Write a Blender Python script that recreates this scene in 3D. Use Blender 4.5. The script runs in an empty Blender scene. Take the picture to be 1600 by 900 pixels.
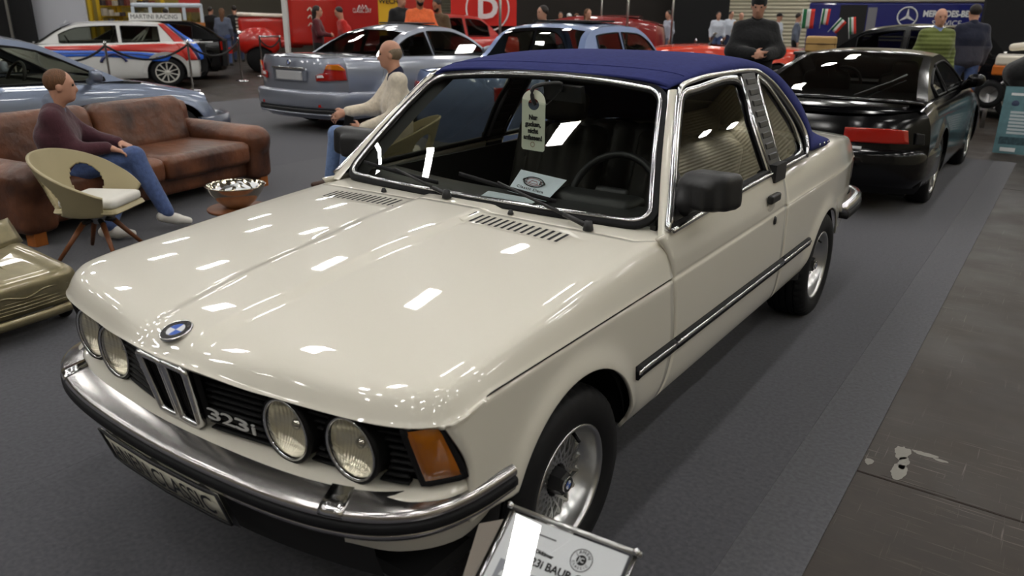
import bpy, bmesh, math, random
import numpy as np
from math import sin, cos, pi, radians, sqrt, atan2
from mathutils import Vector, Matrix, Euler

scene = bpy.context.scene
COL = scene.collection
random.seed(7)
rng = np.random.default_rng(7)

# ------------------------------------------------------------------ camera
cam_d = bpy.data.cameras.new('camera')
cam = bpy.data.objects.new('camera', cam_d)
COL.objects.link(cam)
_yaw, _pit, _rol = -0.6138, 0.3402, 0.0096
_fw = Vector((sin(_yaw) * cos(_pit), cos(_yaw) * cos(_pit), -sin(_pit)))
_rt = Vector((cos(_yaw), -sin(_yaw), 0))
_up = _rt.cross(_fw)
_r = _rt * cos(_rol) + _up * sin(_rol)
_u = -_rt * sin(_rol) + _up * cos(_rol)
cam.matrix_world = Matrix(((_r.x, _u.x, -_fw.x, 1.7274), (_r.y, _u.y, -_fw.y, -1.6321),
                           (_r.z, _u.z, -_fw.z, 1.5461), (0, 0, 0, 1)))
cam_d.sensor_width = 36
cam_d.lens = 1203.0 / 1600 * 36
cam_d.clip_start = 0.05
cam_d.clip_end = 300
cam_d.dof.use_dof = True
cam_d.dof.focus_distance = 3.1
cam_d.dof.aperture_fstop = 3.6
scene.camera = cam

# ------------------------------------------------------------------ world, exposure
world = bpy.data.worlds.new('hall_air')
scene.world = world
world.use_nodes = True
world.node_tree.nodes['Background'].inputs[0].default_value = (0.5, 0.5, 0.52, 1)
world.node_tree.nodes['Background'].inputs[1].default_value = 0.04
vs = scene.view_settings
vs.view_transform = 'Standard'
vs.look = 'None'
vs.gamma = 1
vs.use_curve_mapping = False
vs.exposure = -0.05
scene.cycles.use_denoising = True
scene.cycles.max_bounces = 8
scene.cycles.transparent_max_bounces = 16
scene.cycles.caustics_reflective = False
scene.cycles.caustics_refractive = False
scene.cycles.sample_clamp_indirect = 4.0
LAMP_POWER = 48.0      # radiance of the hall's ceiling lamps
LAMP_Z = 9.0

# ------------------------------------------------------------------ materials
def lin(c):
    return c / 12.92 if c <= 0.04045 else ((c + 0.055) / 1.055) ** 2.4
def C(r, g, b):
    return (lin(r / 255), lin(g / 255), lin(b / 255), 1)
_M = {}
def mat(name, col=(0.5, 0.5, 0.5, 1), rough=0.5, metal=0.0, coat=0.0, coat_rough=0.03, spec=0.5, trans=0.0,
        ior=1.45, alpha=1.0, emit=None, estr=0.0, noise=None, bump=None, sheen=0.0, stretch=(1, 1, 1)):
    """noise=(scale, amount): tonal variation;  bump=(scale, strength, distance)"""
    if name in _M:
        return _M[name]
    m = bpy.data.materials.new(name)
    m.use_nodes = True
    nt = m.node_tree
    b = nt.nodes['Principled BSDF']
    if len(col) == 3:
        col = (*col, 1)
    I = b.inputs
    I['Base Color'].default_value = col
    I['Roughness'].default_value = rough
    I['Metallic'].default_value = metal
    I['Coat Weight'].default_value = coat
    I['Coat Roughness'].default_value = coat_rough
    I['Specular IOR Level'].default_value = spec
    I['Transmission Weight'].default_value = trans
    I['IOR'].default_value = ior
    I['Alpha'].default_value = alpha
    I['Sheen Weight'].default_value = sheen
    if emit is not None:
        I['Emission Color'].default_value = emit
        I['Emission Strength'].default_value = estr
    if noise or bump:
        tc = nt.nodes.new('ShaderNodeTexCoord')
        mp = nt.nodes.new('ShaderNodeMapping')
        mp.inputs['Scale'].default_value = stretch
        nt.links.new(tc.outputs['Object'], mp.inputs[0])
    if noise:
        n = nt.nodes.new('ShaderNodeTexNoise')
        n.inputs['Scale'].default_value = noise[0]
        n.inputs['Detail'].default_value = 6
        r = nt.nodes.new('ShaderNodeMapRange')
        r.inputs['From Min'].default_value = 0.3
        r.inputs['From Max'].default_value = 0.7
        r.inputs['To Min'].default_value = 1 - noise[1]
        r.inputs['To Max'].default_value = 1 + noise[1]
        x = nt.nodes.new('ShaderNodeVectorMath')
        x.operation = 'SCALE'
        x.inputs[0].default_value = col[:3]
        nt.links.new(mp.outputs[0], n.inputs['Vector'])
        nt.links.new(n.outputs['Fac'], r.inputs['Value'])
        nt.links.new(r.outputs[0], x.inputs['Scale'])
        nt.links.new(x.outputs[0], I['Base Color'])
    if bump:
        n = nt.nodes.new('ShaderNodeTexNoise')
        n.inputs['Scale'].default_value = bump[0]
        n.inputs['Detail'].default_value = 4
        bp = nt.nodes.new('ShaderNodeBump')
        bp.inputs['Strength'].default_value = bump[1]
        bp.inputs['Distance'].default_value = bump[2]
        nt.links.new(mp.outputs[0], n.inputs['Vector'])
        nt.links.new(n.outputs['Fac'], bp.inputs['Height'])
        nt.links.new(bp.outputs[0], I['Normal'])
    _M[name] = m
    return m

def glass_mat(name, tint, refl_ior=1.5, rough=0.0):
    """thin sheet glass: tinted see-through plus a mirror-like reflection by angle"""
    if name in _M:
        return _M[name]
    m = bpy.data.materials.new(name)
    m.use_nodes = True
    nt = m.node_tree
    nt.nodes.clear()
    o = nt.nodes.new('ShaderNodeOutputMaterial')
    mx = nt.nodes.new('ShaderNodeMixShader')
    lw = nt.nodes.new('ShaderNodeLayerWeight')
    lw.inputs[0].default_value = 0.5
    pw = nt.nodes.new('ShaderNodeMath'); pw.operation = 'POWER'; pw.inputs[1].default_value = 4
    fr = nt.nodes.new('ShaderNodeMath'); fr.operation = 'MULTIPLY_ADD'
    f0 = ((refl_ior - 1) / (refl_ior + 1)) ** 2 * 2.4
    fr.inputs[1].default_value = 1 - f0; fr.inputs[2].default_value = f0
    nt.links.new(lw.outputs['Facing'], pw.inputs[0]); nt.links.new(pw.outputs[0], fr.inputs[0])
    t = nt.nodes.new('ShaderNodeBsdfTransparent')
    t.inputs[0].default_value = (*tint[:3], 1)
    g = nt.nodes.new('ShaderNodeBsdfGlossy')
    g.inputs['Roughness'].default_value = rough
    nt.links.new(fr.outputs[0], mx.inputs[0])
    nt.links.new(t.outputs[0], mx.inputs[1])
    nt.links.new(g.outputs[0], mx.inputs[2])
    nt.links.new(mx.outputs[0], o.inputs[0])
    _M[name] = m
    return m

M_CREAM = mat('cream_paint', C(223, 218, 204), 0.35, coat=1.0, coat_rough=0.02)
M_CHROME = mat('chrome', (0.70, 0.70, 0.70, 1), 0.15, metal=1.0)
M_ALU = mat('brushed_aluminium', (0.62, 0.62, 0.61, 1), 0.28, metal=1.0)
M_STEEL = mat('satin_steel', (0.45, 0.45, 0.45, 1), 0.3, metal=1.0)
M_RUBBER = mat('black_rubber', (0.008, 0.008, 0.009, 1), 0.6, spec=.22)
M_BLACK = mat('black_plastic', (0.015, 0.015, 0.016, 1), 0.42)
M_BLACKM = mat('black_matte', (0.008, 0.008, 0.009, 1), 0.8)
M_TYRE = mat('tyre_rubber', (0.010, 0.010, 0.011, 1), 0.65, spec=.25)
M_NAVY = mat('navy_cloth', C(48, 53, 103), 0.95, noise=(40, 0.10), bump=(900, 0.25, 0.001), spec=.15)
M_GLASS = glass_mat('clear_glass', (0.86, 0.89, 0.86))
M_GLASS_T = glass_mat('tinted_glass', (0.60, 0.62, 0.56))
M_GLASS_S = glass_mat('hero_side_glass', (0.52, 0.53, 0.46), 1.95)
M_GLASS_D = glass_mat('dark_glass', (0.30, 0.31, 0.30))
M_AMBER = mat('amber_lens', C(172, 98, 8), 0.12, coat=1.0, trans=0.2)
M_REDLENS = mat('red_lens', C(170, 28, 16), 0.12, coat=1.0)
M_AMBERLENS = mat('orange_lens', C(214, 120, 12), 0.12, coat=1.0)
M_DARKINT = mat('dark_vinyl', (0.018, 0.018, 0.018, 1), 0.45, bump=(120, 0.15, 0.002))
M_SEAT = mat('dark_seat_leather', (0.035, 0.032, 0.030, 1), 0.42, bump=(60, 0.2, 0.002))
M_WHITE = mat('white_print', C(232, 234, 236), 0.6)
M_INK = mat('black_ink', (0.012, 0.012, 0.013, 1), 0.6)

# ------------------------------------------------------------------ objects
def obj(name, verts, faces, m=None, parent=None, smooth=True, edge=None):
    me = bpy.data.meshes.new(name)
    me.from_pydata([tuple(map(float, v)) for v in verts], [], [tuple(int(i) for i in f) for f in faces])
    me.validate()
    if m is not None:
        me.materials.append(m)
    if smooth:
        me.shade_smooth()
        if edge:
            me.set_sharp_from_angle(angle=radians(edge))
    o = bpy.data.objects.new(name, me)
    COL.objects.link(o)
    if parent is not None:
        o.parent = parent
    return o
def thing(name, label, cat, loc=(0, 0, 0), rotz=0.0, group=None):
    o = bpy.data.objects.new(name, None)
    o.empty_display_size = 0.1
    COL.objects.link(o)
    o.location = loc
    o.rotation_euler = (0, 0, rotz)
    return tag(o, label, cat, group)
def tag(o, label, cat, group=None, kind=None):
    o['label'] = label
    o['category'] = cat
    if group: o['group'] = group
    if kind: o['kind'] = kind
    return o
def struct(o, label=None):
    o['kind'] = 'structure'
    if label: o['label'] = label
    return o
def solid(o, t, off=-1.0):
    md = o.modifiers.new('solid', 'SOLIDIFY')
    md.thickness = t
    md.offset = off
    return o
def bevel(o, w, seg=2, ang=35):
    md = o.modifiers.new('bevel', 'BEVEL')
    md.width = w
    md.segments = seg
    md.limit_method = 'ANGLE'
    md.angle_limit = radians(ang)
    return o

# ------------------------------------------------------------------ geometry builders -> (verts, faces)
def grid(P, cu=False, cv=False, flip=False):
    P = np.asarray(P, float)
    nu, nv = P.shape[:2]
    V = P.reshape(-1, 3)
    F = []
    for i in range(nu if cu else nu - 1):
        i2 = (i + 1) % nu
        for j in range(nv if cv else nv - 1):
            j2 = (j + 1) % nv
            q = (i * nv + j, i2 * nv + j, i2 * nv + j2, i * nv + j2)
            F.append(q[::-1] if flip else q)
    return V, F
def join(*parts):
    V, F, n = [], [], 0
    for v, f in parts:
        v = np.asarray(v, float)
        V.append(v)
        F += [tuple(int(i) + n for i in q) for q in f]
        n += len(v)
    return np.concatenate(V), F
def xf(vf, loc=(0, 0, 0), rot=(0, 0, 0), scale=(1, 1, 1)):
    v, f = vf
    R = np.array(Euler(rot).to_matrix())
    v = np.asarray(v, float) * np.array(scale)
    return v @ R.T + np.array(loc), f
def mirx(vf):
    v, f = vf
    return np.asarray(v, float) * [-1, 1, 1], [tuple(q)[::-1] for q in f]
def box(x0, x1, y0, y1, z0, z1):
    v = [(x0, y0, z0), (x1, y0, z0), (x1, y1, z0), (x0, y1, z0), (x0, y0, z1), (x1, y0, z1), (x1, y1, z1), (x0, y1, z1)]
    f = [(3, 2, 1, 0), (4, 5, 6, 7), (0, 1, 5, 4), (1, 2, 6, 5), (2, 3, 7, 6), (3, 0, 4, 7)]
    return np.array(v, float), f
def cbox(c, s):
    return box(c[0] - s[0] / 2, c[0] + s[0] / 2, c[1] - s[1] / 2, c[1] + s[1] / 2, c[2] - s[2] / 2, c[2] + s[2] / 2)
def lathe(prof, n=48, axis='z', a0=0, a1=2 * pi, cap=False):
    full = abs(a1 - a0 - 2 * pi) < 1e-6
    k = n if full else n + 1
    A = a0 + (a1 - a0) * np.arange(k) / n
    pr = np.array(prof, float)
    P = np.zeros((k, len(pr), 3))
    P[:, :, 0] = np.cos(A)[:, None] * pr[:, 0]
    P[:, :, 1] = np.sin(A)[:, None] * pr[:, 0]
    P[:, :, 2] = pr[:, 1]
    if axis == 'x':
        P = P[:, :, [2, 0, 1]]
    elif axis == 'y':
        P = P[:, :, [1, 2, 0]]
    return grid(P, cu=full)
def sweep(path, prof, up=(0, 0, 1), closed=False, pclosed=True, caps=True, scales=None):
    """prof: (a,b) along side and up; side = tangent x up"""
    path = np.array(path, float)
    n = len(path)
    T = np.gradient(path, axis=0)
    if closed:
        T = np.roll(path, -1, 0) - np.roll(path, 1, 0)
    T /= np.linalg.norm(T, axis=1)[:, None] + 1e-12
    up = np.array(up, float)
    P = np.zeros((n, len(prof), 3))
    for i in range(n):
        s = np.cross(T[i], up if up.ndim == 1 else up[i])
        s /= np.linalg.norm(s) + 1e-12
        u = np.cross(s, T[i])
        k = 1 if scales is None else scales[i]
        for j, (a, b) in enumerate(prof):
            P[i, j] = path[i] + s * a * k + u * b * k
    V, F = grid(P, cu=closed, cv=pclosed)
    if caps and not closed and pclosed:
        m = len(prof)
        F.append(tuple(range(m)))
        F.append(tuple(range((n - 1) * m, n * m))[::-1])
    return V, F
def circ(r, n=10, r2=None):
    r2 = r2 or r
    return [(r * cos(2 * pi * k / n), r2 * sin(2 * pi * k / n)) for k in range(n)]
def tube(path, r, n=10, closed=False):
    path = np.array(path, float)
    t = path[-1] - path[0]
    up = np.array((0, 0, 1.0))
    if abs(t[2]) > 0.9 * np.linalg.norm(t):
        up = np.array((0.3, 1.0, 0.1))
    if closed:
        nrm = np.cross(path[len(path) // 3] - path[0], path[2 * len(path) // 3] - path[0])
        up = nrm / np.linalg.norm(nrm)
    return sweep(path, circ(r, n), up=up, closed=closed)
def rod(a, b, r, r2=None, n=10):
    a, b = np.array(a, float), np.array(b, float)
    return sweep([a, b], circ(1, n), up=(0.31, 1, 0.13) if abs((b - a)[2]) > 0.9 * np.linalg.norm(b - a) else (0, 0, 1),
                 scales=[r, r if r2 is None else r2])
def smooth_path(pts, n=40, closed=False):
    """Catmull-Rom through points, sampled evenly in arc length"""
    p = np.array(pts, float)
    if closed:
        q = np.concatenate([p[-1:], p, p[:2]])
    else:
        q = np.concatenate([2 * p[:1] - p[1:2], p, 2 * p[-1:] - p[-2:-1]])
    out = []
    for i in range(1, len(q) - 2):
        for t in np.linspace(0, 1, 12, endpoint=False):
            a, b, c, d = q[i - 1], q[i], q[i + 1], q[i + 2]
            out.append(0.5 * ((2 * b) + (c - a) * t + (2 * a - 5 * b + 4 * c - d) * t * t + (3 * b - a - 3 * c + d) * t ** 3))
    out.append(q[-2])
    out = np.array(out)
    s = np.concatenate([[0], np.cumsum(np.linalg.norm(np.diff(out, axis=0), axis=1))])
    u = np.linspace(0, s[-1], n, endpoint=not closed)
    return np.stack([np.interp(u, s, out[:, k]) for k in range(out.shape[1])], -1)
def poly_prism(pts, h, axis='z', base=0.0):
    """flat polygon of 2-D points extruded by h"""
    n = len(pts)
    V = [(x, y, base) for x, y in pts] + [(x, y, base + h) for x, y in pts]
    F = [tuple(range(n))[::-1], tuple(range(n, 2 * n))] + [(i, (i + 1) % n, n + (i + 1) % n, n + i) for i in range(n)]
    V = np.array(V, float)
    if axis == 'x': V = V[:, [2, 0, 1]]
    if axis == 'y': V = V[:, [0, 2, 1]]; F = [f[::-1] for f in F]
    return V, F
def rrect(w, h, r, n=5):
    out = []
    for cx, cy, a in ((w / 2 - r, h / 2 - r, 0), (-w / 2 + r, h / 2 - r, pi / 2), (-w / 2 + r, -h / 2 + r, pi), (w / 2 - r, -h / 2 + r, 1.5 * pi)):
        for k in range(n + 1):
            t = a + pi / 2 * k / n
            out.append((cx + r * cos(t), cy + r * sin(t)))
    return out
def interp(x, pts):
    a = np.array(pts, float)
    return np.interp(x, a[:, 0], a[:, 1])
def pchip(x, pts):
    """monotone cubic interpolation"""
    a = np.array(pts, float)
    X, Y = a[:, 0], a[:, 1]
    h = np.diff(X); d = np.diff(Y) / h
    m = np.zeros(len(X))
    m[1:-1] = np.where(d[:-1] * d[1:] > 0, 2 * d[:-1] * d[1:] / (d[:-1] + d[1:] + 1e-15), 0)
    m[0], m[-1] = d[0], d[-1]
    x = np.clip(np.asarray(x, float), X[0], X[-1])
    i = np.clip(np.searchsorted(X, x) - 1, 0, len(h) - 1)
    t = (x - X[i]) / h[i]
    return ((2 * t ** 3 - 3 * t ** 2 + 1) * Y[i] + (t ** 3 - 2 * t ** 2 + t) * h[i] * m[i]
            + (-2 * t ** 3 + 3 * t ** 2) * Y[i + 1] + (t ** 3 - t ** 2) * h[i] * m[i + 1])
def sstep(x, a, b):
    t = np.clip((np.asarray(x, float) - a) / (b - a), 0, 1)
    return t * t * (3 - 2 * t)

def text_mesh(body, size, extrude=0.0005, align='CENTER', bold=0.0, spacing=1.0):
    cu = bpy.data.curves.new('lettering', 'FONT')
    cu.body = body
    cu.size = size
    cu.extrude = extrude
    cu.offset = bold
    cu.align_x = align
    cu.align_y = 'CENTER'
    cu.space_character = spacing
    cu.resolution_u = 3
    t = bpy.data.objects.new('lettering', cu)
    COL.objects.link(t)
    dg = bpy.context.evaluated_depsgraph_get()
    me = bpy.data.meshes.new_from_object(t.evaluated_get(dg))
    v = np.array([tuple(p.co) for p in me.vertices], float).reshape(-1, 3)
    f = [tuple(p.vertices) for p in me.polygons]
    bpy.data.objects.remove(t)
    bpy.data.curves.remove(cu)
    bpy.data.meshes.remove(me)
    return v, f
def lettering(name, body, size, origin, ux, uy, m, parent=None, off=0.002, bold=0.0, spacing=1.0, fit=None, bend=None, align='CENTER', extrude=0.0005):
    """flat text in the plane (origin, ux right, uy up)"""
    v, f = text_mesh(body, size, extrude, align, bold, spacing)
    ux, uy = Vector(ux).normalized(), Vector(uy).normalized()
    n = ux.cross(uy)
    if fit is not None and len(v):
        w = v[:, 0].max() - v[:, 0].min()
        v[:, 0] *= fit / w
    out = []
    for p in v:
        x, y, z = p
        q = Vector(origin) + ux * x + uy * y + n * (z + off)
        if bend: q = Vector(bend(q))
        out.append(tuple(q))
    return obj(name, out, f, m, parent, smooth=False)

# ------------------------------------------------------------------ implicit shapes (smooth unions) meshed by surface nets
def _rotm(r):
    return np.array(Euler(r).to_matrix())
class Sdf:
    def __init__(self, h):
        self.h = h
        self.p = []
    def cone(self, a, b, ra, rb=None, k=0.03):
        self.p.append(('c', np.array(a, float), np.array(b, float), ra, ra if rb is None else rb, k, 1))
        return self
    def chain(self, pts, rads, k=0.03):
        for i in range(len(pts) - 1):
            self.cone(pts[i], pts[i + 1], rads[i], rads[i + 1], k)
        return self
    def ell(self, c, r, rot=(0, 0, 0), k=0.03, sub=False):
        self.p.append(('e', np.array(c, float), np.array(r, float), _rotm(rot), None, k, -1 if sub else 1))
        return self
    def rbox(self, c, half, rad, rot=(0, 0, 0), k=0.02, sub=False):
        self.p.append(('b', np.array(c, float), np.array(half, float), _rotm(rot), rad, k, -1 if sub else 1))
        return self
    def mesh(self):
        h = self.h
        lo, hi = [], []
        for q in self.p:
            if q[6] < 0: continue
            if q[0] == 'c':
                lo.append(np.minimum(q[1] - q[3], q[2] - q[4])); hi.append(np.maximum(q[1] + q[3], q[2] + q[4]))
            else:
                e = np.abs(q[3]) @ q[2]
                lo.append(q[1] - e); hi.append(q[1] + e)
        lo = np.min(lo, 0) - 3 * h; hi = np.max(hi, 0) + 3 * h
        n = np.ceil((hi - lo) / h).astype(int) + 1
        ax = [lo[i] + h * np.arange(n[i]) for i in range(3)]
        F = np.full(n, 10.0, dtype=np.float32)
        for q in self.p:
            k = max(q[5], 1e-4)
            mg = k + 2.5 * h
            if q[0] == 'c':
                a = np.minimum(q[1] - q[3], q[2] - q[4]) - mg; b = np.maximum(q[1] + q[3], q[2] + q[4]) + mg
            else:
                e = np.abs(q[3]) @ q[2]
                a = q[1] - e - mg; b = q[1] + e + mg
            i0 = np.clip(np.floor((a - lo) / h).astype(int), 0, n); i1 = np.clip(np.ceil((b - lo) / h).astype(int) + 1, 0, n)
            if np.any(i1 <= i0): continue
            sl = tuple(slice(i0[i], i1[i]) for i in range(3))
            X, Y, Z = np.meshgrid(*[ax[i][sl[i]] for i in range(3)], indexing='ij')
            P = np.stack([X, Y, Z], -1)
            if q[0] == 'c':
                ba = q[2] - q[1]
                t = np.clip(((P - q[1]) @ ba) / (ba @ ba + 1e-12), 0, 1)
                d = np.linalg.norm(P - q[1] - t[..., None] * ba, axis=-1) - (q[3] + (q[4] - q[3]) * t)
            elif q[0] == 'e':
                L = (P - q[1]) @ q[3]
                k0 = np.linalg.norm(L / q[2], axis=-1); k1 = np.linalg.norm(L / (q[2] ** 2), axis=-1)
                d = k0 * (k0 - 1) / (k1 + 1e-9)
            else:
                L = np.abs((P - q[1]) @ q[3]) - (q[2] - q[4])
                d = np.linalg.norm(np.maximum(L, 0), axis=-1) + np.minimum(L.max(-1), 0) - q[4]
            f = F[sl]
            if q[6] > 0:
                hh = np.clip(0.5 + 0.5 * (f - d) / k, 0, 1)
                F[sl] = f * (1 - hh) + d * hh - k * hh * (1 - hh)
            else:
                hh = np.clip(0.5 - 0.5 * (f + d) / k, 0, 1)
                F[sl] = f * (1 - hh) - d * hh + k * hh * (1 - hh)
        return surface_nets(F, lo, h)
def surface_nets(F, lo, h):
    s = F < 0
    n = np.array(F.shape)
    c = [s[i:n[0] - 1 + i, j:n[1] - 1 + j, k:n[2] - 1 + k] for i in (0, 1) for j in (0, 1) for k in (0, 1)]
    cnt = sum(x.astype(np.int8) for x in c)
    act = (cnt > 0) & (cnt < 8)
    I = np.argwhere(act)
    idx = np.full(act.shape, -1, dtype=np.int64)
    idx[act] = np.arange(len(I))
    S = np.zeros((len(I), 3)); N = np.zeros(len(I))
    cor = [(0, 0, 0), (1, 0, 0), (0, 1, 0), (1, 1, 0), (0, 0, 1), (1, 0, 1), (0, 1, 1), (1, 1, 1)]
    for a in range(8):
        for b in range(a + 1, 8):
            A, B = np.array(cor[a]), np.array(cor[b])
            if np.abs(A - B).sum() != 1: continue
            fa = F[tuple((I + A).T)]; fb = F[tuple((I + B).T)]
            m = (fa < 0) != (fb < 0)
            t = np.where(m, fa / (fa - fb + 1e-12), 0)
            S += np.where(m[:, None], A + t[:, None] * (B - A), 0); N += m
    V = (I + S / N[:, None]) * h + lo
    faces = []
    for ax in range(3):
        o1, o2 = [(1, 2), (2, 0), (0, 1)][ax]
        a = [slice(None)] * 3; b = [slice(None)] * 3
        a[ax] = slice(0, -1); b[ax] = slice(1, None)
        sa, sb = s[tuple(a)], s[tuple(b)]
        E = np.argwhere(sa != sb)
        if not len(E): continue
        E = E[(E[:, o1] > 0) & (E[:, o2] > 0) & (E[:, o1] < n[o1] - 1) & (E[:, o2] < n[o2] - 1)]
        d1 = np.zeros(3, int); d1[o1] = 1
        d2 = np.zeros(3, int); d2[o2] = 1
        q = np.stack([idx[tuple((E - d1 - d2).T)], idx[tuple((E - d2).T)], idx[tuple(E.T)], idx[tuple((E - d1).T)]], -1)
        fl = sa[tuple(E.T)]
        q[~fl] = q[~fl][:, ::-1]
        faces.append(q)
    return V, np.concatenate(faces).tolist()

# ================================================================== the hall
def floor_material():
    m = bpy.data.materials.new('worn_brown_floor')
    m.use_nodes = True
    nt = m.node_tree
    b = nt.nodes['Principled BSDF']
    tc = nt.nodes.new('ShaderNodeTexCoord')
    def noise(scale, stretch=(1, 1, 1), rot=0.0, detail=5):
        mp = nt.nodes.new('ShaderNodeMapping')
        mp.inputs['Scale'].default_value = stretch
        mp.inputs['Rotation'].default_value = (0, 0, rot)
        n = nt.nodes.new('ShaderNodeTexNoise')
        n.inputs['Scale'].default_value = scale
        n.inputs['Detail'].default_value = detail
        nt.links.new(tc.outputs['Object'], mp.inputs[0])
        nt.links.new(mp.outputs[0], n.inputs['Vector'])
        return n.outputs['Fac']
    def ramp(src, p0, c0, p1, c1):
        r = nt.nodes.new('ShaderNodeValToRGB')
        r.color_ramp.elements[0].position = p0
        r.color_ramp.elements[0].color = c0
        r.color_ramp.elements[1].position = p1
        r.color_ramp.elements[1].color = c1
        nt.links.new(src, r.inputs[0])
        return r.outputs[0]
    def mix(f, a, bb, mode='MIX'):
        x = nt.nodes.new('ShaderNodeMix')
        x.data_type = 'RGBA'
        x.blend_type = mode
        if isinstance(f, float): x.inputs[0].default_value = f
        else: nt.links.new(f, x.inputs[0])
        nt.links.new(a, x.inputs[6])
        if isinstance(bb, tuple): x.inputs[7].default_value = bb
        else: nt.links.new(bb, x.inputs[7])
        return x.outputs[2]
    K, W = (0, 0, 0, 1), (1, 1, 1, 1)
    base = ramp(noise(1.1), 0.3, C(43, 36, 32), 0.7, C(60, 52, 44))
    fine = ramp(noise(9, detail=4), 0.35, C(40, 35, 32), 0.7, C(58, 51, 45))
    col = mix(0.35, base, fine)
    s1 = ramp(noise(4, (1, 34, 1), 0.35), 0.64, K, 0.70, W)
    s2 = ramp(noise(3.2, (30, 1, 1), 0.95), 0.64, K, 0.70, W)
    s3 = ramp(noise(3, (1, 36, 1), -0.9), 0.63, K, 0.69, W)
    sc = mix(1.0, mix(1.0, s1, s2, 'LIGHTEN'), s3, 'LIGHTEN')
    patch = ramp(noise(1.3), 0.40, K, 0.62, (0.75, 0.75, 0.75, 1))
    sc = mix(1.0, sc, patch, 'MULTIPLY')
    col = mix(sc, col, C(104, 97, 90))
    nt.links.new(col, b.inputs['Base Color'])
    rr = ramp(noise(2.2), 0.35, (0.38, 0.38, 0.38, 1), 0.75, (0.55, 0.55, 0.55, 1))
    nt.links.new(rr, b.inputs['Roughness'])
    b.inputs['Specular IOR Level'].default_value = 0.22
    return m
M_FLOOR = floor_material()
M_CARPET = mat('charcoal_carpet', C(70, 70, 76), 0.95, noise=(60, 0.26), bump=(700, 0.5, 0.003), sheen=0.15)
M_CARPET2 = mat('charcoal_carpet_light', C(77, 77, 82), 0.95, noise=(60, 0.24), bump=(700, 0.5, 0.003), sheen=0.15)
M_WALL_DK = mat('black_cloth_partition', (0.010, 0.010, 0.011, 1), 0.9)
M_CEIL = mat('hall_ceiling_grey', C(104, 102, 98), 0.9)
M_WALL_GREY = mat('hall_wall_grey', C(148, 142, 130), 0.85)
def corrugated():
    m = bpy.data.materials.new('beige_corrugated_wall')
    m.use_nodes = True
    nt = m.node_tree; b = nt.nodes['Principled BSDF']
    b.inputs['Base Color'].default_value = C(202, 195, 170)
    b.inputs['Roughness'].default_value = .6
    tc = nt.nodes.new('ShaderNodeTexCoord')
    w = nt.nodes.new('ShaderNodeTexWave'); w.bands_direction = 'Z'; w.inputs['Scale'].default_value = 1.6
    bp = nt.nodes.new('ShaderNodeBump'); bp.inputs['Strength'].default_value = .8; bp.inputs['Distance'].default_value = .06
    nt.links.new(tc.outputs['Object'], w.inputs['Vector']); nt.links.new(w.outputs['Fac'], bp.inputs['Height']); nt.links.new(bp.outputs[0], b.inputs['Normal'])
    return m
M_CORR = corrugated()

def rectplane(name, x0, x1, y0, y1, z, m, parent=None):
    return obj(name, [(x0, y0, z), (x1, y0, z), (x1, y1, z), (x0, y1, z)], [(0, 1, 2, 3)], m, parent, smooth=False)
floor = struct(rectplane('floor', -60, 40, -25, 60, -0.016, M_FLOOR), 'worn brown hall floor')
# big floor plates beside the carpet (their joints show)
for (x0, x1, y0, y1) in ((1.0, 4.2, 1.083, 7.2), (1.0, 4.2, -3.2, 1.077), (1.0, 4.2, 7.206, 13.4), (4.206, 8.4, -3.2, 3.0), (4.206, 8.4, 3.006, 9.0)):
    bevel(obj('floor_plate', *box(x0, x1, y0, y1, -0.022, -0.006), M_FLOOR, floor, smooth=False), 0.003, 1)
# a square inspection lid let into the plate, with worn white paint
obj('inspection_lid', *box(1.44, 1.68, 1.10, 1.375, -0.0062, -0.0052), M_FLOOR, floor, smooth=False)
M_WORN = mat('worn_white_paint', C(128, 125, 118), 0.7)
_rs = random.Random(3)
def splotch(cx, cy, w, h, nm='paint_patch'):
    n = 26
    pts = []
    for k in range(n):
        a = 2 * pi * k / n
        q = 0.86 + 0.26 * _rs.random() + .1 * sin(3 * a)
        pts.append((cx + w * q * cos(a) / 2, cy + h * q * sin(a) / 2))
    v, f = poly_prism(pts, 0.0006, base=-0.0052)
    obj(nm, v, f, M_WORN, floor, smooth=False)
splotch(1.475, 1.31, 0.055, 0.11); splotch(1.487, 1.16, 0.05, 0.12); splotch(1.49, 1.235, 0.035, 0.10); splotch(1.545, 1.35, 0.09, 0.03)
splotch(1.60, 1.335, 0.05, 0.02); splotch(1.385, 1.17, 0.03, 0.05)

carpet = thing('carpet', 'charcoal exhibition carpet laid in long strips under the cars', 'carpet', (0, 0, 0))
_xs = [-11.1, -9.1, -7.1, -5.1, -3.1, -0.95, 1.145, 1.362]
for i in range(len(_xs) - 1):
    obj('carpet_strip', *box(_xs[i] + 0.0005, _xs[i + 1] - 0.0005, -6, 8.95, -0.014, 0.0), M_CARPET2 if i in (6, 1, 3) else M_CARPET, carpet, smooth=False)

def pix(u, v, depth):
    """a world point seen at (u, v) of the 1600x900 photograph, this deep in front of the viewer"""
    d = _fw + _r * ((u - 800) / 1203.0) - _u * ((v - 450) / 1203.0)
    return Vector((1.7274, -1.6321, 1.5461)) + d * depth
def gnd(u, depth, z=0.0):
    """a point on the floor below image column u, this deep"""
    lo, hi = -4000, 9000
    for _ in range(60):
        md = (lo + hi) / 2
        if pix(u, md, depth).z > z: lo = md
        else: hi = md
    return pix(u, lo, depth)

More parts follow.
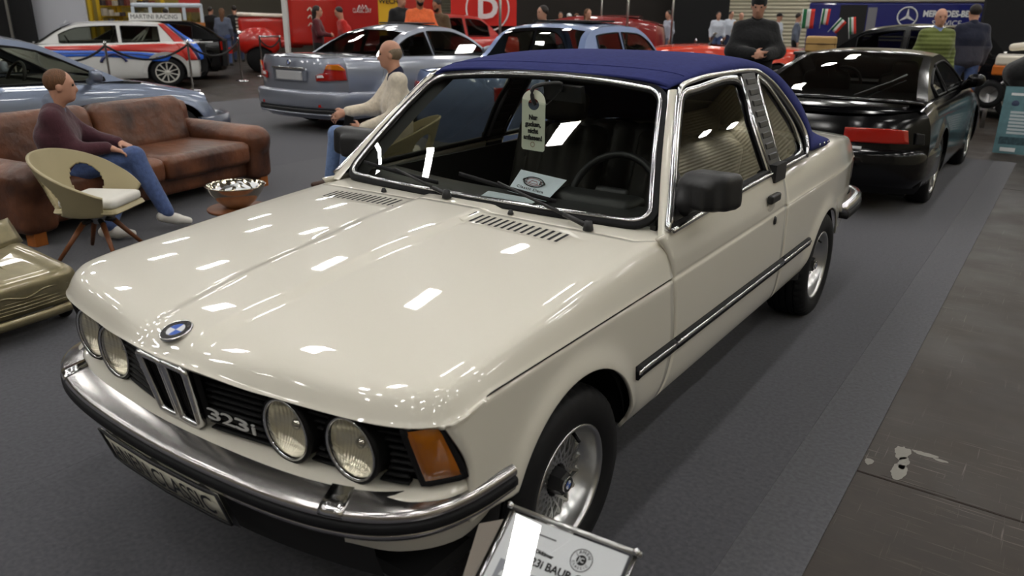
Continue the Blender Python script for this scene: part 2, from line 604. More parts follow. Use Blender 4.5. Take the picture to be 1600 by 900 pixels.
# outer shell
HX0, HX1, HY0, HY1, HZ = -46, 15, -16, 44, 11.0
struct(obj('wall_back', *box(HX0, HX1, HY1, HY1 + 0.3, -0.02, HZ), M_CORR, smooth=False), 'far beige corrugated hall wall')
struct(obj('wall_left', *box(HX0 - 0.3, HX0, HY0, HY1, -0.02, HZ), M_WALL_GREY, smooth=False), 'left grey hall wall')
struct(obj('wall_right', *box(HX1, HX1 + 0.3, HY0, HY1, -0.02, HZ), M_CORR, smooth=False), 'right beige corrugated hall wall')
struct(obj('wall_front', *box(HX0, HX1, HY0 - 0.3, HY0, -0.02, HZ), M_WALL_GREY, smooth=False), 'grey hall wall behind the viewer')
struct(obj('ceiling', *box(HX0, HX1, HY0, HY1, HZ, HZ + 0.3), M_CEIL, smooth=False), 'dark hall ceiling')

# ceiling lamps: flat rectangular high-bay panels in rows, plus one added outside them
M_LAMP = mat('lamp_diffuser', (1, 1, 1, 1), 0.5, emit=(1.0, 0.98, 0.94, 1), estr=LAMP_POWER)
_lamp0 = None
_spots = [(0.6 + ix * 4.6, 0.4 + iy * 4.2 + (.9 if ix % 2 else 0)) for ix in range(-6, 4) for iy in range(-3, 11) if not (iy > 7 and ix < -3)]
for (x, y) in _spots + [(-2.8, -5.0)]:  # last lamp is off the rows, added so its glare lands on the sign
    if True:
        if _lamp0 is None:
            _h = obj('lamp_housing', *box(-0.26, 0.26, -0.56, 0.56, 0.0, 0.12), M_WALL_GREY, None, smooth=False)
            _d = obj('lamp_diffuser', *box(-0.21, 0.21, -0.50, 0.50, -0.012, 0.004), M_LAMP, None, smooth=False)
            _w = obj('suspension_rod', *join(rod((0, -0.4, 0.12), (0, -0.4, HZ - LAMP_Z), 0.008, n=6), rod((0, 0.4, 0.12), (0, 0.4, HZ - LAMP_Z), 0.008, n=6)), M_STEEL, None)
            _lamp0 = (_h, _d, _w)
            ps = _lamp0
        else:
            ps = []
            for q in _lamp0:
                c = q.copy(); COL.objects.link(c); ps.append(c)
        t = thing('ceiling_lamp', 'flat rectangular lamp hung from the hall ceiling overhead', 'lamp', (x, y, LAMP_Z), 0, 'ceiling lamps in rows over the hall')
        for q in ps: q.parent = t

# ================================================================== cream cabriolet (origin: floor under the front axle, nose to -Y)
hero = thing('cabriolet_car', 'cream two-door convertible with navy cloth roof parked in the foreground', 'car')
def hp(name, vf, m, parent=None, **k):
    return obj(name, *vf, m, parent or hero, **k)

LIP = [(0, -.712), (.10, -.706), (.2, -.692), (.3, -.676), (.37, -.664), (.46, -.651), (.55, -.636), (.645, -.615), (.713, -.588), (.755, -.556), (.785, -.515), (.797, -.46), (.799, -.40)]
def ylip(x): return pchip(np.abs(x), LIP)
WPTS = [(-.70, .40), (-.62, .63), (-.588, .713), (-.556, .755), (-.515, .785), (-.46, .796), (-.40, .799), (0, .800), (.6, .803), (1.6, .803), (2.3, .800), (2.7, .792), (3.0, .775), (3.2, .752), (3.35, .730), (3.45, .706), (3.50, .675), (3.53, .60)]
def Wd(y): return pchip(y, WPTS)
def zcr(y): return pchip(y, [(-.6, .713), (-.555, .716), (-.47, .731), (-.38, .743), (.0, .747), (.6, .753), (1.5, .762), (2.1, .772), (2.8, .768), (3.55, .757)])
SIDEP = [(.28, -.055), (.315, -.035), (.34, -.020), (.40, -.007), (.48, -.001), (.56, 0), (.66, -.001), (.80, -.006), (.84, -.014), (.92, -.040), (.97, -.065)]
ARCHES = ((0.0, .300, .338), (2.563, .285, .318))
def side_x(y, z):
    y, z = np.asarray(y, float), np.asarray(z, float)
    x = Wd(y) + pchip(z, SIDEP)
    zc = zcr(y)
    x = x - .0045 * np.exp(-((z - zc + .004) / .006) ** 2)          # pressed waist line
    x = x - .004 * sstep(z, zc - .006, zc + .004)
    for (cy, cz, R) in ARCHES:
        r = np.sqrt((y - cy) ** 2 + (z - cz) ** 2)
        x = x + .016 * np.exp(-(np.maximum(r - R, 0) / .05) ** 2) * sstep(z, .32, .42)
    return x
def zlow(y, yf=.44, yr=.40):
    y = np.asarray(y, float)
    z = np.where(y < 0, yf, np.where(y > 2.563, yr, .315))
    for (cy, cz, R) in ARCHES:
        h = R * R - (y - cy) ** 2
        z = np.where(h > 0, np.maximum(z, cz + np.sqrt(np.maximum(h, 0))), z)
    return z
def arch_cols(a, b, n):
    """column stations, gathered at wheel-arch ends"""
    ys = set(np.linspace(a, b, n).tolist())
    for (cy, cz, R) in ARCHES:
        for t in np.linspace(0, pi, 41):
            y = cy + R * cos(t)
            if a < y < b: ys.add(float(y))
    ys = sorted(ys)
    out = [ys[0]]
    for y in ys[1:]:
        if y - out[-1] > 1e-4: out.append(y)
    return np.array(out)
def side_panel(name, ya, yb, ztop_fn, sgn, n=30, ea=None, eb=None, to_crease=False, rows=None):
    """panel of the body side between stations ya and yb; ea/eb bend its edges by height"""
    ys = arch_cols(ya, yb, n)
    fr = np.concatenate([np.linspace(0, .06, 4), np.linspace(.10, 1, rows or 34)])
    P = np.zeros((len(ys), len(fr) if to_crease else len(fr) + 26, 3))
    for i, y in enumerate(ys):
        z0 = zlow(y); zc = zcr(y)
        if to_crease:
            zz = z0 + (zc - .006 - z0) * fr
        else:
            zz = np.concatenate([z0 + (zc - .03 - z0) * fr, np.linspace(zc - .026, zc + .02, 14), np.linspace(zc + .03, ztop_fn(y), 12)])
        t = (y - ya) / (yb - ya)
        yy = y + (ea(zz) * (1 - t) ** 6 if ea else 0) + (eb(zz) * t ** 6 if eb else 0)
        P[i, :, 1] = yy
        P[i, :, 2] = zz
        P[i, :, 0] = side_x(yy, zz)
    vf = grid(P)
    if sgn < 0: vf = mirx(vf)
    o = hp(name, vf, M_CREAM)
    return solid(o, .012, -1)

DOOR_F, DOOR_R = .588, 1.792
def belt(y): return pchip(y, [(.4, .89), (.6, .897), (1.3, .917), (2.1, .931), (2.4, .936)])
def door_front_edge(z):      # leans forward at the belt, curves back at the sill
    return pchip(z, [(.30, -.03), (.42, .02), (.53, .036), (.70, .008), (.76, .0), (.83, -.02), (.90, -.075)])
def fend_front_edge(z):
    return pchip(z, [(.34, .045), (.57, .040), (.715, -.022), (.76, -.04)])
for s in (1, -1):
    side_panel('front_wing', -.505, DOOR_F - .003, None, s, 40, ea=fend_front_edge, eb=door_front_edge, to_crease=True)
    side_panel('door', DOOR_F + .002, DOOR_R - .002, belt, s, 40, ea=door_front_edge, rows=22)

# ---- rear quarter: lower side to waist line, then one pressed upper deck
for s in (1, -1):
    side_panel('rear_wing', DOOR_R + .002, 3.515, None, s, 50, to_crease=True)

def dome(xs_fn, rows_u, cols_t, ya_fn, yb_fn, H, zb_fn, prof, bound):
    """height field over a plan outline with rolled edges; bound = Mx2 outline"""
    out = np.zeros((len(cols_t), len(rows_u), 3))
    B = np.array(bound)
    for i, t in enumerate(cols_t):
        for j, v in enumerate(rows_u):
            x = xs_fn(t)
            y = ya_fn(x) + v * (yb_fn(x) - ya_fn(x))
            out[i, j, :2] = (x, y)
    Q = out[..., :2].reshape(-1, 2)
    d = np.full(len(Q), 9.0)
    A, Bb = B[:-1], B[1:]
    for a, b in zip(A, Bb):
        ab = b - a
        tt = np.clip(((Q - a) @ ab) / (ab @ ab + 1e-15), 0, 1)
        d = np.minimum(d, np.linalg.norm(Q - a - tt[:, None] * ab, axis=1))
    d = d.reshape(out.shape[:2])
    top = H(out[..., 0], out[..., 1])
    zb = zb_fn(out[..., 0], out[..., 1])
    out[..., 2] = zb + (top - zb) * pchip(d, prof)
    return out

# ---- bonnet (wraps over the wing tops down to the waist line)
HOODZ = [(-.72, .752), (-.66, .776), (-.60, .792), (-.5, .811), (-.24, .847), (.1, .884), (.45, .911), (.65, .922)]
def hood_top(x, y):
    z = pchip(y, HOODZ)
    crown = .018 + .012 * sstep(y, -.6, .1)
    z = z - crown * (np.abs(x) / .76) ** 2.2
    hw = .106 + .034 * (y + .68) / .75
    z = z + .0095 * (1 - sstep(np.abs(x), hw - .008, hw + .008)) * sstep(y, -.72, -.62)
    return z
def hood_rear(x): return .425 + .13 * np.abs(x) ** 2.6
def hood_zb(x, y): return .737 - .017 * sstep(np.abs(x), .05, .35) + (.749 - .720) * sstep(y, -.56, -.38)
_bx = np.concatenate([-np.linspace(0, .799, 160)[::-1], np.linspace(0, .799, 160)[1:]])
_front = [(x, float(ylip(x))) for x in _bx]
HOOD_OUT = [(-.801, .62)] + _front + [(.801, .62)]
_t = np.linspace(-1, 1, 151)
_hx = lambda t: .7985 * math.copysign(1 - (1 - abs(t)) ** 2.3, t)
_rows = np.linspace(0, 1, 110) ** 1.9
PROF = [(0, 0), (.006, .14), (.014, .38), (.024, .64), (.036, .83), (.052, .93), (.08, .985), (.13, 1)]
def hood_end(x): return np.where(np.abs(x) > .70, hood_rear(x) + (.585 - hood_rear(np.array(.7985))) * sstep(np.abs(x), .70, .775), hood_rear(x))
Ph = dome(_hx, _rows, _t, ylip, hood_end, hood_top, hood_zb, PROF, HOOD_OUT)
hood = solid(hp('bonnet', grid(Ph, flip=False), M_CREAM), .010, -1)
# cowl panel between bonnet and windscreen
def ws_base(x): return .50 + .23 * np.abs(x) ** 2.4
_cx = np.linspace(-.775, .775, 61)
_P = np.zeros((61, 9, 3))
for i, x in enumerate(_cx):
    for j, v in enumerate(np.linspace(0, 1, 9)):
        y = hood_end(x) + .004 + v * (ws_base(x) + .05 - hood_end(x))
        edge = pchip(max(.803 - abs(x), 0), PROF)
        _P[i, j] = (x, y, .75 + (hood_top(x, y) - .75 - .003 * (1 - v) - .006 * v) * (edge if abs(x) > .66 else pchip(.803 - abs(x), PROF)))
solid(hp('cowl_panel', grid(_P), M_CREAM), .008, -1)

# vent slots in the bonnet: raised louvre frames with dark slits between blades
def hood_pt(x, y, dz=0.0): return (x, y, float(hood_top(np.array(x), np.array(y))) + dz)
for s, x0, x1 in ((1, .145, .53), (-1, .155, .54)):
    v = hp('vent_grille', grid([[hood_pt(s * (x0 + (x1 - x0) * i / 16), .303 + .095 * j, .0012) for j in (0, 1)] for i in range(17)], flip=s < 0), M_CREAM)
    for k in range(15):
        x = x0 + .012 + (x1 - x0 - .024) * k / 14
        hp('vent_slot', grid([[hood_pt(s * (x + dx), yy, .0022) for yy in (.311, .35, .390)] for dx in (-.0055, .0055)], flip=s < 0), M_BLACKM, v)
# washer jets and wipers
for x in (-.345, .25):
    hp('washer_jet', xf(lathe([(0, .016), (.006, .015), (.010, .006), (.011, 0)], 12), hood_pt(x, .452)), M_BLACK)

# ---- windscreen
def ws_pt(u, v):
    """u -1..1 across, v 0..1 up"""
    xb, xt = .722, .543
    x = u * (xb + (xt - xb) * v)
    yb = .498 + .104 * abs(u) ** 2.2
    yt = 1.050 - .052 * abs(u) ** 2.2
    zb = .913 - .012 * u * u
    zt = 1.332 - .030 * abs(u) ** 2.2
    y = yb + (yt - yb) * v - .012 * sin(pi * v)
    z = zb + (zt - zb) * v + .010 * sin(pi * v)
    return np.array((x, y, z))
def ws_loop(inset, n=6):
    """rounded outline of the glass in (u,v)"""
    rr = rrect(2 - inset * 2, 1 - inset * 1.9, .10, n)
    out = []
    for i in range(len(rr)):
        a, b = np.array(rr[i]), np.array(rr[(i + 1) % len(rr)])
        k = max(1, int(np.linalg.norm(b - a) / .08))
        for q in range(k): out.append(a + (b - a) * q / k)
    return [(p[0], p[1] + .5) for p in out]
# glass: fan grid from rounded loop
def patch_from_loop(loop, fn, rings=8):
    c = np.mean(loop, axis=0)
    V, F = [fn(*c)], []
    n = len(loop)
    for r in range(1, rings + 1):
        for p in loop:
            q = c + (np.array(p) - c) * r / rings
            V.append(fn(*q))
    for i in range(n): F.append((0, 1 + i, 1 + (i + 1) % n))
    for r in range(rings - 1):
        a, b = 1 + r * n, 1 + (r + 1) * n
        for i in range(n):
            F.append((a + i, b + i, b + (i + 1) % n, a + (i + 1) % n))
    return np.array(V), F
windscreen = hp('windscreen', patch_from_loop(ws_loop(.03), ws_pt), M_GLASS)
_l = [ws_pt(*p) for p in ws_loop(.025)]
def loop_sweep(pts, prof, nrm=None):
    pts = np.array(pts)
    c = pts.mean(0)
    ups = []
    n = len(pts)
    for i in range(n):
        t = pts[(i + 1) % n] - pts[i - 1]
        rad = pts[i] - c
        u = np.cross(rad, t) if nrm is None else np.array(nrm, float)
        ups.append(u / np.linalg.norm(u))
    P = np.zeros((n, len(prof), 3))
    for i in range(n):
        t = pts[(i + 1) % n] - pts[i - 1]
        t /= np.linalg.norm(t)
        s = np.cross(t, ups[i]); s /= np.linalg.norm(s)
        for j, (a, b) in enumerate(prof):
            P[i, j] = pts[i] + s * a + ups[i] * b
    return grid(P, cu=True, cv=True)
hp('windscreen_seal', loop_sweep(_l, [(-.016, .004), (.020, .004), (.024, -.010), (-.016, -.010)]), M_RUBBER, windscreen)
hp('chrome_surround', loop_sweep(_l, [(-.004 + .0085 * cos(a), .006 + .006 * sin(a)) for a in np.linspace(0, 2 * pi, 9)[:-1]]), M_CHROME, windscreen)

# wipers lying on the glass
def wiper(px, tip, mid):
    a = np.array(hood_pt(px, .468, .012))
    b = ws_pt(*mid) + np.array((0, -.012, .012))
    w = hp('wiper', join(rod(a, a + (b - a) * .25, .010, .008, 8), rod(a + (b - a) * .22, b, .0065, .0045, 8), xf(lathe([(0, .02), (.012, .018), (.016, .0), (.018, -.012)], 12), a)), M_BLACK)
    t0, t1 = tip
    path = [ws_pt(t0[0] + (t1[0] - t0[0]) * k / 12, t0[1] + (t1[1] - t0[1]) * k / 12) + np.array((0, -.007, .007)) for k in range(13)]
    hp('wiper_blade', sweep(path, [(-.004, -.006), (.004, -.006), (.003, .008), (-.003, .008)]), M_RUBBER, w)
wiper(-.045, ((-.88, .125), (-.20, .075)), (-.56, .115))
wiper(.545, ((-.10, .155), (.52, .075)), (.17, .135))

# ---- A pillars and screen header (cream), side frame
def gx(z): return .755 - .47 * (np.asarray(z, float) - .92)
def sp(y, z, out=0.0): return np.array((float(gx(z)) + out, y, z))
for s in (1, -1):
    P = []
    for v in np.linspace(-.04, 1.0, 14):
        a = ws_pt(1.0, v) + np.array((.006, -.004, -.002))
        zz = a[2]
        yb = np.interp(zz, [.88, .905, .971, 1.111, 1.299, 1.34], [.56, .588, .658, .802, 1.018, 1.06])
        b = sp(yb + .012, zz, .002)
        m = (a + b) / 2 + np.array((.010, -.012, .004))
        P.append([a, (a + m) / 2 + np.array((.002, -.003, .001)), m, (m + b) / 2 + np.array((.002, -.001, 0)), b])
    vf = grid(P)
    hp('windscreen_pillar', vf if s > 0 else mirx(vf), M_CREAM)
P = [[ws_pt(u, 1.0) + np.array((0, 0, 0)), ws_pt(u, 1.0) + np.array((0, .012, .010)), ws_pt(u, 1.0) + np.array((0, .035, .014))] for u in np.linspace(-1, 1, 41)]
for s in (1, -1):
    vf = grid([[ws_pt(s * .985, v) + np.array((-s * .004, .02, -.012)), ws_pt(s * .985, v) + np.array((-s * .045, .06, -.02))] for v in np.linspace(0, 1, 8)], flip=s < 0)
    hp('windscreen_pillar_trim', vf, M_BLACK)
hp('screen_header', grid(P, flip=True), M_NAVY)

# ---- soft top
SEC = [  # rail point, centre point
    ((.546, 1.003, 1.303), (0, 1.056, 1.340)), ((.563, 1.09, 1.322), (0, 1.13, 1.358)), ((.564, 1.29, 1.336), (0, 1.33, 1.386)),
    ((.564, 1.56, 1.338), (0, 1.58, 1.400)), ((.564, 1.78, 1.336), (0, 1.80, 1.398)), ((.572, 1.90, 1.320), (0, 1.95, 1.390)),
    ((.600, 2.035, 1.267), (0, 2.20, 1.350)), ((.640, 2.15, 1.183), (0, 2.39, 1.275)), ((.690, 2.235, 1.09), (0, 2.54, 1.175)),
    ((.722, 2.265, 1.016), (0, 2.645, 1.085)), ((.748, 2.25, .945), (0, 2.715, 1.02)), ((.742, 2.48, .930), (0, 2.765, .985)), ((.726, 2.72, .918), (0, 2.80, .958))]
def soft_top():
    R = np.array([a for a, b in SEC]); Cn = np.array([b for a, b in SEC])
    k = np.arange(len(SEC))
    kk = np.linspace(0, len(SEC) - 1, 90)
    def sm(A): return np.stack([pchip(kk, np.stack([k, A[:, c]], -1)) for c in range(3)], -1)
    R, Cn = sm(R), sm(Cn)
    T = np.linspace(-pi / 2, pi / 2, 61)
    P = np.zeros((90, 61, 3))
    for i in range(90):
        w_ = float(sstep(kk[i], 4.5, 7.0)); p = 3.0 + 1.2 * w_; ny = 2 + 6 * w_
        for j, t in enumerate(T):
            a = abs(sin(t))
            w = (1 - a ** p) ** (1 / p) if a < 1 else 0
            P[i, j] = (math.copysign(R[i, 0] * a, t) if t else 0, R[i, 1] + (Cn[i, 1] - R[i, 1]) * (1 - a ** ny), R[i, 2] + (Cn[i, 2] - R[i, 2]) * w)
    return P
_S = soft_top()
roof = solid(hp('soft_top', grid(_S, flip=True), M_NAVY), .012, -1)
hp('roof_seam', join(*[tube(_S[i, 4:57], .0028, 6) for i in (9,)]), M_NAVY, roof)
# rear plastic window in the hood
hp('rear_window', grid(_S[60:76, 18:43] * [1, 1, 1] + [0, .004, .004], flip=True), M_GLASS_T, roof)
for s in (1, -1):          # press studs along the lower edge
    for i in (80, 83, 86):
        p = _S[i, 60 if s > 0 else 0] + np.array((s * .004, 0, .018))
        hp('press_stud', xf(lathe([(0, .004), (.006, .003), (.008, 0)], 10, axis='x'), p, scale=(s, 1, 1)), M_CHROME, roof)

# ---- side glass, chrome frames, pillar strip
FRAME_OUT = [(.588, .905), (.662, .971), (.806, 1.111), (.973, 1.264), (1.024, 1.300), (1.091, 1.318), (1.288, 1.331), (1.562, 1.333), (1.786, 1.331), (1.904, 1.316), (2.036, 1.262), (2.148, 1.179), (2.232, 1.087), (2.259, 1.014), (2.222, .964), (2.165, .928)]
DOORG = [(.625, .915), (.715, .995), (.84, 1.115), (.995, 1.255), (1.05, 1.286), (1.16, 1.295), (1.625, 1.300), (1.612, 1.12), (1.61, .925), (1.10, .913)]
BPIL = [(1.665, 1.322), (1.825, 1.322), (1.79, 1.10), (1.776, .912), (1.632, .908), (1.645, 1.11)]
QGL = [(1.852, 1.288), (1.90, 1.284), (1.983, 1.236), (2.109, 1.099), (2.14, 1.01), (2.10, .955), (1.80, .945), (1.812, 1.10)]
for s in (1, -1):
    sx = np.array((s, 1, 1))
    def S(y, z, o=0): return sp(y, z, o) * sx
    fr = [S(y, z, .004) for y, z in smooth_path(FRAME_OUT, 70)]
    hp('chrome_side_frame', sweep(fr, circ(.011, 8), up=(s, 0, .2)), M_CHROME)
    inner = smooth_path([(y * 1.0, z) for y, z in DOORG[:7]], 40)
    g = hp('door_window', patch_from_loop(DOORG, lambda y, z: S(y, z, -.006), 4), M_GLASS_S)
    hp('window_frame', sweep([S(y, z, .002) for y, z in smooth_path(DOORG[:8] + [DOORG[8]], 60)], [(-.012, -.006), (.012, -.006), (.012, .007), (-.012, .007)], up=(s, 0, .2)), M_CHROME, g)
    hp('window_seal', sweep([S(y, z, -.001) for y, z in smooth_path([(a + (1.25 - a) * .03, b + (1.1 - b) * .05) for a, b in DOORG[:9]], 60)], [(-.010, -.006), (.010, -.006), (.010, .006), (-.010, .006)], up=(s, 0, .2)), M_RUBBER, g)
    hp('belt_strip', sweep([S(y, float(belt(y)) + .006, .012) for y in np.linspace(.60, 2.15, 30)], [(-.010, -.006), (.010, -.006), (.010, .008), (-.010, .008)], up=(0, 0, 1)), M_CHROME)
    hp('belt_seal', sweep([S(y, float(belt(y)) + .014, .0) for y in np.linspace(.60, 2.13, 30)], [(-.012, -.008), (.012, -.008), (.012, .008), (-.012, .008)], up=(0, 0, 1)), M_RUBBER)
    # b-pillar strip with louvre slots
    V = [S(y, z, .010) for y, z in BPIL] + [S(y, z, -.012) for y, z in BPIL]
    n = len(BPIL)
    bp = hp('door_pillar_cover', (np.array(V), [tuple(range(n)) if s < 0 else tuple(range(n))[::-1]] + [(i, (i + 1) % n, n + (i + 1) % n, n + i) if s > 0 else (i, n + i, n + (i + 1) % n, (i + 1) % n) for i in range(n)]), M_BLACK, smooth=False)
    for k in range(8):
        z = 1.288 - .043 * k
        y = 1.742 - .0046 * k
        bevel(hp('louvre', xf(cbox((0, 0, 0), (.012, .105, .027)), S(y, z, .009), (0, -.30, 0)), M_BLACK, bp, smooth=False), .004, 1)
    hp('latch_plate', xf(cbox((0, 0, 0), (.03, .14, .075)), S(1.705, .925, .012)), M_BLACK, bp, smooth=False)
    hp('latch_button', xf(cbox((0, 0, 0), (.006, .05, .022)), S(1.71, .945, .030)), M_STEEL, bp, smooth=False)
    hp('door_pillar_bead', tube([S(y, z, .008) for y, z in ((1.640, 1.312), (1.628, 1.11), (1.622, .915))], .008, 8), M_CHROME)
    q = hp('quarter_window', patch_from_loop(QGL, lambda y, z: S(y, z, -.006), 4), M_GLASS_S)
    hp('window_frame', loop_sweep([S(y, z, .002) for y, z in smooth_path(QGL, 60, closed=True)], [(-.010, -.006), (.010, -.006), (.010, .007), (-.010, .007)], nrm=(s, 0, .35)), M_CHROME, q)
    q2 = smooth_path(FRAME_OUT[9:15], 40)
    hp('frame_seal', sweep([S(y - .022, z - .018, .0) for y, z in q2], [(-.014, -.008), (.014, -.008), (.014, .004), (-.014, .004)], up=(s, 0, .2)), M_RUBBER)

# ---- rear deck with boot lid, tail panel, lamps
def deck_top(x, y):
    return pchip(y, [(1.7, .932), (2.2, .950), (2.7, .962), (3.0, .945), (3.3, .915), (3.45, .893), (3.54, .86)]) - .030 * (np.abs(x) / .72) ** 2.4
PROF2 = [(0, 0), (.004, .05), (.010, .20), (.018, .44), (.032, .72), (.046, .90), (.062, .965), (.09, .995), (.14, 1)]
def rear_y(x): return 3.525 - .10 * (np.abs(x) / .70) ** 4
_yy = np.linspace(1.6, 3.5, 100)
RB = [(-float(Wd(y)) , y) for y in _yy[::-1] if y < 3.40]
_rb = [(x, float(rear_y(x))) for x in np.linspace(-.72, .72, 80)]
OUT2 = [(-float(Wd(y)), y) for y in np.linspace(1.5, 3.40, 80)] + _rb + [(float(Wd(y)), y) for y in np.linspace(3.40, 1.5, 80)]
_tt = np.linspace(-1, 1, 121)
P = np.zeros((121, 80, 3))
B = np.array(OUT2)
for i, t in enumerate(_tt):
    for j, v in enumerate(np.linspace(0, 1, 80)):
        vv = 1 - (1 - v) ** 1.8
        f = math.copysign(1 - (1 - abs(t)) ** 2.2, t)
        y = DOOR_R + .002 + vv * (float(rear_y(.71 * f)) - DOOR_R - .002)
        x = f * (float(Wd(y)) - .001) if y < 3.40 else f * (float(Wd(y)) - .001) 
        P[i, j] = (x, y, 0)
Q = P[..., :2].reshape(-1, 2)
d = np.full(len(Q), 9.0)
for a, b in zip(B[:-1], B[1:]):
    ab = b - a
    tq = np.clip(((Q - a) @ ab) / (ab @ ab + 1e-15), 0, 1)
    d = np.minimum(d, np.linalg.norm(Q - a - tq[:, None] * ab, axis=1))
d = d.reshape(121, 80)
zb = zcr(P[..., 1]) - .002
P[..., 2] = zb + (deck_top(P[..., 0], P[..., 1]) - zb) * pchip(d, PROF2)
# keep the cabin open: only strips beside the cabin ahead of the parcel shelf
deck = hp('rear_deck', grid(P[:, :]), M_CREAM)
bm = bmesh.new(); bm.from_mesh(deck.data)
bmesh.ops.delete(bm, geom=[f for f in bm.faces if f.calc_center_median().y < 2.62 and abs(f.calc_center_median().x) < .70], context='FACES')
bm.to_mesh(deck.data); bm.free()
solid(deck, .01, -1)
# tail panel
T = np.zeros((41, 8, 3))
for i, x in enumerate(np.linspace(-.70, .70, 41)):
    for j, z in enumerate(np.linspace(.40, .757, 8)):
        T[i, j] = (x, float(rear_y(x)) - .01 - .04 * (.757 - z), z)
hp('tail_panel', grid(T), M_CREAM)
for s in (1, -1):
    lamp = hp('tail_lamp', grid([[(s * x, float(rear_y(x)) + .012, z) for z in np.linspace(.60, .75, 4)] for x in np.linspace(.36, .70, 10)], flip=s < 0), M_REDLENS)
    hp('tail_lamp_indicator', grid([[(s * (float(Wd(y)) + .003), y, z) for z in np.linspace(.615, .735, 4)] for y in np.linspace(3.41, 3.50, 6)], flip=s > 0), M_AMBERLENS, lamp)
# rear bumper
_rbp = [(.812, 2.93), (.812, 3.10), (.800, 3.30), (.775, 3.43), (.71, 3.535), (.55, 3.585), (0, 3.605)]
_rbp = _rbp + [(-x, y) for x, y in _rbp[-2::-1]]
_rp = smooth_path([(x, y, .515) for x, y in _rbp], 60)
rbump = hp('rear_bumper', sweep(_rp, [(-.05, .045), (.0, .04), (.012, .02), (.012, -.005), (-.05, -.005)]), M_CHROME)
hp('rubber_strip', sweep(_rp, [(-.03, -.005), (.016, -.005), (.016, -.04), (-.03, -.04)]), M_RUBBER, rbump)

# ---- side mouldings, handles, locks
for s in (1, -1):
    sx = np.array((s, 1, 1))
    for (a, b) in ((.342, .618), (.626, DOOR_R), (DOOR_R + .006, 2.232)):
        pts = [np.array((float(side_x(y, .505)) + .002, y, .512 - .006 * (y - .3))) * sx for y in np.linspace(a, b, 14)]
        md = hp('side_moulding', sweep(pts, [(-.022, -.006), (-.022, .008), (-.012, .014), (.012, .014), (.022, .008), (.022, -.006)], up=(s, 0, 0)), M_RUBBER)
        hp('chrome_bead', sweep([p + np.array((s * .013, 0, .006)) for p in pts], [(-.008, -.003), (-.006, .004), (.006, .004), (.008, -.003)], up=(s, 0, 0)), M_CHROME, md)
    h = hp('door_handle', xf(cbox((0, 0, 0), (.026, .115, .036)), (s * (float(side_x(1.575, .83)) + .014), 1.575, .838)), M_BLACK, smooth=False)
    bevel(h, .009, 3)
    hp('handle_recess', xf(lathe([(0, .002), (.8, .0015), (1, 0)], 24, axis='x'), (s * (float(side_x(1.575, .80)) + .0005), 1.575, .806), scale=(s, .05, .028)), M_CREAM, h)
    hp('door_lock', xf(lathe([(0, .008), (.011, .007), (.014, 0)], 14, axis='x'), (s * float(side_x(1.60, .725)), 1.62, .733), scale=(s, 1, 1.4)), M_BLACK)

# ---- mirrors
for s in (1, -1):
    sd = Sdf(.011)
    sd.rbox((.828, .780, 1.012), (.092, .052, .060), .024, (0, -.06, -.30), .012)
    sd.rbox((.795, .755, 1.000), (.070, .045, .050), .020, (0, 0, -.42), .02)
    sd.cone((.76, .775, .985), (.735, .74, .960), .040, .045, .03)
    v, f = sd.mesh()
    if s < 0: v, f = mirx((v, f))
    mm = hp('door_mirror', (v, f), M_BLACK)
    hp('mirror_glass', grid([[np.array((s * (.755 + .155 * i / 4), .850 - .048 * i / 4, .962 + .10 * j / 2)) for j in range(3)] for i in range(5)], flip=s < 0), mat('mirror_silver', (.8, .8, .8, 1), .03, metal=1), mm)
    tri = [(.60, .908), (.80, .915), (.80, 1.075), (.70, .990)]
    V = [sp(y, z, .006) * np.array((s, 1, 1)) for y, z in tri] + [sp(y, z, -.01) * np.array((s, 1, 1)) for y, z in tri]
    hp('mirror_base', (np.array(V), [(0, 1, 2, 3), (7, 6, 5, 4), (0, 4, 5, 1), (1, 5, 6, 2), (2, 6, 7, 3), (3, 7, 4, 0)]), M_BLACK, mm, smooth=False)

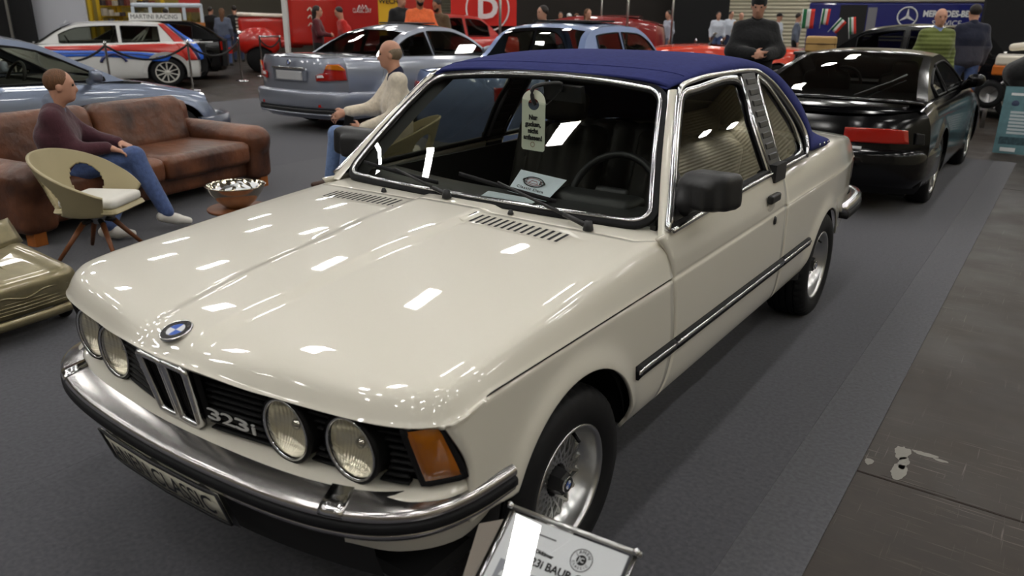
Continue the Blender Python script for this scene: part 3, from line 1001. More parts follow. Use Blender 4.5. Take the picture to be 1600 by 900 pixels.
# ---- nose: grille, kidneys, lamps
def yg(x): return float(ylip(x)) + .052
M_GRILLE = mat('grille_black', (.004, .004, .0045, 1), .55, spec=.2)
back = np.zeros((61, 6, 3))
for i, x in enumerate(np.linspace(-.725, .725, 61)):
    for j, z in enumerate(np.linspace(.535, .745, 6)):
        back[i, j] = (x, yg(x) + .045, z)
grille = hp('grille_panel', grid(back), M_BLACKM)
for s in (1, -1):
    for k in range(10):
        z = .558 + .0178 * k
        xa, xb = .118, .70 - .012 * (k < 2)
        seg, x_ = [], xa
        for xc_ in (.376, .562):                 # slats stop at the lamp bowls
            h_ = .088 ** 2 - (z - .622) ** 2
            if h_ > 0:
                seg.append((x_, xc_ - sqrt(h_))); x_ = xc_ + sqrt(h_)
        seg.append((x_, xb))
        for (xa_, xb_) in seg:
          if xb_ - xa_ > .012:
            path = [(s * x, yg(x) + .006 + .02 * (.72 - z), z) for x in np.linspace(xa_, xb_, 9)]
            hp('grille_slat', sweep(path, [(-.022, -.0022), (.0, -.004), (.0, .004), (-.022, .0022)] if s < 0 else [(.022, -.0022), (.022, .0022), (0, .004), (0, -.004)]), M_GRILLE, grille)
    # kidney
    def K(u, z, o=0):
        t = (z - .553) / .18
        return (s * (.006 + u * (.080 + .018 * t)), -.668 - .036 * t - .004 * (1 - abs(2 * u - 1)) + o, z)
    loop = []
    for (u, z) in ((0, .565), (.02, .557), (.12, .553), (.88, .553), (.98, .557), (1, .565), (1, .60), (1, .65), (1, .70), (1, .712), (.97, .720), (.88, .723), (.12, .723), (.03, .720), (0, .712), (0, .70), (0, .65), (0, .60)):
        loop.append(np.array(K(u, z)))
    kd = hp('kidney_grille', loop_sweep(smooth_path(loop, 72, closed=True), [(-.009, -.010), (.009, -.010), (.009, .006), (.003, .012), (-.003, .012), (-.009, .006)], nrm=(0, -1, 0)), M_CHROME)
    hp('kidney_backing', grid([[np.array(K(u, z, .030)) for z in (.555, .65, .732)] for u in (0, .5, 1)], flip=s < 0), M_BLACKM, kd)
    for k in range(6):
        u = .12 + .76 * k / 5
        hp('kidney_bar', tube([K(u, .557, .012), K(u, .65, .012), K(u, .720, .012)], .0035, 6), M_GRILLE, kd)
M_LENS = glass_mat('headlamp_glass', (.97, .95, .88), 1.5, .05)
M_REFL = mat('headlamp_reflector', (.90, .88, .79, 1), .15, metal=.68)
M_RIBGL = mat('ribbed_lens', (.90, .88, .80, 1), .06, trans=1.0, ior=1.3)
def headlamp(x, y, z, s):
    rt = (0, 0, 0)
    hl = hp('headlamp', xf(lathe([(.084, .0), (.086, -.012), (.080, -.016), (.077, -.010), (.077, .0), (.086, .10)], 40, axis='y'), (s * x, y, z)), M_GRILLE)
    B_ = np.zeros((81, 25, 3))
    for i_, a in enumerate(np.linspace(-1, 1, 81)):
        for j_, b in enumerate(np.linspace(-1, 1, 25)):
            px, pz = a * sqrt(1 - b * b / 2), b * sqrt(1 - a * a / 2)
            r2 = min(1, px * px + pz * pz)
            B_[i_, j_] = (s * x + .0765 * px, y + .046 * (1 - r2) ** .8 - .0022 * abs(sin(i_ * pi / 4)), z + .0765 * pz)
    hp('reflector_bowl', grid(B_), M_REFL, hl)
    hp('bulb_shield', xf(lathe([(0, .012), (.013, .016), (.017, .03), (.012, .055)], 16, axis='y'), (s * x, y, z)), M_CHROME, hl)
    hp('chrome_ring', xf(lathe([(.0725, -.012), (.076, -.017), (.0795, -.013), (.0795, -.004), (.0725, -.006)], 40, axis='y'), (s * x, y, z)), M_CHROME, hl)
    # ribbed lens: columns of small flutes on a shallow dome
    n = 61
    V = np.zeros((n, n, 3))
    for i, a in enumerate(np.linspace(-1, 1, n)):
        for j, b in enumerate(np.linspace(-1, 1, n)):
            px, pz = a * sqrt(1 - b * b / 2), b * sqrt(1 - a * a / 2)
            r2 = px * px + pz * pz
            V[i, j] = (s * x + .074 * px, y - .010 - .014 * (1 - r2) + (.0016 if i % 2 else 0.0) + (.0010 if j % 10 == 0 else 0), z + .074 * pz)
    hp('lens', grid(V, flip=False), M_LENS, hl)
for s in (1, -1):
    headlamp(.562, -.592, .622, s)
    headlamp(.376, -.622, .622, s)
    # indicator at the corner
    TL, TR, BR, BL = np.array((.708, -.582, .712)), np.array((.760, -.527, .716)), np.array((.786, -.474, .572)), np.array((.727, -.543, .566))
    G = []
    for u in np.linspace(0, 1, 9):
        col = []
        for v in np.linspace(0, 1, 9):
            p = (BL * (1 - u) + BR * u) * (1 - v) + (TL * (1 - u) + TR * u) * v
            bul = .014 * (1 - (2 * u - 1) ** 4) * (1 - (2 * v - 1) ** 6)
            col.append((p + np.array((.7, -.7, 0)) * bul) * np.array((s, 1, 1)))
        G.append(col)
    ind = hp('turn_signal', grid(G, flip=s < 0), M_AMBER)
    rim = [np.array(G[i][0]) for i in range(9)] + [np.array(G[8][j]) for j in range(1, 9)] + [np.array(G[i][8]) for i in range(7, -1, -1)] + [np.array(G[0][j]) for j in range(7, 0, -1)]
    hp('signal_surround', loop_sweep(rim, [(-.006, -.018), (.010, -.018), (.010, .003), (-.006, .003)] , nrm=(.7 * s, -.7, .1)), M_RUBBER, ind)
    hp('signal_back', grid([[np.array(p) + np.array((-s * .012, .012, 0)) for p in c] for c in G], flip=s < 0), mat('lamp_bowl', C(190, 120, 40), .3), ind)

M_BADGE = mat('badge_silver', C(208, 208, 206), .3, metal=.25)
for ch, dx, w_ in (('3', -.072, .046), ('2', -.022, .046), ('3', .028, .046), ('i', .068, .012)):
    lettering('badge_figure', ch, .046, (.214 + dx, -.655 + .085 * dx, .600), (1, .085, 0), (0, -.1, 1), M_BADGE, hero, off=.006, bold=.0, fit=w_, extrude=.0015)
# round bonnet emblem
def roundel(parent, c, ux, uy, r, name='emblem'):
    ux, uy = np.array(ux, float), np.array(uy, float)
    ux /= np.linalg.norm(ux); uy -= ux * (uy @ ux); uy /= np.linalg.norm(uy)
    n = np.cross(ux, uy)
    c = np.array(c, float)
    def disc(r0, r1, a0, a1, h, k=24):
        V, F = [], []
        for i in range(k + 1):
            a = a0 + (a1 - a0) * i / k
            for rr in (r0, r1):
                V.append(c + ux * rr * cos(a) + uy * rr * sin(a) + n * h)
        for i in range(k): F.append((2 * i, 2 * i + 1, 2 * i + 3, 2 * i + 2))
        return np.array(V), F
    V, F = [], []
    prof = [(r * 1.03, -.004), (r * 1.03, .002), (r * .98, .004), (r * .95, .003)]
    k = 40
    P = [[c + ux * rr * cos(2 * pi * i / k) + uy * rr * sin(2 * pi * i / k) + n * h for rr, h in prof] for i in range(k)]
    e = obj(name, *grid(P, cu=True), M_CHROME, parent)
    obj('emblem_ring', *disc(r * .62, r * .97, 0, 2 * pi, .0032, 40), M_INK, e)
    mb, mw = mat('emblem_blue', C(40, 90, 190), .3, coat=1), mat('emblem_white', C(225, 228, 232), .3, coat=1)
    for q in range(4):
        obj('emblem_quarter', *disc(0, r * .60, q * pi / 2, (q + 1) * pi / 2, .0034, 10), mw if q % 2 == 0 else mb, e)
    obj('emblem_rim', *disc(r * .585, r * .635, 0, 2 * pi, .0038, 32), M_CHROME, e)
    for ch, a in (('B', 2.36), ('M', pi / 2), ('W', .78)):
        d = ux * cos(a) + uy * sin(a)
        tx = ux * sin(a) - uy * cos(a)
        lettering('emblem_letter', ch, r * .36, c + d * r * .80, tx, d, M_CHROME, e, off=.0035)
    return e
zc_ = float(hood_top(np.array(0.), np.array(-.652)))
roundel(hero, (0, -.652, zc_ + .002), (1, 0, 0), (0, 1, .28), .041)

# valance under the grille, apron, bumper
VIN = [(0, -.650), (.2, -.636), (.4, -.604), (.55, -.578), (.66, -.550), (.715, -.532), (.755, -.500), (.780, -.455), (.788, -.40), (.790, -.34)]
VOUT = [(0, -.712), (.2, -.706), (.4, -.688), (.54, -.660), (.645, -.622), (.722, -.575), (.770, -.515), (.788, -.455), (.795, -.40), (.797, -.34)]
vi = smooth_path([(-x, y) for x, y in VIN[:0:-1]] + VIN, 101); vo = smooth_path([(-x, y) for x, y in VOUT[:0:-1]] + VOUT, 101)
P = np.zeros((101, 7, 3))
for i in range(101):
    a_, b_ = vi[i], vo[i]
    c_ = a_ * .65 + np.array((a_[0] * .0, .0)) + b_ * .35
    for j, (q, z) in enumerate(((-.5, .548), (0, .545), (.4, .541), (.85, .537), (1.0, .532), (1.0, .50), (.9, .45))):
        xy = a_ + (b_ - a_) * q
        P[i, j] = (xy[0], xy[1], z)
hp('front_valance', grid(P, flip=True), M_CREAM)
BP = [(0, -.762), (.2, -.756), (.4, -.738), (.55, -.708), (.66, -.664), (.735, -.605), (.780, -.535), (.805, -.45), (.815, -.36), (.818, -.315)]
BPF = [(-x, y) for x, y in BP[:0:-1]] + BP
bpath = smooth_path([(x, y, .508) for x, y in BPF], 110)
M_BUMP = mat('bumper_steel', (.60, .58, .57, 1), .20, metal=1.0)
bumper = hp('front_bumper', sweep(bpath, [(-.002, -.010), (.002, -.002), (.002, .006), (-.001, .013), (-.009, .018), (-.064, .033), (-.064, -.010)]), M_BUMP, edge=50)
hp('rubber_strip', sweep(bpath, [(-.03, -.010), (.002, -.010), (.006, -.016), (.006, -.031), (.002, -.036), (-.03, -.036)]), M_RUBBER, bumper)
hp('chrome_underside', sweep(bpath, [(-.05, -.036), (.001, -.036), (-.003, -.048), (-.014, -.062), (-.05, -.062)]), M_BUMP, bumper)
for s in (1, -1):          # joint covers between centre and corner pieces
    i = int(np.argmin(np.abs(bpath[:, 0] - s * .585)))
    hp('bumper_joint', sweep(bpath[i - 1:i + 3], [(.003, .0), (.005, .007), (.001, .016), (-.009, .022), (-.066, .037), (-.066, .02), (.0, .0)]), M_CHROME, bumper)
# lower apron: cream at the corners, black air dam across
P = np.zeros((61, 4, 3))
for i, x in enumerate(np.linspace(-.60, .60, 61)):
    for j, (dy, z) in enumerate(((.075, .46), (.085, .40), (.095, .33), (.12, .255))):
        P[i, j] = (x, -.762 + .24 * x * x + dy, z)
hp('air_dam', grid(P, flip=True), M_BLACKM)
for s in (1, -1):
    P = []
    for u in np.linspace(0, 1, 16):
        q = pchip(u, [(0, .56), (.3, .665), (.6, .745), (.8, .772), (1, .782)]); y = pchip(u, [(0, -.640), (.3, -.585), (.6, -.50), (.8, -.43), (1, -.335)])
        zb = pchip(u, [(0, .372), (.35, .358), (.7, .362), (1, .40)])
        P.append([(s * q, y, .50), (s * q, y, .44), (s * (q - .006), y + .006, (zb + .44) / 2), (s * (q - .02), y + .02, zb)])
    hp('apron_corner', grid(P, flip=s > 0), M_CREAM)

# number plate bent round the bumper
def plate_pt(x, z, o=0.0):
    yb = float(np.interp(abs(x), [p[0] for p in BP], [p[1] for p in BP]))
    t = (z - .368) / .10
    return np.array((x, yb + .022 - .030 * t - .004 - o, z))
plate = hp('number_plate', grid([[plate_pt(x, z) for z in (.368, .418, .468)] for x in np.linspace(-.262, .262, 23)]), mat('plate_white', C(228, 224, 205), .4, coat=.3))
solid(plate, .004, -1)
loop = [plate_pt(x, .368, .001) for x in np.linspace(-.262, .262, 23)] + [plate_pt(.262, .418, .001)] + [plate_pt(x, .468, .001) for x in np.linspace(.262, -.262, 23)] + [plate_pt(-.262, .418, .001)]
hp('plate_border', loop_sweep(loop, [(-.004, -.002), (.006, -.002), (.006, .003), (-.004, .003)], nrm=(0, -1, -.25)), M_INK, plate)
hp('plate_holder', grid([[plate_pt(x, z, -.012) for z in (.348, .41, .472)] for x in np.linspace(-.27, .27, 23)], flip=True), M_BLACK, plate)
lettering('plate_text', 'JANEN CLASSIC', .083, (0, 0, .417), (1, 0, 0), (0, 0, 1), M_INK, plate, bold=.0012, fit=.475, bend=lambda q: plate_pt(q.x, q.z, .0045 - .2 * q.y))

# ---- wheels
def wheel(parent, c, s, R=.288, rr=.176, w=.195, mesh_rim=True, car=None):
    """spoked wheel; s = +1 outer face to +X"""
    c = np.array(c, float)
    hw = w / 2
    prof = [(rr - .004, hw - .012), (rr + .012, hw + .002), (rr + .045, hw + .012), (R - .030, hw + .008), (R - .012, hw - .006), (R - .002, hw - .026)]
    for g in (.055, .018, -.018, -.055):
        prof += [(R, g + .006), (R, g + .0055), (R - .007, g + .005), (R - .007, g - .005), (R, g - .0055)]
    prof += [(R - .002, -hw + .026), (R - .012, -hw + .006), (R - .045, -hw), (rr, -hw + .01)]
    n = 132
    V, F = lathe(prof, n, axis='x')
    V = np.array(V)
    m = len(prof)
    for i in range(n):
        if i % 3 == 0:        # tread sipes
            for j in (4, 5, 6, 26, 27):
                p = V[i * m + j]
                r = sqrt(p[1] ** 2 + p[2] ** 2)
                V[i * m + j, 1:] *= (r - .006) / r
    t = obj('wheel', *xf((V, F), c, scale=(s, 1, 1)), M_TYRE, parent, edge=40)
    if s < 0: t.data.flip_normals()
    rim = obj('rim', *xf(lathe([(rr + .004, hw - .006), (rr + .006, hw - .001), (rr + .001, hw + .002), (rr - .006, hw - .002), (rr - .010, hw - .015), (rr - .014, hw - .05), (rr - .030, hw - .065), (rr - .034, hw - .075), (rr - .030, hw - .1), (rr - .026, -hw + .01)], 64, axis='x'), c, scale=(s, 1, 1)), M_ALU, t)
    parts = []
    face = hw - .060
    nsp = 20
    for k in range(nsp):
        a = 2 * pi * k / nsp
        for tw in (1, -1):
            b = a + tw * 2 * pi * 2.0 / nsp
            p0 = np.array((face - .012 + .014, .050 * cos(a), .050 * sin(a)))
            p1 = np.array((face - .008, (rr - .022) * cos(b), (rr - .022) * sin(b)))
            mid = (p0 + p1) / 2 + np.array((.004, 0, 0))
            parts.append(sweep([p0, mid, p1], [(-.0055, -.008), (.0055, -.008), (.0035, .008), (-.0035, .008)], up=(1, 0, 0)))
    obj('spoke_lattice', *xf(join(*parts), c, scale=(s, 1, 1)), M_ALU, rim, edge=30)
    obj('wheel_disc', *xf(lathe([(.04, face - .03), (rr - .03, face - .035)], 40, axis='x'), c, scale=(s, 1, 1)), M_BLACKM, rim)
    cap = obj('hub_cap', *xf(lathe([(0, face + .047), (.026, face + .046), (.036, face + .040), (.041, face + .010), (.043, face - .01)], 6, axis='x', a0=.2, a1=.2 + 2 * pi), c, scale=(s, 1, 1)), M_BLACK, t, smooth=False)
    roundel(t, c + np.array((s * (face + .048), 0, 0)), (0, s, 0), (0, 0, 1), .023)
    vs_ = [c + np.array((s * (face + .012), (rr - .032) * cos(q), (rr - .032) * sin(q))) for q in (1.0,)]
    obj('valve_stem', *rod(vs_[0], vs_[0] + np.array((s * .035, -.018, -.012)), .006, .005, 8), M_RUBBER, t)
    return t
for s in (1, -1):
    wheel(hero, (s * .692, 0, .2885), s)
    wheel(hero, (s * .694, 2.563, .2885), s, rr=.179)
    # dark wheel housings
    for (cy, cz, R) in ARCHES:
        vf = lathe([(R + .03, .30), (R + .03, .765), (R + .0, .777)], 40, axis='x', a0=.02, a1=pi - .02)
        v, f = vf
        hp('wheel_housing', xf((v, f), (0, cy, cz), scale=(s, 1, 1)), M_BLACKM)
        hp('wheel_housing', xf(poly_prism([((R + .03) * cos(a), (R + .03) * sin(a)) for a in np.linspace(.02, pi - .02, 30)], .01, axis='x', base=.30), (0, cy, cz), scale=(s, 1, 1)), M_BLACKM, smooth=False)
# sills, floor pan
hp('floor_pan', box(-.66, .66, -.50, 3.0, .20, .24), M_BLACKM, smooth=False)
for s in (1, -1):
    hp('sill', grid([[(s * x, y, z) for x, z in ((.750, .322), (.725, .295), (.68, .26), (.6, .24))] for y in np.linspace(.37, 2.20, 8)], flip=s < 0), M_BLACKM)

# ---- interior
def soft(name, prims, m, parent, h=.02):
    sd = Sdf(h)
    prims(sd)
    return obj(name, *sd.mesh(), m, parent)
hp('firewall', box(-.72, .72, .53, .57, .25, .86), M_BLACKM, smooth=False)
hp('engine_bay_floor', box(-.70, .70, -.55, .55, .60, .62), M_BLACKM, smooth=False)
P = []
for x in np.linspace(-.70, .70, 25):
    y0 = .52 + .10 * abs(x / .7) ** 2.2
    P.append([(x, y0, .885), (x, y0 + .10, .905), (x, y0 + .26, .905), (x, y0 + .33, .885), (x, y0 + .35, .80), (x, y0 + .33, .60)])
hp('dashboard', grid(P), M_DARKINT)
hp('instrument_hood', soft('tmp', lambda d: d.rbox((.36, .84, .900), (.18, .08, .028), .02), M_DARKINT, hero).data and (lambda o: (np.array([v.co for v in o.data.vertices]), [tuple(p.vertices) for p in o.data.polygons]))(bpy.data.objects['tmp']), M_DARKINT)
bpy.data.objects.remove(bpy.data.objects['tmp'])
sw_c = np.array((.345, 1.005, .865)); ang = .42
def swp(a, r, d=0): return sw_c + np.array((r * cos(a), r * sin(a) * sin(ang) + d * cos(ang), r * sin(a) * cos(ang) - d * sin(ang)))
swh = hp('steering_wheel', tube([swp(a, .188) for a in np.linspace(0, 2 * pi, 49)[:-1]], .0145, 10, closed=True), M_BLACK)
hp('steering_spokes', join(*[rod(swp(a, .03, -.03), swp(a, .18), .013, .010, 8) for a in (-.1, pi + .1, -1.2, pi + 1.2)], tube([swp(0, 0, -.03), sw_c + np.array((0, -.25, .0))], .03, 10)), M_BLACK, swh)
hp('steering_pad', soft('tmp2', lambda d: d.rbox(tuple(sw_c + np.array((0, -.02, .01))), (.075, .02, .05), .018, (-ang, 0, 0)), M_BLACK, hero, .012).data and (lambda o: (np.array([v.co for v in o.data.vertices]), [tuple(p.vertices) for p in o.data.polygons]))(bpy.data.objects['tmp2']), M_BLACK, swh)
bpy.data.objects.remove(bpy.data.objects['tmp2'])
def sdfp(name, m, parent, prims, h=.02):
    sd = Sdf(h)
    prims(sd)
    return obj(name, *sd.mesh(), m, parent)
for s in (1, -1):
    x = s * .34
    st = sdfp('front_seat', M_SEAT, hero, lambda d: (d.rbox((x, 1.35, .42), (.24, .27, .09), .05, (.08, 0, 0), .02), [d.rbox((x + dx, 1.63 + .02 * abs(dx) / .1, .76), (.052, .075, .29), .045, (-.30, 0, 0), .008) for dx in (-.19, -.095, 0, .095, .19)]), .018)
    sdfp('headrest', M_SEAT, st, lambda d: d.rbox((x, 1.745, 1.12), (.13, .045, .075), .04, (-.2, 0, 0)), .018)
    hp('headrest_post', join(rod((x - .05, 1.735, 1.0), (x - .05, 1.745, 1.1), .006, n=6), rod((x + .05, 1.735, 1.0), (x + .05, 1.745, 1.1), .006, n=6)), M_CHROME, st)
sdfp('rear_bench', M_SEAT, hero, lambda d: (d.rbox((0, 2.05, .42), (.60, .22, .09), .06), [d.rbox((dx, 2.28, .72), (.075, .08, .28), .05, (-.28, 0, 0), .01) for dx in np.linspace(-.54, .54, 9)]), .02)
hp('parcel_shelf', box(-.66, .66, 2.34, 2.66, .90, .925), M_DARKINT, smooth=False)
for s in (1, -1):
    hp('door_card', box(s * .70 - .01, s * .70 + .01, .62, 2.3, .30, .905), M_DARKINT, smooth=False)
    hp('armrest', box(s * .66 - .03, s * .66 + .03, 1.05, 1.45, .64, .69), M_DARKINT, smooth=False)
hp('cabin_floor', box(-.70, .70, .56, 2.4, .26, .29), M_BLACKM, smooth=False)
hp('interior_mirror', xf(cbox((0, 0, 0), (.21, .022, .062)), (.10, 1.02, 1.262), (.2, 0, -.25)), M_BLACK, smooth=False)
hp('mirror_stalk', rod((.06, 1.04, 1.315), (.10, 1.02, 1.265), .008, n=8), M_BLACK)
hp('headliner', grid(_S[3:58, 3:58] - [0, 0, .022]), mat('headliner_black', (.012, .012, .013, 1), .9))

# ================================================================== people
def V3(*a): return np.array(a, float)
def unit(v):
    v = np.array(v, float)
    return v / (np.linalg.norm(v) + 1e-12)
M_SKIN = mat('skin', C(196, 146, 122), 0.5)
M_SKIN2 = mat('skin_tan', C(170, 118, 92), 0.5)
M_EYE = mat('eye', (0.03, 0.025, 0.02, 1), 0.2)
def hand(sd, wr, fwd, up, side, curl=0.35, s=1.0, spread=0.012, thumb=1):
    """palm and five fingers; fwd = along the hand, up = back of the hand, side = thumb side"""
    fwd, up = unit(fwd), unit(up)
    side = unit(side - fwd * (np.array(side) @ fwd))
    sd.cone(wr - fwd * .01, wr + fwd * .03 * s, .024 * s, .026 * s, .01)
    for o in (-.024, -.008, .008, .024):
        sd.cone(wr + fwd * .025 * s + side * o * .8 * s, wr + fwd * .085 * s + side * o * s, .0155 * s, .013 * s, .012)
    for i, (o, L) in enumerate(((.030, .072), (.010, .080), (-.010, .075), (-.030, .058))):
        p = wr + fwd * .088 * s + side * o * s
        d = fwd
        for k, q in enumerate((.45, .30, .25)):
            a = curl * (0.6 + k * .8)
            d = unit(fwd * cos(a) - up * sin(a))
            n = p + d * L * q * s + side * o * .10 * s
            sd.cone(p, n, (.0098 - .0012 * k) * s, (.0090 - .0012 * k) * s, .003)
            p = n
    t0 = wr + fwd * .03 * s + side * .026 * s
    t1 = t0 + (fwd * .55 + side * .75 - up * .25 * curl) * .042 * s
    t2 = t1 + (fwd * .85 + side * .35 - up * .6 * curl) * .034 * s
    sd.cone(t0, t1, .0135 * s, .0115 * s, .010)
    sd.cone(t1, t2, .0110 * s, .0085 * s, .003)
def std_pose(h=1.76, armL=None, armR=None, step=0.0, lean=0.0):
    """standing skeleton facing +Y, origin on the floor"""
    k = h / 1.76
    J = dict(pel=V3(0, 0, .93), chest=V3(0, lean * .5 + .01, 1.25), neck=V3(0, lean + .0, 1.46), head=V3(0, lean * 1.2 + .035, 1.615),
             shL=V3(-.175, lean, 1.385), shR=V3(.175, lean, 1.385), hipL=V3(-.09, 0, .92), hipR=V3(.09, 0, .92),
             knL=V3(-.105, .03 + step * .5, .50), knR=V3(.105, .03 - step * .3, .50), anL=V3(-.115, step, .085), anR=V3(.115, -step, .085),
             elL=V3(-.235, -.02 + lean, 1.13), elR=V3(.235, -.02 + lean, 1.13), wrL=V3(-.245, .07 + lean, .89), wrR=V3(.245, .07 + lean, .89),
             hdL=V3(0, .25, -1), hdR=V3(0, .25, -1), face=V3(0, 1, 0), toeL=V3(-.15, 1, 0), toeR=V3(.15, 1, 0))
    if armL: J['elL'], J['wrL'], J['hdL'] = map(lambda a: np.array(a, float), armL)
    if armR: J['elR'], J['wrR'], J['hdR'] = map(lambda a: np.array(a, float), armR)
    for q in J:
        if q[:2] not in ('hd', 'fa', 'to'): J[q] = J[q] * k
    J['k'] = k
    return J
def person(label, loc, rotz, J, top, bottom, hair=None, skin=None, shoes=None, h=.016, bulk=0.0, hair_style='short', collar=None, legs=True, group=None, sleeve=1.0, hem=.0, upL=None, upR=None, beard=None, extra=None, sideL=None, sideR=None):
    root = thing('person', label, 'person', loc, rotz, group)
    k = J.get('k', 1.0)
    skin = skin or M_SKIN
    ax = unit(J['shR'] - J['shL'])
    # ---- body: head, neck, hands and the limbs inside the clothes, one surface
    sd = Sdf(min(h, .0125) if h < .015 else h)
    f = unit(J['face'])
    r = unit(np.cross(f, V3(0, 0, 1)))
    u = np.cross(r, f)
    Rm = np.stack([r, f, u], 1)
    e = tuple(Matrix(Rm.tolist()).to_euler())
    hc = J['head']
    def hp_(x, y, z): return hc + (r * x + f * y + u * z) * k
    sd.ell(hp_(0, -.012, .032), V3(.076, .094, .092) * k, e, .02)
    sd.ell(hp_(0, .020, -.035), V3(.058, .070, .080) * k, e, .03)
    sd.ell(hp_(0, .055, -.082), V3(.030, .026, .024) * k, e, .025)            # chin
    sd.cone(hp_(0, .088, .008), hp_(0, .101, -.026), .009 * k, .0135 * k, .012)   # nose
    sd.cone(hp_(-.036, .074, .034), hp_(.036, .074, .034), .011 * k, .011 * k, .02)  # brow
    sd.cone(hp_(-.018, .082, -.052), hp_(.018, .082, -.052), .0075 * k, .0075 * k, .008)  # lips
    for s_ in (-1, 1):
        sd.ell(hp_(s_ * .032, .094, .014), V3(.017, .014, .011) * k, e, .010, sub=True)   # eye sockets
        sd.ell(hp_(s_ * .079, -.010, -.004), V3(.009, .020, .032) * k, e, .006)
    sd.cone(J['neck'] - V3(0, 0, .05), hp_(0, -.02, -.06), .062 * k, .056 * k, .03)
    for o in (-.06, .06):
        sd.chain([J['pel'] + ax * o, J['chest'] + ax * o, J['neck'] - V3(0, 0, .06) + ax * o * .6], [.085 * k, .09 * k, .05 * k])
    for a, b, c in (('shL', 'elL', 'wrL'), ('shR', 'elR', 'wrR')):
        sd.chain([J['chest'] * .3 + J[a] * .7, J[a], J[b], J[c]], [.05 * k, .042 * k, .034 * k, .026 * k], .02)
    if legs:
        for a, b, c in (('hipL', 'knL', 'anL'), ('hipR', 'knR', 'anR')):
            sd.chain([J['pel'], J[a], J[b], J[c]], [.09 * k, .068 * k, .048 * k, .034 * k], .02)
    for w, el, hd, upv, sdv, sg in (('wrL', 'elL', 'hdL', upL, sideL, 1), ('wrR', 'elR', 'hdR', upR, sideR, -1)):
        d = unit(J[hd])
        upd = np.array(upv, float) if upv is not None else V3(-sg * 1.0, 0, .15)
        upd = unit(upd - d * (upd @ d))
        side = np.array(sdv, float) if sdv is not None else np.cross(upd, d) * (-sg)
        hand(sd, J[w], d, upd, side, .45, k)
    body = obj('body', *sd.mesh(), skin, root)
    # ---- upper clothing
    sd = Sdf(h)
    b = bulk
    for o in (-.078, 0, .078):
        sd.chain([J['pel'] + ax * o * .95 - unit(J['chest'] - J['pel']) * (hem - .02), J['chest'] + ax * o * 1.12, J['neck'] - V3(0, 0, .055) + ax * o * .75], [(.112 + b) * k, (.122 + b) * k, (.068 + b * .5) * k], .04)
    for a, bb, c in (('shL', 'elL', 'wrL'), ('shR', 'elR', 'wrR')):
        w = J[bb] + (J[c] - J[bb]) * (.93 * sleeve)
        sd.chain([J['neck'] * .35 + J[a] * .65 - V3(0, 0, .03), J[a], J[bb], w], [(.070 + b * .3) * k, (.062 + b * .3) * k, (.053 + b * .6) * k, (.041 + b * .6) * k], .055)
    obj('top' if bulk < .012 else 'jacket', *sd.mesh(), top, root)
    if collar is not None:
        sd = Sdf(min(h, .014))
        n0 = J['neck'] - V3(0, 0, .03)
        n1 = J['neck'] * .6 + J['head'] * .4 - V3(0, 0, .035)
        sd.cone(n0 - V3(0, 0, .01), n0 + V3(0, 0, .045), .082 * k, .068 * k, .01)
        obj('collar', *sd.mesh(), collar, root)
    # ---- trousers
    if legs:
        sd = Sdf(h)
        for o in (-.07, .07):
            sd.cone(J['pel'] + ax * o + V3(0, 0, .02), J['pel'] + ax * o * 1.1 - V3(0, 0, .05), .108 * k, .105 * k, .03)
        for a, bb, c in (('hipL', 'knL', 'anL'), ('hipR', 'knR', 'anR')):
            sd.chain([J[a], J[bb], J[c]], [.100 * k, .074 * k, .056 * k], .03)
        obj('trousers', *sd.mesh(), bottom, root)
        for a, t in (('anL', 'toeL'), ('anR', 'toeR')):
            d = unit(J[t]); n = J[a]
            sd = Sdf(min(h, .013))
            sd.cone(n + V3(0, 0, .005), n - V3(0, 0, .035) - d * .01, .045 * k, .045 * k, .02)
            sd.cone(n - V3(0, 0, .045) - d * .045, n - V3(0, 0, .050) + d * .06, .038 * k, .043 * k, .02)
            sd.cone(n - V3(0, 0, .050) + d * .06, n - V3(0, 0, .056) + d * .155, .042 * k, .030 * k, .02)
            obj('shoe', *sd.mesh(), shoes or M_BLACK, root)
    # ---- hair
    if hair is not None:
        sd = Sdf(min(h, .012))
        if hair_style == 'short':
            sd.ell(hp_(0, -.022, .040), V3(.083, .094, .092) * k, e, .01)
            sd.ell(hp_(0, .115, -.015), V3(.11, .10, .088) * k, e, .02, sub=True)
            sd.ell(hp_(0, .03, -.13), V3(.14, .14, .105) * k, e, .02, sub=True)
        elif hair_style == 'balding':
            sd.ell(hp_(0, -.026, .012), V3(.084, .088, .075) * k, e, .01)
            sd.ell(hp_(0, .125, .02), V3(.12, .125, .14) * k, e, .015, sub=True)
            sd.ell(hp_(0, .03, .125), V3(.062, .13, .066) * k, e, .02, sub=True)
            sd.ell(hp_(0, .03, -.13), V3(.14, .14, .10) * k, e, .02, sub=True)
        elif hair_style == 'long':
            sd.ell(hp_(0, -.025, .035), V3(.088, .098, .096) * k, e, .02)
            sd.cone(hp_(0, -.065, -.02), hp_(0, -.085, -.26), .072 * k, .055 * k, .03)
            sd.ell(hp_(0, .120, -.02), V3(.10, .10, .092) * k, e, .02, sub=True)
        elif hair_style == 'beanie':
            sd.ell(hp_(0, -.015, .055), V3(.088, .103, .098) * k, e, .01)
            sd.ell(hp_(0, .03, -.125), V3(.15, .16, .135) * k, e, .01, sub=True)
        elif hair_style == 'cap':
            sd.ell(hp_(0, -.012, .050), V3(.084, .100, .082) * k, e, .01)
            sd.rbox(hp_(0, .115, .045), V3(.060, .055, .008) * k, .007, e, .01)
            sd.ell(hp_(0, .03, -.12), V3(.15, .16, .135) * k, e, .01, sub=True)
        obj('hair' if hair_style not in ('beanie', 'cap') else ('beanie' if hair_style == 'beanie' else 'cap'), *sd.mesh(), hair, root)
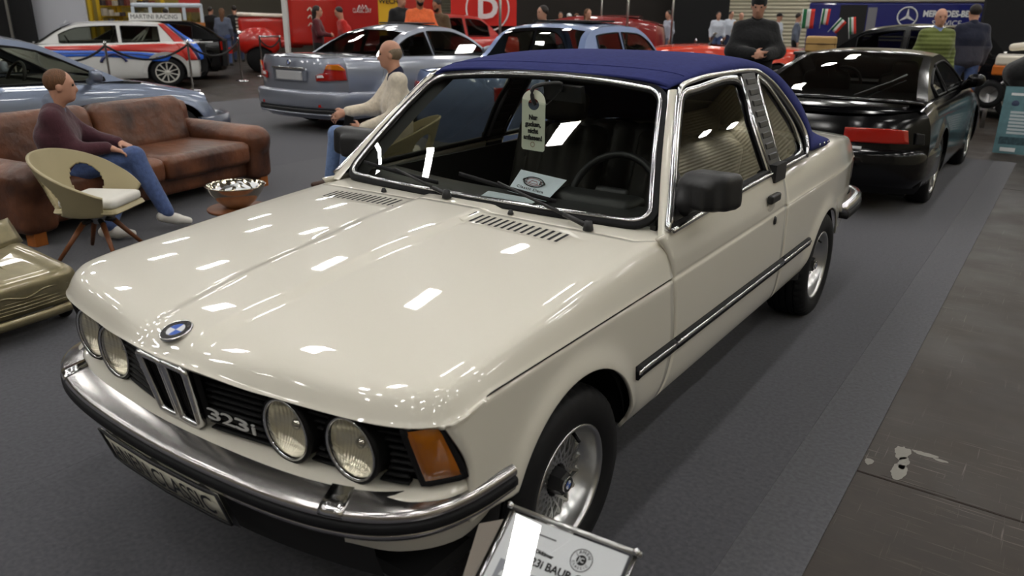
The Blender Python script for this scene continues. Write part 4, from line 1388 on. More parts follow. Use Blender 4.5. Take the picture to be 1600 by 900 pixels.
    if beard is not None:
        sd = Sdf(min(h, .012))
        sd.ell(hp_(0, .032, -.050), V3(.060, .068, .068) * k, e, .01)
        sd.ell(hp_(0, .09, -.01), V3(.05, .06, .045) * k, e, .01, sub=True)
        sd.ell(hp_(0, .02, .05), V3(.12, .14, .075) * k, e, .01, sub=True)
        obj('beard', *sd.mesh(), beard, root)
    for s_ in (-1, 1):
        c_ = hp_(s_ * .031, .079, .014)
        obj('eye', *xf(lathe([(0, .010), (.007, .007), (.010, 0), (.007, -.007), (0, -.010)], 10), c_), M_EYE, root)
    return root
def cloth(name, col, n=(30, .10), b=(25, .35, .02), rough=.9):
    return mat(name, col, rough, noise=n, bump=b, sheen=.15)
M_JEANS = cloth('blue_jeans', C(72, 90, 134), (35, .18))
M_JEANS_L = cloth('light_jeans', C(112, 136, 178), (35, .15))
M_JEANS_D = cloth('dark_jeans', C(52, 62, 88), (35, .15))
M_BURG = cloth('burgundy_knit', C(70, 34, 44))
M_CREAMK = cloth('cream_knit', C(214, 203, 184))
M_NAVYC = cloth('navy_jacket_cloth', C(28, 32, 52))
M_BLK = cloth('black_cloth', C(13, 13, 16))
M_TWO = cloth('two_tone_jacket', C(26, 30, 50))
_nt = M_TWO.node_tree
_tc = _nt.nodes.new('ShaderNodeTexCoord'); _sx = _nt.nodes.new('ShaderNodeSeparateXYZ'); _rp = _nt.nodes.new('ShaderNodeValToRGB')
_rp.color_ramp.interpolation = 'CONSTANT'
_rp.color_ramp.elements[0].color = C(62, 62, 74); _rp.color_ramp.elements[1].position = .585; _rp.color_ramp.elements[1].color = C(24, 28, 48)
_mm = _nt.nodes.new('ShaderNodeMath'); _mm.operation = 'MULTIPLY'; _mm.inputs[1].default_value = .5
_nt.links.new(_tc.outputs['Object'], _sx.inputs[0]); _nt.links.new(_sx.outputs['Z'], _mm.inputs[0]); _nt.links.new(_mm.outputs[0], _rp.inputs[0])
_nt.links.new(_rp.outputs[0], _nt.nodes['Principled BSDF'].inputs['Base Color'])
M_OLIVE = cloth('olive_quilt', C(104, 114, 58))
_nt = M_OLIVE.node_tree
_tc = _nt.nodes.new('ShaderNodeTexCoord'); _wv = _nt.nodes.new('ShaderNodeTexWave'); _wv.bands_direction = 'Z'; _wv.inputs['Scale'].default_value = 5.5
_bp = _nt.nodes.new('ShaderNodeBump'); _bp.inputs['Distance'].default_value = .007
_nt.links.new(_tc.outputs['Object'], _wv.inputs['Vector']); _nt.links.new(_wv.outputs['Fac'], _bp.inputs['Height']); _nt.links.new(_bp.outputs[0], _nt.nodes['Principled BSDF'].inputs['Normal'])
M_ORANGE = cloth('orange_knit', C(236, 112, 62))
M_BROWNJ = cloth('brown_jacket', C(92, 74, 52))
M_REDC = cloth('red_shirt', C(200, 40, 34))
M_WHITEC = cloth('white_shirt', C(205, 212, 224))
M_TANC = cloth('tan_jacket', C(150, 110, 66))
M_GREYC = cloth('grey_denim', C(92, 100, 118))
M_GREENC = cloth('green_shirt', C(70, 130, 60))
M_HAIR_BR = mat('brown_hair', C(104, 70, 44), .6, noise=(90, .25), bump=(160, .5, .01), stretch=(1, 1, .2))
M_HAIR_DK = mat('dark_hair', C(34, 26, 22), .55, noise=(90, .25), bump=(160, .5, .01), stretch=(1, 1, .2))
M_HAIR_GR = mat('grey_hair', C(120, 104, 84), .6, noise=(90, .25), bump=(160, .5, .01), stretch=(1, 1, .2))
M_SHOEW = mat('white_sneaker', C(226, 222, 214), .5)
M_SHOEB = mat('brown_shoe', C(70, 44, 30), .45)

# ================================================================== things on and beside the cabriolet
# hang tag on the interior mirror
tagm = mat('tag_card', C(222, 226, 206), .6)
def T(x, z, o=0.0):
    # hangs facing the windscreen, turned a little to the left side
    return np.array((.034 + x * 1.28, .905 - x * .15 - o, z))
pts = []
for a in np.linspace(0, pi, 13): pts.append((.046 * cos(a), 1.232 + .046 * sin(a)))
pts += [(-.046, 1.052), (-.040, 1.044), (.040, 1.044), (.046, 1.052)]
hole = [(.022 * cos(a), 1.222 + .022 * sin(a)) for a in np.linspace(0, 2 * pi, 17)[:-1]]
bm = bmesh.new()
def _ring(p): 
    vs_ = [bm.verts.new(T(*q)) for q in p]
    return [bm.edges.new((vs_[i], vs_[(i + 1) % len(vs_)])) for i in range(len(vs_))]
bmesh.ops.triangle_fill(bm, edges=_ring(pts) + _ring(hole), use_beauty=True)
me = bpy.data.meshes.new('hang_tag'); bm.to_mesh(me); bm.free(); me.materials.append(tagm)
htag = bpy.data.objects.new('hang_tag', me); COL.objects.link(htag)
solid(htag, .0012, 0)
tag(htag, 'pale hang tag with German lettering hanging behind the windscreen', 'tag')
for k, (t, sz) in enumerate((('Nur', .024), ('gucken,', .024), ('nicht', .024), ('anfassen!', .024))):
    lettering('tag_text', t, sz * 1.1, T(0, 1.172 - .026 * k, .0025), (.97, -.12, 0), (0, 0, 1), M_INK, htag, off=0, bold=.0009)
obj('tag_crest', *xf(lathe([(.008, 0), (.0105, 0)], 24, axis='y'), T(0, 1.068, .003)), mat('crest_brown', C(150, 120, 96), .6), htag)
obj('mirror_strap', *tube(smooth_path([T(.0, 1.222, -.01), T(.0, 1.25, .01), T(.006, 1.29, .006), np.array((.10, .985, 1.30)), np.array((.10, 1.0, 1.27))], 16), .008, 8), M_BLACK, htag)
# papers on the dashboard
def sheet(name, P4, m, dz=0.002):
    o = obj(name, P4, [(0, 1, 2, 3)], m, None, smooth=False)
    return solid(o, .0015, 1)
M_PAPER = mat('pale_blue_paper', C(212, 222, 232), .55)
fold = thing('folder', 'pale blue folder with a round car emblem on the dashboard', 'folder', (0, 0, 0))
A, Bq, Cq, D = (V3(-.018, .90, .962), V3(.222, .86, .955), V3(.262, .655, .916), V3(.055, .705, .919))
o = sheet('folder_cover', [D, Cq, Bq, A], M_PAPER); o.parent = fold
def fp(a, b, h=.004): return D + (Cq - D) * a + (A - D) * b + V3(0, 0, h)
ring = [fp(.5 + .26 * cos(t), .58 + .20 * sin(t)) for t in np.linspace(0, 2 * pi, 33)[:-1]]
obj('emblem_ring', *tube(ring, .0022, 6, closed=True), M_INK, fold)
ring = [fp(.5 + .20 * cos(t), .58 + .14 * sin(t)) for t in np.linspace(0, 2 * pi, 33)[:-1]]
obj('emblem_ring', *tube(ring, .0012, 6, closed=True), mat('emblem_maroon', C(150, 70, 74), .6), fold)
lettering('emblem_text', 'C     D', .045, fp(.5, .58), Cq - D, A - D, M_INK, fold, off=.001, bold=.001)
obj('emblem_car', *join(*[sweep([fp(.40, .55), fp(.44, .62), fp(.56, .62), fp(.60, .55), fp(.62, .51), fp(.38, .51), fp(.40, .55)], circ(.0012, 5))]), mat('emblem_maroon', C(150, 70, 74), .6), fold)
lettering('folder_text', 'Classic Data', .030, fp(.5, .26), Cq - D, A - D, M_INK, fold, off=.001)
leaf = sheet('paper_sheet', [V3(.040, .555, .9225), V3(.262, .548, .9225), V3(.232, .65, .918), V3(.0, .66, .919)], mat('paper_lines', C(206, 216, 224), .6))
tag(leaf, 'loose pale sheet lying under the wiper in front of the folder', 'paper')

# ================================================================== sign stand at the front wheel
sgn = thing('sign_stand', 'clear acrylic sign stand with a printed car data sheet near the front wheel', 'sign', (0, 0, 0))
TLs, TRs = V3(.925, -.487, .553), V3(1.213, -.468, .553)
sx_ = unit(TRs - TLs)
sdn = unit(V3(.02, -.80, -.60)) 
nrm_ = np.cross(sx_, -sdn)
def sg(a, b, h=0.0): return TLs + sx_ * a + sdn * b + nrm_ * h
Ls = np.linalg.norm(TRs - TLs)
M_ACR = glass_mat('acrylic', (.985, .99, .99), 1.5)
obj('sign_bar', *rod(sg(-.008, -.002, .0), sg(Ls + .008, -.002, .0), .0055, n=16), M_ALU, sgn)
for a in (0.0, Ls):
    obj('bar_bolt', *rod(sg(a, -.002, -.008), sg(a, -.002, .014), .0065, n=10), M_CHROME, sgn)
o = obj('sign_paper', [sg(.012, .225), sg(Ls - .014, .225), sg(Ls - .014, .008), sg(.012, .008)], [(0, 1, 2, 3)], M_WHITE, sgn, smooth=False)
solid(o, .001, -1)
for nm, h in (('acrylic_front', .0045), ('acrylic_back', -.004)):
    o = obj(nm, [sg(-.004, .235, h), sg(Ls + .004, .235, h), sg(Ls + .004, .002, h), sg(-.004, .002, h)], [(0, 1, 2, 3)], M_ACR, sgn, smooth=False)
o = obj('acrylic_side', [sg(-.03, .235, -.03), sg(-.002, .235, .004), sg(-.002, .03, .004), sg(-.07, .05, -.035)], [(0, 1, 2, 3)], mat('smoky_sheet', C(170, 160, 150), .3, alpha=.75), sgn, smooth=False)
for a in (.004, Ls - .004):
    obj('sign_leg', *rod(sg(a, .0, -.006), sg(a, .30, -.006), .005, n=8), M_CHROME, sgn)
    obj('sign_leg', *rod(sg(a, .12, -.006), V3(sg(a, .12)[0], sg(a, .12)[1] + .02, .006), .006, n=8), M_CHROME, sgn)
obj('sign_foot', *box(.90, 1.24, -.72, -.50, .001, .012), M_STEEL, sgn, smooth=False)
def stext(t, size, a, b, bold=0.0, m=M_INK, al='LEFT'):
    lettering('sign_text', t, size, sg(a, b, .0012), sx_, -sdn, m, sgn, off=0, bold=bold, align=al)
M_GREYINK = mat('grey_ink', C(92, 92, 96), .6)
stext('- Oldtimer', .011, .086, .066, .0003)
stext('323i BAUR Cabrio', .0225, .082, .088, .0005)
obj('sign_picture', [sg(.03, .15, .001), sg(.10, .15, .001), sg(.10, .105, .001), sg(.03, .105, .001)], [(0, 1, 2, 3)], mat('picture_grey', C(150, 152, 160), .6), sgn, smooth=False)
obj('sign_picture_car', *xf(poly_prism([(-.024, -.006), (-.022, .004), (-.013, .006), (-.008, .014), (.008, .014), (.014, .006), (.023, .003), (.024, -.006)], .0006), (0, 0, 0)), M_WHITE, sgn, smooth=False)
_o = bpy.data.objects['sign_picture_car']
for v in _o.data.vertices:
    q = sg(.065 + v.co.x, .132 - v.co.y, .0016 + v.co.z); v.co = tuple(q)
obj('sign_table', [sg(.105, .16, .001), sg(.25, .16, .001), sg(.25, .112, .001), sg(.105, .112, .001)], [(0, 1, 2, 3)], mat('table_grey', C(186, 187, 192), .6), sgn, smooth=False)
for k in range(3): obj('print_line', [sg(.112, .124 + .012 * k, .0016), sg(.150, .124 + .012 * k, .0016), sg(.150, .120 + .012 * k, .0016), sg(.112, .120 + .012 * k, .0016)], [(0, 1, 2, 3)], M_GREYINK, sgn, smooth=False)
obj('print_line', [sg(.076, .034, .0012), sg(.125, .034, .0012), sg(.125, .031, .0012), sg(.076, .031, .0012)], [(0, 1, 2, 3)], M_GREYINK, sgn, smooth=False)
cs = (.190, .050)
obj('seal_ring', *tube([sg(cs[0] + .0225 * cos(t), cs[1] + .0225 * sin(t), .0012) for t in np.linspace(0, 2 * pi, 41)[:-1]], .0008, 5, closed=True), M_GREYINK, sgn)
obj('seal_disc', *lathe([(0, 0), (.0105, 0)], 28), M_INK, sgn)
_o = bpy.data.objects['seal_disc']
for v in _o.data.vertices: v.co = tuple(sg(cs[0] + v.co.x, cs[1] + v.co.y, .0012))
lettering('seal_letters', 'JC', .013, sg(*cs, .002), sx_, -sdn, M_WHITE, sgn, off=0, bold=.0003)
for i, ch in enumerate('JANEN'):
    a = pi / 2 + (2 - i) * .48
    d = sx_ * cos(a) - sdn * sin(a); tx = sx_ * sin(a) + sdn * cos(a)
    lettering('seal_letters', ch, .009, sg(*cs, .0015) + d * .0165, tx, d, M_INK, sgn, off=0)
for i, ch in enumerate('CLASSIC'):
    a = -pi / 2 + (i - 3) * .36
    d = sx_ * cos(a) - sdn * sin(a); tx = -(sx_ * sin(a) + sdn * cos(a))
    lettering('seal_letters', ch, .007, sg(*cs, .0015) + d * .0165, tx, -d, M_INK, sgn, off=0)

# ================================================================== lounge: sofa, chairs, bowl
def leather():
    m = bpy.data.materials.new('worn_brown_leather')
    m.use_nodes = True
    nt = m.node_tree; b = nt.nodes['Principled BSDF']
    tc = nt.nodes.new('ShaderNodeTexCoord')
    n = nt.nodes.new('ShaderNodeTexNoise'); n.inputs['Scale'].default_value = 3.2; n.inputs['Detail'].default_value = 7
    r = nt.nodes.new('ShaderNodeValToRGB')
    r.color_ramp.elements[0].position = .32; r.color_ramp.elements[0].color = C(54, 30, 21)
    r.color_ramp.elements[1].position = .68; r.color_ramp.elements[1].color = C(124, 76, 49)
    nt.links.new(tc.outputs['Object'], n.inputs['Vector']); nt.links.new(n.outputs['Fac'], r.inputs[0]); nt.links.new(r.outputs[0], b.inputs['Base Color'])
    n2 = nt.nodes.new('ShaderNodeTexNoise'); n2.inputs['Scale'].default_value = 14; n2.inputs['Detail'].default_value = 8
    bp = nt.nodes.new('ShaderNodeBump'); bp.inputs['Strength'].default_value = .45; bp.inputs['Distance'].default_value = .02
    nt.links.new(tc.outputs['Object'], n2.inputs['Vector']); nt.links.new(n2.outputs['Fac'], bp.inputs['Height']); nt.links.new(bp.outputs[0], b.inputs['Normal'])
    b.inputs['Roughness'].default_value = .36
    return m
M_LEATH = leather()
M_WOOD = mat('orange_wood', C(170, 98, 40), .45, noise=(12, .2), stretch=(1, 1, .1))
M_WOODD = mat('brown_wood', C(120, 72, 42), .45, noise=(12, .2), stretch=(1, 1, .1))
sofa = thing('sofa', 'worn brown leather sofa with rounded arms on the left', 'sofa', (-3.88, .60, 0), .185)
def sf(name, h, *prims):
    sd = Sdf(h)
    for c, hf, rad, rot in prims: sd.rbox(c, hf, rad, rot, .03)
    return obj(name, *sd.mesh(), M_LEATH, sofa)
sf('sofa_base', .03, ((-.48, 1.22, .21), (.40, 1.05, .10), .03, (0, 0, 0)))
for y in (.13, 2.31):
    sd = Sdf(.022)
    sd.rbox((-.46, y, .30), (.47, .135, .22), .07, (0, 0, 0), .03)
    sd.cone((-.90, y, .45), (-.06, y, .44), .14, .13, .05)
    obj('sofa_arm', *sd.mesh(), M_LEATH, sofa)
for y in (.74, 1.70):
    sf('seat_cushion', .022, ((-.40, y, .345), (.42, .475, .10), .06, (0, 0, 0)))
    sf('back_cushion', .022, ((-.84, y, .58), (.13, .48, .24), .10, (0, -.22, 0)))
sf('sofa_back', .03, ((-.98, 1.22, .42), (.10, 1.16, .34), .07, (0, -.1, 0)))
for x in (-.07, -.9):
    for y in (.10, 2.34):
        obj('sofa_foot', *box(x - .045, x + .045, y - .045, y + .045, 0.0, .11), M_WOOD, sofa, smooth=False)

M_SHELL = mat('olive_beige_shell', C(168, 156, 122), .5, bump=(300, .1, .001))
M_PAD = mat('white_pad', C(214, 211, 202), .8)
def shell_chair(label, loc, rotz, seat=True):
    t = thing('shell_chair', label, 'chair', loc, rotz, 'swivel shell chairs with wooden legs')
    # shell: a bucket swept round the seat, high at the back, falling to front tips; opening at the back
    def sh(a, v):
        # a: -1..1 round from left tip over the back to the right tip, v 0..1 up
        th = a * 2.25
        rb, rt = .20, .30 + .03 * cos(th)
        r = rb + (rt - rb) * v ** .8
        top = .41 + .29 * max(0, cos(th * .62)) ** 1.3
        z = .36 + (top - .36) * v - .05 * (1 - v) ** 2
        return (r * 1.08 * sin(th), -r * cos(th) * (1.0 + .10 * (abs(a) > .7)), z)
    n, m_ = 121, 41
    V, F = grid([[sh(a, v) for v in np.linspace(0, 1, m_)] for a in np.linspace(-1, 1, n)])
    F2 = []
    for f in F:
        c = np.mean([V[i] for i in f], axis=0)
        ia, iv = f[0] // m_, f[0] % m_
        a = -1 + 2 * ia / (n - 1); v = iv / (m_ - 1)
        if ((abs(a) - .40) / .17) ** 2 + ((v - .38) / .36) ** 2 < 1: continue      # openings between back and arms
        F2.append(f)
    s_ = solid(obj('shell', V, F2, M_SHELL, t), .018, 0)
    sb = Sdf(.02); sb.rbox((0, .03, .335), (.20, .21, .022), .02); obj('seat_pan', *sb.mesh(), M_SHELL, t)
    sb = Sdf(.018); sb.rbox((0, .04, .385), (.185, .19, .035), .03); obj('seat_pad', *sb.mesh(), M_PAD, t)
    obj('swivel_hub', *lathe([(0, .32), (.055, .32), (.058, .27), (.045, .25), (.03, .22), (0, .22)], 24), M_STEEL, t)
    for k in range(4):
        a = pi / 4 + k * pi / 2
        d = V3(cos(a), sin(a), 0)
        obj('leg', *rod(d * .09 + V3(0, 0, .235), d * .27 + V3(0, 0, .014), .019, .012, 10), M_WOODD, t)
        obj('leg_bracket', *rod(d * .03 + V3(0, 0, .25), d * .10 + V3(0, 0, .23), .016, .020, 8), M_BLACK, t)
    return t
shell_chair('olive beige swivel chair with white seat pad in front of the sofa', (-3.38, .84, 0), -1.0)
shell_chair('olive beige chair under the man in the cream sweater', (-3.06, 3.46, 0), 2.32)

# bowl of paper slips on a small round table
tbl = thing('side_table', 'low round side table beneath the metal bowl', 'table', (-2.86, 1.55, 0))
obj('table_top', *lathe([(0, .27), (.20, .27), (.205, .262), (.20, .25), (0, .25)], 40), M_WOODD, tbl)
obj('table_stem', *lathe([(.03, .25), (.025, .12), (.035, .03), (.14, .012), (.15, 0)], 30), M_STEEL, tbl)
bowl = thing('bowl', 'polished metal bowl full of white paper slips', 'bowl', (-2.86, 1.55, .2705))
obj('bowl_shell', *lathe([(0, .004), (.07, .0), (.08, .006), (.13, .05), (.175, .11), (.195, .150), (.203, .155), (.201, .160), (.190, .153), (.168, .112), (.125, .056), (.075, .014), (0, .012)], 48), mat('bowl_metal', (.62, .55, .42, 1), .12, metal=1), bowl)
_rs = random.Random(5)
for k in range(26):
    a, rr_ = _rs.random() * 2 * pi, .14 * sqrt(_rs.random())
    v, f = cbox((0, 0, 0), (.055, .035, .0012))
    sl = obj('paper_slip', *xf((v, f), (rr_ * cos(a), rr_ * sin(a), .125 + .03 * _rs.random()), (_rs.uniform(-.5, .5), _rs.uniform(-.5, .5), _rs.random() * 3)), M_WHITE, None, smooth=False)
    sl.location = (-2.86, 1.55, .2705)
    tag(sl, 'small white paper slip lying in the metal bowl', 'paper', 'paper slips in the metal bowl')

# ================================================================== gold toy pedal car (front faces +X)
M_GOLD = mat('gold_beige_metal', C(138, 128, 98), .32, metal=.55, coat=.4, noise=(16, .16))
toy = thing('pedal_car', 'gold beige toy pedal car standing at the left edge', 'toy car', (-2.27, -.12, 0), .12)
sd = Sdf(.013)
sd.rbox((-.42, 0, .205), (.42, .295, .085), .05, (0, 0, 0), .03)
sd.rbox((-.22, 0, .295), (.24, .21, .050), .03, (0, .22, 0), .06)
for s in (1, -1):
    sd.cone((-.62, s * .235, .355), (-.04, s * .235, .275), .060, .042, .05)
sd.rbox((-.03, 0, .16), (.04, .29, .03), .02, (0, 0, 0), .02)
obj('toy_body', *sd.mesh(), M_GOLD, toy)
P = [[(-.36 - .05 * v - .06 * u * u, .275 * u * (1 - .10 * v), .375 + .13 * v) for v in np.linspace(0, 1, 5)] for u in np.linspace(-1, 1, 21)]
solid(obj('toy_windscreen', *grid(P), M_GOLD, toy), .014, 0)
obj('hood_crease', *tube([(-.40, .02, .385), (-.2, .02, .345), (-.03, .02, .290)], .005, 6), M_GOLD, toy)
obj('toy_bumper', *sweep(smooth_path([(-.10, -.305, .115), (.0, -.29, .115), (.03, -.15, .115), (.035, 0, .115), (.03, .15, .115), (.0, .29, .115), (-.10, .305, .115)], 40), [(-.012, -.022), (.008, -.022), (.012, 0), (.008, .022), (-.012, .022)]), M_GOLD, toy)
g_ = obj('toy_grille', *sweep(smooth_path([(.012, -.22, .235), (.022, -.10, .245), (.026, 0, .222), (.022, .10, .245), (.012, .22, .235)], 30), circ(.006, 6)), M_GOLD, toy)
for k in range(4):
    obj('grille_bar', *sweep(smooth_path([(.008, -.21, .16 + .017 * k), (.02, 0, .16 + .017 * k), (.008, .21, .16 + .017 * k)], 16), circ(.004, 6)), M_GOLD, g_)
for s in (1, -1):
    for y in (-.15, -.68):
        w = obj('toy_wheel', *xf(lathe([(0, .022), (.03, .024), (.042, .018), (.058, .02), (.064, .008), (.064, -.008), (.058, -.02), (0, -.02)], 28, axis='y'), (y, s * .265, .0645)), M_TYRE, toy)

# ================================================================== the two seated men
def Jw(d, face, base, k=1.0):
    J = {q: np.array(v, float) - np.array((*base, 0)) for q, v in d.items()}
    J['face'] = np.array(face, float)
    J['k'] = k
    return J
b1 = (-4.0, 1.1)
J1 = Jw(dict(pel=(-4.15, 1.06, .46), chest=(-4.15, 1.03, .71), neck=(-4.135, 1.03, .925), head=(-4.085, 1.085, 1.045), hipR=(-4.08, 1.01, .45), hipL=(-4.22, 1.12, .45),
             knR=(-3.80, 1.38, .545), knL=(-3.88, 1.36, .46), anR=(-3.64, 1.475, .135), anL=(-3.70, 1.06, .102), shR=(-4.01, .945, .838), shL=(-4.265, 1.12, .838),
             elR=(-3.95, 1.03, .615), wrR=(-3.84, 1.22, .625), elL=(-4.26, 1.30, .66), wrL=(-4.02, 1.40, .62)), (.50, .86, -.02), b1, .95)
J1.update(hdR=V3(.5, .8, -.35), hdL=V3(.8, .3, -.2), toeR=V3(.25, .95, -.25), toeL=V3(.75, .6, 0))
person('man in burgundy sweater with crossed legs sitting on the leather sofa', (*b1, 0), 0, J1, M_BURG, M_JEANS, M_HAIR_BR, shoes=M_SHOEW, h=.013, bulk=.011, collar=mat('blue_grey_collar', C(120, 128, 146), .8), upR=(0, 0, 1), upL=(0, 0, 1), beard=None, sideR=(-.8, .5, 0), sideL=(.5, -.8, 0))
b2 = (-3.3, 3.3)
J2 = Jw(dict(pel=(-3.12, 3.46, .47), chest=(-3.12, 3.46, .80), neck=(-3.11, 3.45, 1.055), head=(-3.145, 3.415, 1.215), shL=(-2.97, 3.33, 1.01), shR=(-3.24, 3.57, 1.01), hipL=(-3.07, 3.39, .47), hipR=(-3.18, 3.52, .47),
             knL=(-3.36, 3.09, .50), knR=(-3.66, 3.22, .515), anL=(-3.38, 3.02, .10), anR=(-3.74, 3.18, .10), elL=(-2.95, 3.24, .72), wrL=(-3.13, 3.03, .63), elR=(-3.36, 3.40, .75), wrR=(-3.44, 3.15, .735)), (-.76, -.65, -.06), b2, .98)
J2.update(hdR=V3(-.60, -.70, -.35), hdL=V3(-.85, -.35, .05), toeL=V3(-.75, -.65, 0), toeR=V3(-.75, -.65, 0))
person('balding man in cream sweater and light jeans sitting with one hand raised', (*b2, 0), 0, J2, M_CREAMK, M_JEANS_L, M_HAIR_GR, shoes=M_SHOEB, h=.013, bulk=.0115, hair_style='balding', collar=mat('navy_collar', C(30, 34, 62), .85), upR=(.25, -.25, 1), upL=(.6, -.7, .5), sideR=(-.2, .2, 1), sideL=(0, 0, 1))
ph = obj('phone', *xf(cbox((0, 0, 0), (.075, .012, .14)), (-3.245, 2.985, .675), (.5, .25, .75)), M_BLACK, None, smooth=False)
bevel(ph, .005, 2)
tag(ph, 'black phone held by the man in the cream sweater', 'phone')

# ================================================================== background cars
def simple_wheel(parent, c, s, R, rr, w=.2, spokes=5, rim=None, face=None, double=False):
    c = np.array(c, float)
    hw = w / 2
    t = obj('wheel', *xf(lathe([(rr, hw - .01), (rr + .02, hw), (R - .03, hw), (R - .005, hw - .02), (R, hw - .05), (R, -hw + .05), (R - .02, -hw), (rr, -hw)], 40, axis='x'), c, scale=(s, 1, 1)), M_TYRE, parent)
    if s < 0: t.data.flip_normals()
    rim = rim or M_ALU
    r_ = obj('rim', *xf(lathe([(rr + .004, hw - .004), (rr - .006, hw + .002), (rr - .014, hw - .015), (rr - .02, hw - .06), (rr - .02, -hw)], 36, axis='x'), c, scale=(s, 1, 1)), rim, t)
    obj('wheel_disc', *xf(lathe([(0, hw - .06), (rr - .015, hw - .07)], 30, axis='x'), c, scale=(s, 1, 1)), M_BLACKM, r_)
    for k in range(spokes):
        a = 2 * pi * k / spokes + .3
        for da in ((-.10, .10) if double else (0,)):
            p0 = V3(hw - .02, .03 * cos(a), .03 * sin(a)); p1 = V3(hw - .012, (rr - .012) * cos(a + da), (rr - .012) * sin(a + da))
            wd = (.022 if spokes <= 6 else .012) if not double else .011
            obj('spoke', *xf(sweep([p0, p1], [(-wd, -.015), (wd, -.015), (wd * .8, .008), (-wd * .8, .008)], up=(1, 0, 0)), c, scale=(s, 1, 1)), rim, r_, smooth=False)
    obj('hub', *xf(lathe([(0, hw - .0), (.035, hw - .004), (.045, hw - .03)], 20, axis='x'), c, scale=(s, 1, 1)), rim, t)
    return t
def car(name, label, loc, rotz, L, W, zsh, prof, belt_z, wheels, R, rr, paint, glass=M_GLASS_D, arch=None, zl=.20, tumble=.45, roof_w=None,
        win=None, rear_glass=None, front_glass=None, lean_r=.10, lean_f=.12, round_r=.22, round_f=.30, spokes=5, rim=None, crown=.035, roof_paint=None,
        tyre_w=.2, seats=True, open_top=False, double=False, inset=.06):
    """a car body: rear bumper at y=0, nose at y=L, heading +Y.
    zsh: shoulder height by y; prof: cabin centre-line height by y; win: side window spans in y"""
    root = thing(name, label, 'car', loc, rotz)
    hw = W / 2
    arch = arch or R + .045
    def zs(y): return pchip(y, zsh)
    def yr(x): return round_r * (np.abs(x) / hw) ** 3.4
    def yf(x): return L - round_f * (np.abs(x) / hw) ** 3.0
    def zlo(y):
        y = np.asarray(y, float); z = np.full_like(y, zl)
        for cy in wheels:
            h = arch ** 2 - (y - cy) ** 2
            z = np.where(h > 0, np.maximum(z, R + np.sqrt(np.maximum(h, 0))), z)
        return z
    def sx_(v):   # section: offset by height fraction
        return pchip(v, [(0, -.05), (.08, -.02), (.3, -.003), (.55, 0), (.8, -.016), (.93, -.045), (1, -.085)])
    ys = sorted(set(np.round(np.concatenate([np.linspace(round_r, L - round_f, 40)] + [cy + arch * np.cos(np.linspace(0, pi, 25)) for cy in wheels]), 4).tolist()))
    ys = np.array([y for y in ys if round_r <= y <= L - round_f])
    fr = np.concatenate([np.linspace(0, .9, 16), np.linspace(.92, 1, 8)])
    parts = []
    P = np.zeros((len(ys), len(fr), 3))
    for i, y in enumerate(ys):
        z0 = float(zlo(y)); z1 = float(zs(y))
        zz = z0 + (z1 - z0) * fr
        v = (zz - zl) / (z1 - zl)
        fl = sum(.015 * np.exp(-(np.maximum(np.hypot(y - cy, zz - R) - arch, 0) / .05) ** 2) for cy in wheels)
        P[i, :, 0] = hw + sx_(v) + fl * (v < .8); P[i, :, 1] = y; P[i, :, 2] = zz
    parts += [grid(P), mirx(grid(P))]
    # tail and nose
    for (fn, sgn, lean, ye) in ((yr, 1, lean_r, round_r), (yf, -1, lean_f, L - round_f)):
        G = np.zeros((41, len(fr), 3))
        ze = float(zs(ye))
        for i, a in enumerate(np.linspace(-1, 1, 41)):
            for j, f in enumerate(fr):
                z1 = float(zs(fn(a * hw)))
                z = zl + (z1 - zl) * f
                x = a * (hw + float(sx_(f)))
                G[i, j] = (x, float(fn(a * hw)) + sgn * (lean * max(0, f - .55) ** 1.5 * 2.2 + (.05 * max(0, .25 - f) * 4)) * (1 - abs(a) ** 6), z)
        parts.append(grid(G, flip=sgn < 0))
    # top skin: bonnet, boot
    ycut = (prof[0][0] + .02, prof[-1][0] - .02)
    for (ya, yb) in (((None, ycut[0]), (ycut[1], None)) if prof else ()):
        G = np.zeros((41, 24, 3))
        for i, a in enumerate(np.linspace(-1, 1, 41)):
            y0 = (float(yr(a * hw)) + lean_r * .66 * (1 - abs(a) ** 6)) if ya is None else ya
            y1 = (float(yf(a * hw)) - lean_f * .66 * (1 - abs(a) ** 6)) if yb is None else yb
            for j, t in enumerate(np.linspace(0, 1, 24)):
                y = y0 + (y1 - y0) * t
                G[i, j] = (a * (hw - .085), y, float(zs(y)) + crown * (1 - abs(a) ** 2.2) * min(1, 4 * min(1, (t if ya is None else 1 - t) * 2.5 + .05)))
        parts.append(grid(G))
    obj('body', *join(*parts), paint, root)
    # cabin sides shelf
    y0, y1 = prof[0][0], prof[-1][0]
    obj('cabin_tub', *box(-hw + .10, hw - .10, y0 - .05, y1 + .05, zl + .1, belt_z - .02), M_BLACKM, root, smooth=False)
    for s in (1, -1):
        G = [[(s * (hw - .085), y, float(zs(y))), (s * (hw - .115), y, float(zs(y)) + .012), (s * (hw - .16), y, float(zs(y)) + .008)] for y in np.linspace(y0 - .2, y1 + .2, 20)]
        obj('window_sill', *grid(G, flip=s < 0), paint, root)
    obj('underbody', *box(-hw + .12, hw - .12, .25, L - .25, zl - .03, zl + .05), M_BLACKM, root, smooth=False)
    for cy in wheels:
        for s in (1, -1):
            simple_wheel(root, (s * (hw - tyre_w / 2 - .012), cy, R), s, R, rr, tyre_w, spokes, rim, double=double)
            obj('wheel_housing', *xf(lathe([(arch + .02, .25), (arch + .02, hw - .06)], 24, axis='x', a0=0, a1=pi), (0, cy, R), scale=(s, 1, 1)), M_BLACKM, root)
